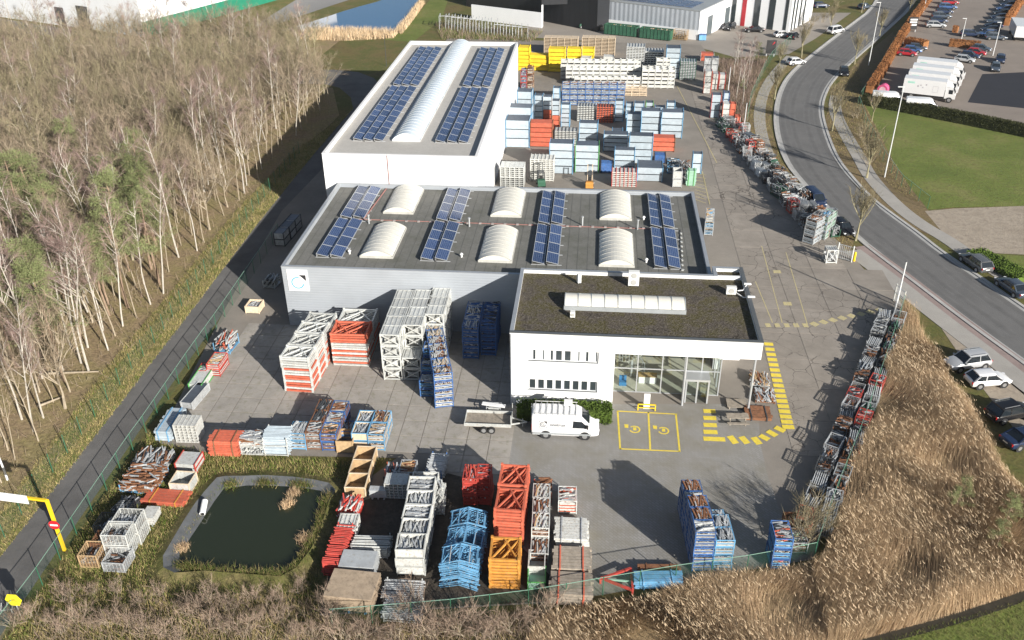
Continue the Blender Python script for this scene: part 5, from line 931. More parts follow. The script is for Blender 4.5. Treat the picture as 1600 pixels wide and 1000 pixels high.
def truck(c, rz, label, L=7.2):
    p = W(*c); t_ = thing('box_truck', label, 'truck', (p.x,p.y,.03), rz, 'white box trucks'); P = PAINT['white']
    b = MB(); b.box(-L+1.2,-1.25,1.0,1.2,1.25,3.7,P); bx_ = ob('cargo_box', b, t_)
    k = MB(); k.box(-L+1.9,-1.262,2.85,-L+3.1,-1.251,3.2,pm('mint_sign', (.35,.62,.52), .6)); 
    for q in ((-3.6,2.3,.3),(-3.1,2.55,.22),(-2.7,2.2,.2),(-2.2,2.7,.25)): k.box(q[0],-1.262,q[1],q[0]+q[2],-1.251,q[1]+q[2],pm('grey_print', (.35,.33,.36), .6))
    for q in ((-.9,1.6,.9,.03),(-.9,2.7,.9,.03),(-.9,1.6,.03,1.1),(0,1.6,.03,1.13)): k.box(q[0],-1.262,q[1],q[0]+q[2],-1.251,q[1]+q[3],MATS['grey_print'])
    ob('side_print', k, bx_)
    b = MB(); loft(b, [[(x,-1.1,.7),(x,1.1,.7),(x,1.15,1.4),(x2,1.05,zt),(x2,-1.05,zt),(x,-1.15,1.4)] for x, x2, zt in ((1.3,1.3,2.75),(2.6,2.35,2.8),(3.1,2.5,2.6),(3.15,2.9,1.6))], P); cb = ob('cab', fin(b,'cab',30), t_)
    g = MB(); g.raw([(3.06,-.95,1.65),(3.06,.95,1.65),(2.55,.9,2.55),(2.55,-.9,2.55)], [(0,1,2,3)], cglass); g.box(1.9,-1.14,1.6,2.6,-1.12,2.35,cglass); g.box(1.9,1.12,1.6,2.6,1.14,2.35,cglass); ob('window', g, cb)
    b = MB(); loft(b, [[(x,-1.0,2.8),(x,1.0,2.8),(x,.9,zt),(x,-.9,zt)] for x, zt in ((1.25,3.6),(2.0,3.3),(2.4,2.85))], P); ob('wind_deflector', b, t_)
    b = MB(); b.box(-L+1.3,-.5,.6,3.0,.5,.99,plastic); ob('chassis', b, t_)
    for x in (-L+2.9,2.2):
        for s_ in (-1,1): ty = ob('wheel', WHT[0], t_, (x,s_*1.05,.5)); ob('rim', WHT[1], ty)
tr_ = math.atan2(W(1490,168).y-W(1395,150).y, W(1490,168).x-W(1395,150).x)
for i, lab in enumerate(('white box truck beside the two white vans','white box truck second from the vans','white box truck third from the vans','white box truck at the hedge end of the row')): truck((1462+i*5.5,156-i*10.5), tr_*.4-.12, lab)
b = MB(); p = W(1588,58); b.box(-1.3,-5,1,1.3,5,3.4,PAINT['white']); st = thing('semi_trailer', 'long white trailer standing at the car park edge', 'trailer', (p.x,p.y,0), R(-14)); ob('cargo_box', b, st)
b = MB(); b.box(-.6,-4.6,.6,.6,4.6,.99,plastic); ob('chassis', b, st)
for s_ in (-1,1):
    for yy in (-3.4,-2.2,3.2): o = ob('wheel', WHT[0], st, (s_*1.05,yy,.5)); o.rotation_euler = (0,0,R(90))
# panel vans
def van(loc, rz, label, mark=None):
    t_ = thing('panel_van', label, 'van', loc, rz); P = PAINT['white']; b = MB(); h = 3.0
    def s_(x, w, z0, zt, wt): q = [(0,z0),(w*.94,z0),(w,z0+.25),(w,z0+.62*(zt-z0)),(w*.97,zt-.42),(wt,zt-.10),(wt*.86,zt-.01),(0,zt+.03)]; return [(x,y,z) for y, z in q]+[(x,-y,z) for y, z in q[-2:0:-1]]
    loft(b, [s_(-h,.97,.42,2.50,.82),s_(-h+.08,1.0,.36,2.56,.86),s_(-1,1.02,.35,2.60,.88),s_(.9,1.02,.35,2.60,.88),s_(1.35,1.01,.35,2.42,.84),s_(2.05,1.0,.35,1.62,.80),s_(2.25,.98,.36,1.36,.78),s_(2.75,.90,.38,1.16,.66),s_(2.95,.80,.42,1.0,.55),s_(3.0,.7,.5,.85,.45)], P); ob('body', fin(b,'body',28), t_)
    g = MB(); ws_ = [(2.10,-.74,1.60),(2.10,.74,1.60),(1.42,.72,2.36),(1.42,-.72,2.36)]; nn = Vector((.72,0,.64))*.03; g.raw([Vector(v)+nn for v in ws_], [(0,1,2,3)], cglass); ob('windscreen', g, t_)
    for k in (-1,1): g = MB(); pp = [(.62,1.28),(1.85,1.28),(2.02,1.42),(1.45,1.98),(.66,2.02)]; f0 = [(x,k*(1.034 if z < 1.6 else 1.012),z) for x, z in pp]; g.raw(f0, [(0,1,2,3,4) if k < 0 else (4,3,2,1,0)], cglass); ob('side_window', g, t_)
    for k in (-1,1): c_ = MB(); c_.box(-2.9,k*1.035-.02,.50,2.3,k*1.035+.02,.66,trimgrey); ob('side_trim', c_, t_); c_ = MB(); c_.cbox((1.95,k*1.14,1.5),(.16,.22,.34),plastic); ob('mirror', c_, t_); c_ = MB(); c_.cbox((2.82,k*.66,.92),(.26,.28,.26),lamp_w,k*-.5); ob('headlight', c_, t_); c_ = MB(); c_.box(-3.03,k*.88-.09,.85,-2.97,k*.88+.09,1.5,lamp_r); ob('tail_light', c_, t_)
    c_ = MB(); c_.box(2.7,-.7,.40,3.05,.7,.62,plastic); c_.box(-3.08,-.9,.36,-2.95,.9,.55,plastic); ob('bumper', c_, t_)
    for x in (-1.75,1.72):
        for k in (-1,1): ty = ob('wheel', WHV[0], t_, (x,k*.90,.37)); ob('rim', WHV[1], ty); c_ = MB(); c_.tube((x,k*.99,.40),(x,k*1.028,.40),.47,.47,20,plastic); ob('wheel_arch', c_, t_)
    return t_
vp = (W(846,685)+W(920,688))/2
vr = math.atan2(W(920,688).y-W(846,685).y, W(920,688).x-W(846,685).x); vn = van((vp.x,vp.y+.95,.06), vr, 'white panel van with roof rack parked by the office hedge')
b = MB()
for i in range(8): x = -2.75+i*.52; b.bar((x,-.84,2.66),(x,.84,2.66),.05,trimgrey); b.bar((x,-.84,2.50),(x,-.84,2.67),.05,trimgrey); b.bar((x,.84,2.50),(x,.84,2.67),.05,trimgrey)
b.bar((-2.8,.9,2.72),(1.0,.9,2.72),.05,galvw); b.bar((-2.8,-.9,2.66),(1.0,-.9,2.66),.03,galv); ob('roof_rack', b, vn)
b = MB(); b.box(-.2,.35,2.68,.55,1.0,2.95,white); ob('roof_box', b, vn)
b = MB()
for k in (.25,.65): b.bar((-3.12,k,.6),(-3.10,k,2.6),.04,trimgrey)
for i in range(6): b.bar((-3.11,.25,.8+i*.32),(-3.11,.65,.8+i*.32),.03,trimgrey)
ob('ladder', b, vn)
fg = pm('pale_print', (.14,.15,.165), .5, var=.02); e1 = MB(); emblem(e1, -2.35, 1.22, .72, -1.038, fg, fg, ek); ob('emblem', e1, vn)
text('onstrux', .44, fg, vn, (-1.40,-1.036,1.42), (R(90),0,0)); b = MB(); b.box(-2.3,-1.038,1.05,-.9,-1.030,1.08,fg); ob('print_line', b, vn)
v2 = W(1387,166); van((v2.x,v2.y,.03), R(-12), 'white van with round yellow badge behind the clipped hedge'); v3 = W(1440,176); van((v3.x,v3.y,.03), R(-12), 'white van with large oval fruit badge between trucks and hedge')
for (vv, r_, zc, xc) in ((v2,.42,1.3,-1.9),(v3,.8,1.45,-1.3)):
    bd = MB(); n = 20; bd.raw([(xc+r_*math.cos(2*math.pi*i/n),-1.045,zc+r_*.62*math.sin(2*math.pi*i/n)) for i in range(n)], [tuple(range(n))], pm('badge_yellow', (.70,.55,.12), .5)); bd.raw([(xc+.1+r_*.5*math.cos(2*math.pi*i/n),-1.05,zc+r_*.3*math.sin(2*math.pi*i/n)) for i in range(n)], [tuple(range(n))], pm('badge_green', (.22,.40,.10), .5))
    o = [q for q in bpy.data.objects if q.get('category') == 'van'][-2 if r_ < .5 else -1]; ob('badge', bd, o)
b = MB(); p = W(1379,147); n = 14; b.tube((-.9,0,1.0),(.9,0,1.0),.95,.95,16,pm('pink_drum', (.62,.10,.22), .6)); b.tube((-.92,0,1.0),(.92,0,1.0),.6,.6,16,pm('pale_pink', (.75,.5,.55), .6)); tag(ob('cable_drum', b, None, (p.x,p.y,0), R(60)), 'pink cable drum behind the badge van', 'drum')
# flat trailer
tp = (W(752,676)+W(772,676))/2; tt = thing('flat_trailer', 'galvanised tandem axle flat trailer behind the white van', 'trailer', (tp.x,tp.y+1.0,.06), vr)
b = MB(); b.box(-2.1,-1.0,.55,2.1,1.0,.65,MT['grey']); ob('deck', b, tt); b = MB(); b.box(-2.1,-1.03,.62,2.1,-.98,.95,galvw); b.box(-2.1,.98,.62,2.1,1.03,.95,galvw); b.box(-2.13,-1.03,.62,-2.08,1.03,.95,galvw); b.box(2.08,-1.03,.62,2.13,1.03,1.15,galvw); ob('drop_side', b, tt)
b = MB(); b.bar((2.1,-.5,.6),(3.5,0,.55),.1,galvw); b.bar((2.1,.5,.6),(3.5,0,.55),.1,galvw); b.bar((3.1,0,.0),(3.1,0,.9),.07,galv); b.bar((2.1,-.95,1.1),(2.1,-.95,1.9),.06,galvw); b.bar((2.1,.95,1.1),(2.1,.95,1.9),.06,galvw); ob('drawbar', b, tt)
for x in (-.35,.35):
    for k in (-1,1): ty = ob('wheel', WHL[0], tt, (x,k*1.14,.33)); ob('rim', WHL[1], ty)
tc_ = thing('hand_trolley', 'grey hand trolley with white tray beside the office hedge', 'trolley', W(772,645)); b = MB(); frame4(b, 1.3, .8, .9, galv, .06, True, False); ob('frame', b, tc_); b = MB(); b.cbox((0,-.1,1.0),(2.2,.45,.08),white,R(-8)); b.box(-.5,-.3,.2,.5,.3,.7,galvw); ob('tray', b, tc_)
# forklifts
def forklift(px, rz, col, label):
    p = W(*px); t_ = thing('forklift', label, 'forklift', (p.x,p.y,.05), rz); m_ = MT[col]; b = MB(); loft(b, [[(x,-.55,.3),(x,.55,.3),(x,.55,zt),(x,-.55,zt)] for x, zt in ((-1.2,.9),(-1.0,1.15),(-.2,1.15),(0,.8),(.8,.7))], m_); ob('chassis', b, t_)
    b = MB()
    for x in (-.7,.55):
        for y in (-.5,.5): b.bar((x,y,.8),(x*.85,y*.9,2.15),.07,darksteel)
    for i in range(5): b.bar((-.6+i*.27,-.45,2.18),(-.6+i*.27,.45,2.18),.06,darksteel)
    ob('overhead_guard', b, t_); b = MB()
    for y in (-.35,.35): b.bar((.98,y,.1),(.98,y,3.2),.1,MT['pale'] if col == 'amber' else darksteel)
    for z in (.4,1.7,3.1): b.bar((.98,-.35,z),(.98,.35,z),.09,darksteel)
    for y in (-.25,.25): b.bar((1.0,y,.15),(2.1,y,.12),.1,darksteel)
    ob('mast', b, t_); b = MB(); b.box(-.4,-.25,1.0,0,.25,1.2,rubber); b.box(-.5,-.25,1.2,-.38,.25,1.7,rubber); ob('seat', b, t_)
    for x in (-.8,.65):
        for k in (-1,1): ty = ob('wheel', WHL[0], t_, (x,k*.5,.335)); ob('rim', WHL[1], ty)
forklift((845,290), R(100), 'dgreen', 'dark green forklift close behind the grey hall'); forklift((921,293), R(90), 'amber', 'amber forklift with raised mast close behind the grey hall'); forklift((912,44), R(20), 'dgreen', 'green forklift under the pale warehouse wall')
# skips and loads by the warehouse
def skip(a, c, label, rust=False):
    p0, p1 = W(*a), W(*c); L = (p1-p0).length; t_ = thing('waste_skip', label, 'skip', (p0+p1)/2, math.atan2(p1.y-p0.y,p1.x-p0.x)); m_ = MT['dgreen']; b = MB(); h = 2.3; w = 1.2
    for y in (-w,w): b.box(-L/2,y-.05,.2,L/2,y+.05,h,m_)
    for x in (-L/2,L/2): b.box(x-.05,-w+.05,.2,x+.05,w-.05,h,m_)
    b.box(-L/2,-w,.15,L/2,w,.2,m_); ob('shell', b, t_); b = MB()
    for i in range(9): x = -L/2+.3+i*(L-.6)/8; b.box(x-.06,-w-.14,.2,x+.06,-w-.05,h,m_)
    b.box(-L/2-.03,-w-.1,h,L/2+.03,-w+.08,h+.1,m_); ob('rib', b, t_); b = MB(); b.box(-L/2+.1,-w+.1,.3,L/2-.1,w-.1,h*.8,MT['rust'] if rust else MT['pale']); clutter(b, L*.9, 2.1, h*.8, h*.95, 40, ('wood','rust','pale')); c_ = ob('load', b, t_); c_['kind'] = 'stuff'
skip((946,52),(996,57),'green roll-off skip of pale timber at the warehouse wall'); skip((1001,58),(1049,63),'green roll-off skip with rusty load at the warehouse wall', True)
stack('wire', (1051,62), (1072,64), 2.2, 1, 1.5, 'wood', 'wood', 'timber pallet rack beside the green skips', None, fill=('wood','pale')); stack('board', (919,46), (943,49), .8, 1, 2., 'pale', 'wood', 'heap of pale timber beside the green skip', None)
p = W(1097,63); b = MB(); b.box(-.8,-.6,.15,.8,.6,1.3,MT['lblue']); bn = thing('waste_bin', 'blue wheeled bin at the warehouse corner', 'bin', p); ob('tub', b, bn); b = MB(); b.cbox((0,0,1.38),(1.7,1.3,.12),MT['blue']); ob('lid', b, bn)
# galvanised frames in the garden behind the white hall
for i in range(14):
    p = W(694+i*9.5, 46+i*1.1); b = MB(); hh = 3.2 if i < 9 else 2.6; b.bar((-1.1,0,0),(-1.1,0,hh),.12,galv); b.bar((1.1,0,0),(1.1,0,hh),.12,galv); b.bar((-1.1,0,hh),(1.1,0,hh),.12,galv); b.bar((-1.1,0,hh-.05),(-1.1,3.4,hh-.05),.1,galv); b.bar((1.1,0,hh-.05),(1.1,3.4,hh-.05),.1,galv); b.bar((-1.1,3.4,0),(-1.1,3.4,hh),.1,galv); b.bar((1.1,3.4,0),(1.1,3.4,hh),.1,galv)
    tag(ob('portal_frame', b, None, p, R(4)), 'galvanised portal frame in the row behind the white hall', 'frame', 'portal frames behind the white hall')
# ------------------------------------------------------------------ street furniture
polem = pm('lamp_white', (.72,.73,.73), .4, .1, var=.04)
def lamp(base, top, label, arm=True, r=.10, group=None, name='street_lamp', cat='street lamp'):
    p = W(*base); h = min(14., max(3.5, PY(top[0],top[1],p.y).z)); t_ = thing(name, label, cat, p, 0, group); b = MB(); b.tube((0,0,0),(0,0,h),r,r*.6,10,polem); ob('pole', fin(b,'pole'), t_)
    if arm: b = MB(); b.cbox((-.35,0,h+.03),(.9,.22,.10),polem); ob('lamp_head', b, t_)
    else: b = MB(); b.tube((0,0,h),(0,0,h+.15),r*.9,r*.2,8,darksteel); ob('finial', b, t_)
lamp((1382,277),(1414,136),'tall white street lamp beside the green field fence'); lamp((1357,102),(1376,4),'tall white street lamp on the bend by the brown hedge'); lamp((1397,490),(1414,409),'white pole at the yard gate beside the reeds',False,.12,None,'gate_pole','pole'); lamp((1502,62),(1512,29),'white lamp post in the car park middle',True,.1,'car park lamps'); lamp((1551,87),(1567,35),'white lamp post beside the small dark cars',True,.1); lamp((1443,18),(1448,-12),'white street lamp behind the brown hedge'); lamp((1137,147),(1142,105),'white flagpole among the fence side packs',False,.09,None,'flagpole','flagpole'); lamp((1162,202),(1167,161),'white flagpole beside the orange packs',False,.09,None,'flagpole','flagpole'); lamp((12,750),(-4,690),'white street lamp beside the service road wood')
# height bar over the service road
yb_ = pm('signal_yellow', (.80,.55,.02), .5, var=.05); p = W(101,860); q = W(-6,771,5.1); ht = thing('height_bar', 'yellow height limit bar over the service road', 'height bar', p)
b = MB(); b.bar((0,0,0),(0,0,5.1),.2,yb_); ob('post', b, ht); dv = Vector((q.x-p.x,q.y-p.y,0)); e_ = dv*1.5; b = MB(); b.bar((0,0,5.05),(e_.x,e_.y,5.05),.18,yb_); ob('beam', b, ht); b = MB(); b.bar((e_.x,e_.y,0),(e_.x,e_.y,5.1),.2,yb_); ob('post', b, ht)
ux = dv.normalized(); b = MB(); c0_ = ux*(dv.length*.36); c1_ = ux*(dv.length*1.2); b.raw([(v.x,v.y-.12,z) for v in (c0_,c1_) for z in (4.6,5.4)]+[(v.x,v.y-.16,z) for v in (c0_,c1_) for z in (4.6,5.4)], [(0,1,3,2),(4,6,7,5),(0,4,5,1),(2,3,7,6),(0,2,6,4),(1,5,7,3)], pm('board_white', (.78,.79,.79), .5, var=.03)); ob('clearance_board', b, ht)
def disc(b, cx, y, cz, r, mat, n=24, hex_=False):
    n = 6 if hex_ else n; b.raw([(cx+r*math.cos(2*math.pi*(i+.0)/n),y,cz+r*math.sin(2*math.pi*i/n)) for i in range(n)]+[(cx+r*math.cos(2*math.pi*i/n),y+.03,cz+r*math.sin(2*math.pi*i/n)) for i in range(n)], [tuple(range(n)), tuple(range(2*n-1,n-1,-1))]+[(i,n+i,n+(i+1)%n,(i+1)%n) for i in range(n)], mat)
b = MB(); disc(b,0,-.16,2.75,.42,pm('sign_red', (.60,.02,.03), .4, var=.03)); ns_ = ob('no_entry_sign', b, ht); b = MB(); b.box(-.30,-.18,2.68,.30,-.165,2.84,MATS['board_white']); ob('white_bar', b, ns_)
p = W(34,966); sg_ = thing('warning_sign', 'yellow six sided sign on a post beside the service road fence', 'sign', p); b = MB(); b.tube((0,0,0),(0,0,2.2),.04,.04,8,galv); ob('post', b, sg_); b = MB(); disc(b,0,-.08,1.9,.62,pm('sign_yellow', (.75,.66,.03), .45, var=.03),hex_=True); pl = ob('sign_plate', b, sg_); b = MB(); b.box(-.25,-.095,1.82,.25,-.082,1.86,ek); b.box(-.15,-.095,1.95,.15,-.082,1.98,ek); ob('print_line', b, pl)
p = W(4,962); b = MB(); b.bar((-1.6,0,.5),(.9,0,.5),.06,galvw)
for i in range(7): b.bar((-1.5+i*.38,0,.5),(-1.4+i*.38,.25,1.0),.05,galvw)
b.bar((-1.2,0,0),(-1.2,0,.5),.06,galvw); b.bar((.7,0,0),(.7,0,.5),.06,galvw); tag(ob('comb_barrier', b, None, p, R(15)), 'white comb barrier beside the yellow six sided sign', 'barrier')
# fences
def meshmat(t, N, L, b):
    tr = N.new('ShaderNodeBsdfTransparent'); mx = N.new('ShaderNodeMixShader'); mx.inputs[0].default_value = .12; b.inputs['Base Color'].default_value = (.03,.12,.065,1); b.inputs['Roughness'].default_value = .5
    L.new(tr.outputs[0], mx.inputs[1]); L.new(b.outputs[0], mx.inputs[2]); L.new(mx.outputs[0], N['Material Output'].inputs['Surface'])
meshm = node_mat('green_wire_mesh', meshmat); postm = pm('fence_green', (.035,.13,.075), .5, var=.1); railm = pm('fence_pale_green', (.22,.36,.28), .5, var=.1)
def fence(name, label, line, h, bay, rail=True, pm_=None, group=None):
    L_ = [(line[i+1]-line[i]).length for i in range(len(line)-1)]; T = sum(L_); n = max(2,int(T/bay)); t_ = thing(name, label, 'fence', line[0], 0, group); pts = [along(line, i/n)[0]-line[0] for i in range(n+1)]; pb = MB(); pb.tube((0,0,0),(0,0,h+.05),.036,.036,6,postm); pb = pb.mesh('post')
    for i, p in enumerate(pts): ob('post', pb, t_, p)
    for i in range(n):
        a, c = pts[i], pts[i+1]; b = MB(); b.raw([(a.x,a.y,.05),(c.x,c.y,.05),(c.x,c.y,h),(a.x,a.y,h)], [(0,1,2,3)], meshm)
        if rail: b.bar((a.x,a.y,h),(c.x,c.y,h),.035,railm)
        ob('mesh_bay', b, t_)
fence('mesh_fence', 'green mesh fence between the service road and the yard', PX((0,1006),(61,925),(127,827),(207,707),(232,672),(300,570),(345,506),(400,424),(436,370)), 1.9, 2.6); fence('mesh_fence', 'green mesh fence along the edge of the woods', PX((-20,880),(101,714),(180,612),(244,533),(300,457),(400,327),(468,240)), 2.0, 2.6, False)
fence('mesh_fence', 'green mesh fence between the yard and the reeds', PX((1409,484),(1385,560),(1340,690),(1300,790),(1272,872)), 1.8, 2.6); fence('mesh_fence', 'green mesh fence along the bottom of the yard', PX((1271,875),(1180,893),(1060,910),(930,932),(840,948),(700,965),(520,980)), 1.8, 2.6); fence('mesh_fence', 'green mesh fence around the lawn by the footpath', PX((1340,165),(1352,200),(1378,250),(1405,290),(1449,326)), 1.8, 2.6); fence('mesh_fence', 'green mesh fence outside the brown car park hedge', PX((1343,158),(1368,120),(1402,60),(1440,12)), 1.8, 2.6); fence('mesh_fence', 'green mesh fence beside the birches and the footway', PX((1166,196),(1172,160),(1195,110),(1207,92),(1235,68)), 1.9, 2.6)
# gates, bollard, charger, bench
for a, c, lab in (((1307,404),(1330,410),'sliding yard gate frame beside the yellow bollard'),((1396,470),(1409,482),'yard gate frame at the reed corner')):
    p0, p1 = W(*a), W(*c); g_ = thing('yard_gate', lab, 'gate', p0); v = p1-p0; b = MB(); b.bar((0,0,0),(0,0,2.2),.12,galvw); b.bar((v.x,v.y,0),(v.x,v.y,2.2),.12,galvw); ob('gate_post', b, g_); b = MB()
    for z in (.2,1.1,2.0): b.bar((0,0,z),(v.x,v.y,z),.06,galv)
    for i in range(9): b.bar((v.x*i/8,v.y*i/8,.2),(v.x*i/8,v.y*i/8,2.0),.03,galv)
    ob('gate_leaf', b, g_)
p = W(1334,408); b = MB(); b.tube((0,0,0),(0,0,1.15),.16,.16,12,yb_); b.tube((0,0,1.15),(0,0,1.25),.16,.08,12,yb_); tag(ob('bollard', b, None, p), 'yellow bollard beside the sliding gate', 'bollard')
p = W(1010,642); ch = thing('charging_station', 'white charging board on a yellow guard frame', 'charging station', p); b = MB(); b.box(-.28,.25,0,.28,.4,1.7,white); ob('panel', b, ch); b = MB()
for x in (-.8,.8): b.bar((x,0,0),(x,0,.75),.09,yb_)
b.bar((-.8,0,.72),(.8,0,.72),.09,yb_); b.bar((-.8,0,.35),(.8,0,.35),.07,yb_); ob('guard_frame', b, ch)
bt = thing('picnic_table', 'weathered timber picnic table in front of the entrance', 'picnic table', W(1151,660), R(2)); b = MB()
for i in range(5): b.box(-1.0,-.38+i*.155,.72,1.0,-.38+i*.155+.14,.77,MT['grey'])
ob('table_top', b, bt)
for y in (-.75,.75): b = MB(); b.box(-1.0,y-.14,.42,1.0,y+.14,.47,MT['grey']); ob('bench_seat', b, bt)
for x in (-.7,.7): b = MB(); b.bar((x,-.75,.44),(x,.75,.44),.07,MT['grey']); b.bar((x,-.55,0),(x,-.2,.74),.08,MT['grey']); b.bar((x,.55,0),(x,.2,.74),.08,MT['grey']); ob('leg', b, bt)
b = MB(); p = W(1150,634); 
for i in range(7): b.box(-.9,-.7+i*.2,.28,.9,-.7+i*.2+.17,.33,MT['grey'])
for x in (-.7,.7): b.box(x-.05,-.7,0,x+.05,.65,.28,MT['grey'])
tag(ob('timber_platform', b, None, p), 'low slatted timber platform between picnic table and glass', 'platform')
b = MB(); p = W(811,648); b.box(-.22,-.2,0,.22,.2,1.5,white); b.box(-.25,-.23,1.5,.25,.23,1.56,white); tag(ob('pillar_box', b, None, p), 'white meter pillar at the office hedge end', 'pillar')
for px in ((1203,88),(1424,50)):
    p = W(*px); b = MB(); b.box(-1.0,-.15,.6,1.0,.15,3.4,plastic); sg2 = thing('company_sign', ('dark sign board with red mark beside the birches' if px[0] < 1300 else 'dark sign board with white panels at the car park entrance'), 'sign', p); ob('board', b, sg2); b = MB(); b.box(-.9,-.1,0,-.7,.1,.6,galv); b.box(.7,-.1,0,.9,.1,.6,galv); ob('leg', b, sg2); b = MB()
    if px[0] < 1300: b.raw([(.1,-.16,2.4),(.7,-.16,2.9),(.6,-.16,3.2),(.3,-.16,2.7)], [(0,1,2,3)], MATS['sign_red'])
    else:
        for z in (1.5,2.1,2.7): b.box(-.8,-.17,z,.8,-.151,z+.35,MATS['board_white'])
    ob('print', b, sg2)
p = W(321,800); b = MB(); b.tube((-.1,.5,.75),(.1,-.7,.45),.24,.24,16,white); b.tube((.1,-.7,.45),(.102,-.72,.448),.17,.17,16,rubber); tag(ob('drain_pipe', b, None, p), 'white plastic drain pipe lying over the pond edge', 'pipe')
# ------------------------------------------------------------------ vegetation
bark_b = pm('birch_bark', (.46,.425,.37), .8, var=.2, scale=2.5, dirt=(.16,.13,.11), dirtf=.32); bark_o = pm('olive_bark', (.30,.27,.165), .9, var=.3, scale=2.); bark_p = pm('pine_bark', (.26,.185,.13), .9, var=.3, scale=2.); bark_t = pm('pale_bark', (.34,.285,.21), .9, var=.25, scale=2.)
def twigm(name, c, v=.35): return pm(name, c, .9, var=v, scale=.35, jit=.18, spec=.1)
tw_b = twigm('birch_twigs', (0.260,0.185,0.165)); tw_o = twigm('olive_twigs', (.235,.20,.125)); tw_t = twigm('tan_twigs', (.26,.205,.145)); needle = twigm('pine_needles', (0.200,0.225,0.100)); tw_r = twigm('bramble_twigs', (0.290,0.215,0.165)); leafg = twigm('hedge_leaves', (.085,.13,.025)); leafd = twigm('dark_hedge_leaves', (.05,.055,.022)); leafb = twigm('beech_leaves', (.30,.135,.055))
class Tw:                                                  # slender three-cornered twigs gathered into one mesh
    def __init__(s): s.p = []
    def add(s, p, d, L, w):
        a = np.array(d, float); a /= np.linalg.norm(a)+1e-9; r = np.cross(a, rng.normal(size=3)); r /= np.linalg.norm(r)+1e-9; p = np.array(p, float)
        s.p.append(np.stack([p-r*w/2, p+r*w/2, p+a*L]))
    def mesh(s, name, mats, idx=None):
        v = np.concatenate(s.p); n = len(s.p); me = bpy.data.meshes.new(name); me.vertices.add(3*n); me.vertices.foreach_set('co', v.ravel()); me.loops.add(3*n); me.loops.foreach_set('vertex_index', np.arange(3*n)); me.polygons.add(n); me.polygons.foreach_set('loop_start', np.arange(0,3*n,3))
        for m in mats: me.materials.append(m)
        if idx is not None: me.polygons.foreach_set('material_index', idx)
        me.update(); me.validate(); return me
def tri_mesh(name, tris, mats, idx=None):
    t_ = Tw(); t_.p = [tris.reshape(-1,3)]; v = tris.reshape(-1,3); n = len(tris); me = bpy.data.meshes.new(name); me.vertices.add(3*n); me.vertices.foreach_set('co', v.astype(np.float32).ravel()); me.loops.add(3*n); me.loops.foreach_set('vertex_index', np.arange(3*n)); me.polygons.add(n); me.polygons.foreach_set('loop_start', np.arange(0,3*n,3))
    for m in mats: me.materials.append(m)
    if idx is not None: me.polygons.foreach_set('material_index', idx.astype(np.int32))
    me.update(); return me
tr = random.Random(3)
def rot_dir(d, ang, az):
    d = Vector(d).normalized(); a = d.cross(Vector((0,0,1)))
    if a.length < .01: a = Vector((1,0,0))
    a.normalize(); b_ = d.cross(a); return (d*math.cos(ang)+(a*math.cos(az)+b_*math.sin(az))*math.sin(ang)).normalized()
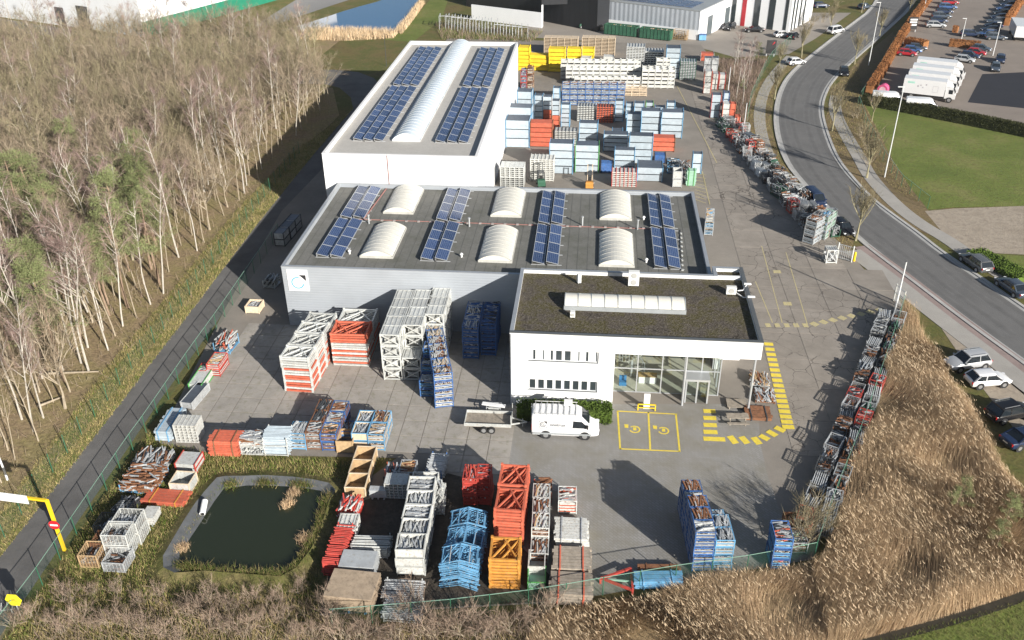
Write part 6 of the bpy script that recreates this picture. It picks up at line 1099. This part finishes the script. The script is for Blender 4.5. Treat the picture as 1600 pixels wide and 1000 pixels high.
def grow(kind, H):
    b = MB(); t_ = Tw(); bark = dict(birch=bark_b, oak=bark_o, ash=bark_t, street=bark_o, bush=bark_t, thin=bark_t)[kind]
    def limb(p, d, L, r, lev, n=4, curve=.12, up=.1):
        pts = [Vector(p)]; d = Vector(d)
        for i in range(n):
            d = (d+Vector((tr.gauss(0,curve),tr.gauss(0,curve),tr.gauss(0,curve)+up))).normalized(); pts.append(pts[-1]+d*(L/n))
        for i in range(n): b.tube(pts[i], pts[i+1], r*(1-.8*i/n), r*(1-.8*(i+1)/n), 5 if lev == 0 else 3, bark, False)
        return pts, d
    def twigs(pts, k, L, w, spread):
        for _ in range(k):
            i = tr.randrange(max(1,len(pts)-2), len(pts)); f = tr.random(); p = pts[i-1].lerp(pts[i], f); d = (pts[i]-pts[i-1]).normalized(); dd = rot_dir(d, tr.uniform(.1,spread), tr.uniform(0,6.28)); l = L*tr.uniform(.5,1.2); t_.add(p, dd+Vector((0,0,-.15 if kind == 'birch' else .1)), l, w)
            if tr.random() < .7: q = p+dd*l*.5; t_.add(q, rot_dir(dd, tr.uniform(.3,.8), tr.uniform(0,6.28)), l*.7, w*.8)
    if kind == 'birch' or kind == 'thin':
        lean = Vector((tr.gauss(0,.07),tr.gauss(0,.07),1)); tk, _ = limb((0,0,-.1), lean, H, .105 if kind == 'birch' else .075, 0, 9, .035, .02)
        if kind == 'birch' and tr.random() < .5: tk2, _ = limb(tk[3], rot_dir(lean,.35,tr.uniform(0,6.28)), H*.6, .08, 0, 6, .05, .08)
        else: tk2 = None
        for src in filter(None,(tk,tk2)):
            for i in range(14 if kind == 'birch' else 9):
                f = tr.uniform(.42,.98); j = min(len(src)-2, int(f*(len(src)-1))); p = src[j].lerp(src[j+1], tr.random()); pts, _ = limb(p, rot_dir((0,0,1), tr.uniform(.45,.9), tr.uniform(0,6.28)), H*.2*(1.25-f*.7), .032, 1, 3, .12, .1); twigs(pts, 24 if kind == 'birch' else 14, 1.2, .026, .9)
    elif kind in ('oak','ash'):
        tk, d = limb((0,0,-.1), (tr.gauss(0,.06),tr.gauss(0,.06),1), H*.34, .15, 0, 4, .05, .02); k = tr.randrange(6,9)
        for i in range(k):
            s_ = tk[-1] if i < 4 else tk[-2]; pts, _ = limb(s_, rot_dir((0,0,1), tr.uniform(.2,.8), 6.28*i/k+tr.uniform(-.4,.4)), H*tr.uniform(.42,.66), .07, 0, 5, .13, .08)
            for j in range(9):
                q = pts[tr.randrange(1,len(pts))]; p2, _ = limb(q, rot_dir((pts[-1]-pts[0]), tr.uniform(.4,1.0), tr.uniform(0,6.28)), H*tr.uniform(.14,.26), .026, 1, 3, .2, .08); twigs(p2, 14, 1.25, .028, .95)
            twigs(pts, 15, 1.2, .028, .9)
    elif kind == 'street':
        tk, d = limb((0,0,0), (0,0,1), H*.40, .17, 0, 3, .02, .02)
        for i in range(12):
            pts, _ = limb(tk[-1] if i < 8 else tk[-2], rot_dir((0,0,1), tr.uniform(.1,.65), 6.28*i/12+tr.uniform(-.3,.3)), H*tr.uniform(.42,.62), .055, 1, 4, .09, .12)
            for j in range(4): p2, _ = limb(pts[tr.randrange(1,4)], rot_dir((0,0,1), tr.uniform(.2,.8), tr.uniform(0,6.28)), H*.2, .02, 1, 2, .1, .1); twigs(p2, 12, .8, .035, .7)
            twigs(pts, 14, .8, .035, .7)
    else:
        for i in range(11):
            pts, _ = limb((tr.gauss(0,.25),tr.gauss(0,.25),-.05), rot_dir((0,0,1), tr.uniform(.05,.75), tr.uniform(0,6.28)), H*tr.uniform(.6,1.0), .032, 1, 4, .16, .05); twigs(pts, 14, H*.33, .026, .9)
            for j in range(2): p2, _ = limb(pts[tr.randrange(1,4)], rot_dir((0,0,1), tr.uniform(.3,1.), tr.uniform(0,6.28)), H*.4, .02, 1, 3, .15, .03); twigs(p2, 9, H*.3, .024, .9)
    return b, t_
def tree_kind(kind, H, tm, n): 
    out = []
    for _ in range(n): b, t_ = grow(kind, H); out.append((b.mesh('trunk'), t_.mesh('crown', [tm])))
    return out
T_birch = tree_kind('birch', 14, tw_b, 5); T_oak = tree_kind('oak', 11, tw_o, 5); T_ash = tree_kind('ash', 11, tw_t, 4); T_thin = tree_kind('thin', 10, tw_t, 4); T_street = tree_kind('street', 6.5, tw_o, 3); T_bush = tree_kind('bush', 2.6, tw_r, 4); T_bushg = tree_kind('bush', 3.2, tw_o, 3)
def needles(b_pts, n, r, L, w):
    c = rng.normal(size=(n,3))*r; d = c/np.linalg.norm(c,axis=1,keepdims=True)+rng.normal(size=(n,3))*.5; d /= np.linalg.norm(d,axis=1,keepdims=True); s_ = np.cross(d, rng.normal(size=(n,3))); s_ /= np.linalg.norm(s_,axis=1,keepdims=True); return np.stack([c-s_*w/2, c+s_*w/2, c+d*L], 1)+np.array(b_pts)
def pine(H):
    b = MB(); pts = [Vector((0,0,-.1))]; T = []
    for i in range(6): pts.append(pts[-1]+Vector((tr.gauss(0,.12),tr.gauss(0,.12),H/6)))
    for i in range(6): b.tube(pts[i], pts[i+1], .17*(1-.13*i), .17*(1-.13*(i+1)), 6, bark_p, False)
    for i in range(34):
        f = tr.uniform(.42,1.0); p = pts[min(5,int(f*6))].lerp(pts[min(6,int(f*6)+1)], f*6-int(f*6)); a = tr.uniform(0,6.28); l = H*.24*(1.25-f)*tr.uniform(.6,1.3)+.4; q = p+Vector((math.cos(a)*l,math.sin(a)*l,l*.25)); b.tube(p, q, .04, .015, 3, bark_p, False)
        for k in range(3): c = p.lerp(q, .5+.25*k); T.append(needles((c.x,c.y,c.z), 60, .2, .28, .045))
    return b.mesh('trunk'), tri_mesh('crown', np.concatenate(T), [needle])
T_pine = [pine(12) for _ in range(4)]
def plant(var, name, label, cat, x, y, s, group, sz=None, z=0):
    tm, cm = var; rz = tr.uniform(0,6.28); t_ = thing(name, label, cat, (x,y,z), rz, group); t_.scale = (s,s,s*(sz or 1)); ob('trunk' if cat == 'tree' else 'stem', tm, t_); ob('crown', cm, t_); return t_
# the wood left of the service road
FP = [(v.x,v.y) for v in PX((-40,900),(100,722),(200,586),(300,466),(400,336),(468,248),(522,190),(515,142),(440,140))]+[(-62,200),(-74,208),(-106,203),(-150,196),(-190,180),(-90,30)]
fedge = [W(*p) for p in ((-40,900),(100,722),(200,586),(300,466),(400,336),(468,248),(522,190))]
def edge_dist(x, y): return min((Vector((x,y,0))-(a+(c-a)*max(0,min(1,((Vector((x,y,0))-a).dot(c-a))/(c-a).length_squared)))).length for a, c in zip(fedge[:-1], fedge[1:]))
def visible(x, y, z, m=60):
    d = Vector((x,y,z-CAM_H)); w = d.dot(_fw); px = 800+CAM_F*d.dot(CR)/w; py = 500-CAM_F*d.dot(CU)/w; return -m < px < 1600+m and -m < py < 1000+m
pts = []; tries = 0
while len(pts) < 700 and tries < 60000:
    tries += 1; x, y = tr.uniform(-175,-44), tr.uniform(38,210)
    if not inside(x,y,FP) or not (visible(x,y,0) or visible(x,y,9)): continue
    e = edge_dist(x,y)
    if e < 3.6: continue
    md = 1.75 if y < 84 else 2.4 if e < 9 else 2.0 if e < 18 else 3.0
    if all((x-a)**2+(y-c)**2 > md*md for a, c, _ in pts): pts.append((x,y,e))
cnt = dict(birch=0,oak=0,ash=0,thin=0,pine=0)
PINES = [W(*p) for p in ((78,345),(105,372),(150,345),(160,400),(190,330),(215,420),(145,520),(165,500),(235,440),(130,420),(60,480),(100,560),(180,470))]
for x, y, e in pts:
    nearp = min((Vector((x,y,0))-p).length for p in PINES)
    u = tr.random()
    if nearp < 7.5 and u < .26: k = 'pine'
    elif e < 12: k = 'thin' if u < .66 else 'birch' if u < .90 else 'ash'
    elif y < 95: k = 'birch' if u < .40 else 'thin' if u < .65 else 'oak' if u < .82 else 'ash'
    else: k = 'oak' if u < .48 else 'ash' if u < .86 else 'birch'
    V = dict(birch=T_birch,oak=T_oak,ash=T_ash,thin=T_thin,pine=T_pine)[k]
    lab = dict(birch='white stemmed bare birch among the bare wood', oak='spreading bare tree with olive twigs in the wood', ash='bare tree with tan twigs in the wood', thin='slender bare sapling in the wood beside the service road', pine='green pine standing among the bare birches')[k]
    lab = lab.replace(' among the bare wood','').replace(' in the wood beside the service road','').replace(' in the wood','').replace(' standing among the bare birches','')+(' at the fenced edge of the wood' if e < 12 else ' in the far wood towards the works' if y > 150 else ' in the wood beyond the white hall' if y > 110 else ' deep in the near part of the wood')
    plant(tr.choice(V), dict(birch='birch_tree',oak='bare_tree',ash='tan_tree',thin='sapling_tree',pine='pine_tree')[k], lab, 'tree', x, y, tr.uniform(.75,1.12)*(.78 if y > 165 else 1), lab[:40]+' trees' if False else {'birch':'birches in the wood','oak':'olive twigged trees in the wood','ash':'tan twigged trees in the wood','thin':'saplings in the wood','pine':'pines in the wood'}[k]); cnt[k] += 1
def scatter(poly, n, f=None):
    """n random points inside a polygon of world points"""
    P = [(p[0],p[1]) for p in poly]; x0 = min(p[0] for p in P); x1 = max(p[0] for p in P); y0 = min(p[1] for p in P); y1 = max(p[1] for p in P); out = []
    while len(out) < n:
        X = rng.uniform((x0,y0),(x1,y1),(n,2)); ins = np.zeros(n,bool); k = len(P)
        for i in range(k):
            a, c = P[i], P[i-1]
            if a[1] == c[1]: continue
            ins ^= ((a[1] > X[:,1]) != (c[1] > X[:,1])) & (X[:,0] < (c[0]-a[0])*(X[:,1]-a[1])/(c[1]-a[1])+a[0])
        X = X[ins]
        if f is not None: X = X[f(X)]
        out.extend(X.tolist())
    return np.array(out[:n])
def blades(P, h0, h1, w, lean=.25, z=0., dirx=0., diry=0.):
    n = len(P); h = rng.uniform(h0,h1,n); a = rng.uniform(0,2*np.pi,n); s_ = np.stack([np.cos(a),np.sin(a),np.zeros(n)],1)*(w/2); b_ = np.c_[P, np.full(n,z)]; t_ = b_+np.c_[rng.normal(0,lean,n)*h+dirx*h, rng.normal(0,lean,n)*h+diry*h, h]; return np.stack([b_-s_, b_+s_, t_],1)
def stuff(name, tris, mats, idx, label, cat): return tag(ob(name, tri_mesh(name, tris, mats, idx)), label, cat, None, 'stuff')
lowf = lambda X: (np.sin(X[:,0]*.7)+np.sin(X[:,1]*.9+X[:,0]*.3)+rng.normal(0,.8,len(X))) > -.6
# undergrowth of the wood
P = scatter(FP, 52000, lambda X: rng.random(len(X)) < np.where(X[:,1] > 120, .45, np.where(X[:,0] > -62-(95-X[:,1])*.0, .35, 1.0))); T = blades(P, .3, 1.5, .05, .45); stuff('undergrowth', T, [tw_o,tw_t,tw_r], rng.integers(0,3,len(T)), 'brown brushwood and dead bracken on the wood floor', 'undergrowth')
# reeds
reed_a = twigm('reed_straw', (.58,.425,.26), .3); reed_b = twigm('reed_brown', (.48,.335,.21), .35); reed_c = twigm('reed_pale', (.62,.48,.32), .25)
RP = PX((1412,486),(1434,502),(1455,545),(1483,600),(1520,668),(1565,735),(1650,840),(1700,890),(1600,925),(1480,965),(1330,1005),(1200,1040),(800,1040),(868,962),(930,944),(1060,922),(1180,903),(1279,882),(1340,715),(1390,570))
sheet('reed_bed', RP, .03, ramp_ground('reed_litter', ((.24,.17,.10),(.34,.25,.14),(.18,.13,.08)), .4, bscale=2.5, fine=(.12,.09,.05), finef=.5))
P = scatter(RP, 250000, lambda X: (np.sin(X[:,0]*.55+X[:,1]*.2)+np.sin(X[:,1]*.6-X[:,0]*.25)*.8+rng.normal(0,.7,len(X))) > -.45)
hs_ = (.85+.15*np.sin(P[:,0]*.4)*np.sin(P[:,1]*.37))*np.where(P[:,0] < 17, .62, 1.); fa = 1.6*np.sin(P[:,0]*.21+1.3*np.sin(P[:,1]*.16))+1.2*np.cos(P[:,1]*.27+P[:,0]*.11)+2.2; fm = .16+.22*(np.sin(P[:,0]*.33-P[:,1]*.29)+1)/2; T = blades(P, 1.0, 2.15, .022, .11, 0, np.cos(fa)*fm, np.sin(fa)*fm); T[:,2] = P_ = np.c_[T[:,2,:2], T[:,2,2]*hs_]
tip = T[::24,2]; n = len(tip); a = rng.uniform(0,6.28,n); s_ = np.stack([np.cos(a)*.028,np.sin(a)*.028,np.zeros(n)],1); d_ = np.stack([rng.normal(-.12,.08,n),rng.normal(.08,.08,n),rng.uniform(.10,.2,n)],1); PL_ = np.stack([tip-s_-d_*.6, tip+s_-d_*.6, tip+d_],1)
stuff('reeds', np.concatenate([T,PL_]), [reed_a,reed_b,reed_c], np.concatenate([rng.integers(0,2,len(T)),np.full(n,2)]), 'dense dry reed bed between the yard fence and the road', 'reeds')
P = scatter(PX((1200,1045),(1330,1004),(1480,966),(1600,926),(1700,885),(1700,1060),(1200,1080)), 100); sheet('roadside_lawn', PX((1180,1060),(1340,1012),(1480,975),(1600,940),(1720,890),(1720,1100),(1180,1100)), .04, lawn)
P = scatter(PX((1180,1050),(1340,1008),(1480,972),(1600,938),(1700,900),(1700,1060),(1200,1070)), 9000); gra = twigm('grass_green', (.11,.155,.03)); grb = twigm('grass_straw', (.33,.265,.12)); grc = twigm('grass_olive', (.155,.15,.05)); T = blades(P, .1, .3, .04, .3); stuff('lawn_grass', T, [gra,grc], rng.integers(0,2,len(T)), 'short green grass at the reed bed foot', 'grass')
ribbon('ditch', chaikin([W(*p) for p in ((1150,1042),(1300,1008),(1440,975),(1540,945),(1620,915),(1710,880))]), -.8, .8, .03, .052, pm('ditch_mud_shade', (.035,.03,.02), .8, var=.3, scale=1.5))  # flat strip; the sunken ditch's shade goes into the dark mud colour
# rough grass round the pond, verges
pw_ = [(p.x,p.y) for p in PW]
def outp(X):
    r_ = np.ones(len(X),bool)
    for i, (x, y) in enumerate(X):
        if inside(x,y,pw_): r_[i] = False
    return r_
MP = PX((-10,1020),(62,929),(128,830),(234,676),(262,694),(330,712),(470,718),(600,722),(556,762),(535,800),(500,880),(495,1000),(300,1030))
P = scatter(MP, 34000, outp); P = np.array([p for p in P if not any((p[0]-x)**2+(p[1]-y)**2 < r_ for x, y, r_ in ((-29,58,0),))]); T = blades(P, .12, .5, .05, .4, .02); stuff('pond_grass', T, [gra,grb,grc], rng.choice(3,len(T),p=(.3,.38,.32)), 'rough green and straw grass around the dark pond', 'grass')
VP = [v for v in PX((0,800),(62,716),(162,580),(264,460),(368,330),(458,238),(540,180),(553,170),(482,252),(400,354),(287,504),(95,755),(0,873))]
P = scatter(VP, 24000); T = blades(P, .1, .4, .05, .4, .02); stuff('verge_grass', T, [gra,grb,grc], rng.choice(3,len(T),p=(.15,.6,.25)), 'straw and green verge grass along the service road', 'grass')
P = scatter(PX((445,54),(500,47),(548,48),(600,50),(622,52),(615,60),(540,64),(470,62)), 5000); T = blades(P, .8, 1.8, .1, .15); P2 = scatter(PX((618,50),(636,30),(655,5),(664,6),(644,34),(628,54)), 2500); T = np.concatenate([T, blades(P2, .8, 1.6, .1, .15)]); stuff('lake_reeds', T, [reed_a,reed_c], rng.integers(0,2,len(T)), 'pale reeds fringing the blue lake', 'reeds')
P = scatter(PX((1150,95),(1200,95),(1180,140),(1165,200),(1150,180),(1130,130),(1120,95)), 7000); T = blades(P, .3, 1.6, .06, .4); stuff('birch_scrub', T, [tw_t,tw_b,tw_r], rng.integers(0,3,len(T)), 'brown scrub under the fence side birches', 'scrub')
P = scatter(PX((1260,90),(1225,118),(1208,150),(1204,195),(1220,252),(1290,328),(1335,375),(1325,400),(1230,300),(1170,200),(1175,140),(1235,88)), 9000); T = blades(P, .08, .25, .06, .4); P2 = scatter(PX((1310,245),(1290,185),(1300,140),(1340,95),(1352,165),(1395,250),(1440,320),(1400,300),(1345,240)), 8000); T = np.concatenate([T, blades(P2, .08, .3, .06, .4)]); stuff('roadside_grass', T, [grb,grc], rng.integers(0,2,len(T)), 'thin straw coloured grass on the road verges', 'grass')
P = scatter(PX((680,38),(850,50),(830,66),(690,62)), 4500); T = blades(P, .3, 1.3, .08, .4); stuff('garden_scrub', T, [tw_t,gra,tw_r], rng.integers(0,3,len(T)), 'brown and green planting under the portal frames', 'scrub')
rp = np.array([(PW[i].x+(PW[i+1].x-PW[i].x)*f, PW[i].y+(PW[i+1].y-PW[i].y)*f) for i in range(len(PW)-1) for f in np.linspace(0,1,60)]); rp = rp[((rp[:,0] > -28.6) & (rp[:,1] < 54.6)) | (np.sin(rp[:,0]*2.1)+np.sin(rp[:,1]*1.7) > .7)]; P = np.repeat(rp,9,0)+rng.normal(0,.28,(len(rp)*9,2)); T = blades(P, .15, .6, .045, .45, .15); stuff('bank_weeds', T, [gra,grb,grc], rng.integers(0,3,len(T)), 'weeds and grass hanging over the dark pond edge', 'weeds')
for a_, c_ in (((78,588),(155,583)),((240,171),(300,172)),((60,640),(100,622))):
    p0, p1 = W(*a_), W(*c_); b = MB(); b.tube((0,0,.35),(p1.x-p0.x,p1.y-p0.y,.2),.13,.07,7,bark_t); tag(ob('fallen_log', b, None, p0), 'pale fallen birch trunk lying on the wood floor', 'log', 'fallen birch trunks')
# brambles and shrubs along the bottom
BL = [(x, 985+tr.uniform(-25,25)) for x in range(20,860,26)]+[(x, 940+tr.uniform(-15,15)) for x in range(110,480,36)]
for x, y in BL:
    p = W(x,y); plant(tr.choice(T_bush), 'bare_shrub', 'bare red brown shrub in the thicket below the pond and bottom fence', 'shrub', p.x, p.y, tr.uniform(.5,.85)*(1.45 if x > 470 else 1.), 'shrubs below the pond', .85)
P = scatter(PX((60,985),(240,940),(480,935),(520,985),(860,955),(870,1045),(0,1050)), 16000); T = blades(P, .2, .9, .045, .5); stuff('bramble_litter', T, [tw_r,grb,tw_t], rng.integers(0,3,len(T)), 'dry bramble stems and grass between the bare shrubs', 'brambles')
for x, y, s_ in ((1255,850,1.25),(1262,830,1.1),(1290,835,.8)): p = W(x,y); plant(tr.choice(T_bushg), 'bare_bush', 'bare olive bush rooted at the reed fence corner', 'shrub', p.x, p.y, s_, 'corner bushes')
for x, y, s_ in ((1490,808,.33),(1568,828,.30),(1552,865,.28)): p = W(x,y); plant(tr.choice(T_pine), 'young_pine', 'small green pine growing in the reed bed', 'tree', p.x, p.y, s_, 'young pines in the reeds')
for x, y in ((450,790),(475,845),(285,858),(460,772)): p = W(x,y); P = np.c_[rng.normal(p.x,.25,300), rng.normal(p.y,.25,300)]; T = blades(P, .2, .6, .04, .4, .05); tag(ob('sedge_tuft', tri_mesh('sedge_tuft', T, [reed_a,reed_b], rng.integers(0,2,len(T)))), 'golden sedge tuft at the dark pond edge', 'plant', 'sedge tufts')
# street trees
ST = [((1216,112),.9),((1210,155),1.0),((1252,90),1.15),((1296,50),1.1),((1335,100),1.05),((1300,205),1.15),((1354,278),1.15),((1337,376),1.15),((1374,58),.95),((1346,20),.9),((1420,20),.8),((1362,190),.8)]
for (x,y), s_ in ST: p = W(x,y); plant(tr.choice(T_street), 'street_tree', 'bare pollarded street tree beside the curving road', 'tree', p.x, p.y, s_, 'street trees along the bend')
for x, y in ((1150,155),(1158,130),(1166,140),(1146,120),(1172,118),(1160,165),(1152,105)): p = W(x,y); plant(tr.choice(T_birch), 'birch_tree', 'bare birch in the clump between stock yard and footway', 'tree', p.x, p.y, tr.uniform(.5,.62), 'birches beside the stock yard')
for x, y, s_ in ((1183,105,.42),(1158,150,.25)): p = W(x,y); plant(tr.choice(T_pine), 'evergreen_bush', 'green evergreen beside the fence side birches', 'tree', p.x, p.y, s_, 'evergreens beside the birches', 1.0)
for x, y in ((1345,215),(1352,235),(1358,258),(1335,185),(1268,40),(1285,35)): p = W(x,y); plant(tr.choice(T_bushg), 'bare_bush', 'bare bush on the verge near the curving road', 'shrub', p.x, p.y, .9, 'verge bushes')
# hedges: a dense core hung with leaves
def hedge(label, line, w, h, leaf, n, stem=bark_o):
    t_ = thing('hedge', label, 'hedge', line[0]); T = []; c = MB()
    for i in range(len(line)-1):
        a, e = line[i]-line[0], line[i+1]-line[0]; d = (e-a); L = d.length; d /= L; s_ = Vector((-d.y,d.x,0)); k = int(n*L)
        u = rng.uniform(0,L,k); v = rng.uniform(-1,1,k); z = rng.uniform(.05,1,k); f = rng.integers(0,3,k); v = np.where(f == 0, np.sign(v), v); z = np.where(f == 0, z, 1.0)
        C = np.stack([a.x+d.x*u+s_.x*v*w/2, a.y+d.y*u+s_.y*v*w/2, z*h],1)+rng.normal(0,.07,(k,3)); q = rng.normal(size=(k,3)); q /= np.linalg.norm(q,axis=1,keepdims=True); r_ = np.cross(q, rng.normal(size=(k,3))); r_ /= np.linalg.norm(r_,axis=1,keepdims=True); T.append(np.stack([C-q*.09, C+q*.09, C+r_*.16],1))
        m_ = w/2-.12; c.raw([Vector((p.x,p.y,0))+s_*o+Vector((0,0,zz)) for p in (a,e) for o, zz in ((-m_,0),(m_,0),(m_,h-.1),(-m_,h-.1))], [(0,1,2,3),(7,6,5,4),(0,4,5,1),(1,5,6,2),(2,6,7,3),(3,7,4,0)], leaf)
    ob('branches', c, t_); o = ob('foliage', tri_mesh('foliage', np.concatenate(T), [leaf]), t_); o['kind'] = 'stuff'
hedge('green hedge along the white office front wall', [W(808,652),W(955,656)], 1.5, 1.5, leafg, 500); hedge('long dark clipped hedge between lawn and car park', PX((1347,162),(1430,178),(1520,196),(1610,215)), 1.6, 1.9, leafd, 260); hedge('brown beech hedge along the car park fence', PX((1356,150),(1380,112),(1408,62),(1430,30),(1462,-12)), 1.4, 2.0, leafb, 200); hedge('brown beech hedge in the middle of the car park', PX((1482,72),(1530,76)), 1.5, 1.5, leafb, 200); hedge('russet hedge block behind the corner cars', PX((1415,72),(1445,78)), 2.5, 1.9, leafb, 260); hedge('brown beech hedge at the far car park side', PX((1572,40),(1612,-20)), 1.4, 2.0, leafb, 160); hedge('clipped green hedge beside the slate saloon', [W(1520,398),W(1600,440)], 2.6, .8, leafg, 300); hedge('small russet bush island by the car park lamp', [W(1488,50),W(1496,51)], 1.2, 1.4, leafb, 300)
for x, y in ((60,60),(140,75),(330,35),(20,40),(270,62)): p = W(x,y); plant(tr.choice(T_birch), 'birch_tree', 'bare birch standing against the green banded works', 'tree', p.x, p.y, .9, 'birches before the works')
for x, y in ((604,104),): 
    p = W(x,y); b = MB(); b.tube((0,0,0),(0,0,7),.06,.04,6,darksteel); tag(ob('mast_pole', b, None, p), 'thin dark mast on the grass behind the white hall', 'mast')

# ------------------------------------------------------------------ air
def air(t, N, L, b):
    v = N.new('ShaderNodeVolumePrincipled'); v.inputs['Color'].default_value = (.86,.90,.96,1); v.inputs['Density'].default_value = .00011; v.inputs['Anisotropy'].default_value = .2
    o = N['Material Output']; N.remove(b); L.new(v.outputs[0], o.inputs['Volume'])
hz = MB(); hz.box(-1000,-400,-1.2,1000,1700,52,node_mat('hazy_air', air)); hz = ob('haze', hz); hz['kind'] = 'stuff'; hz['label'] = 'thin pale haze over the whole site'; hz['category'] = 'haze'
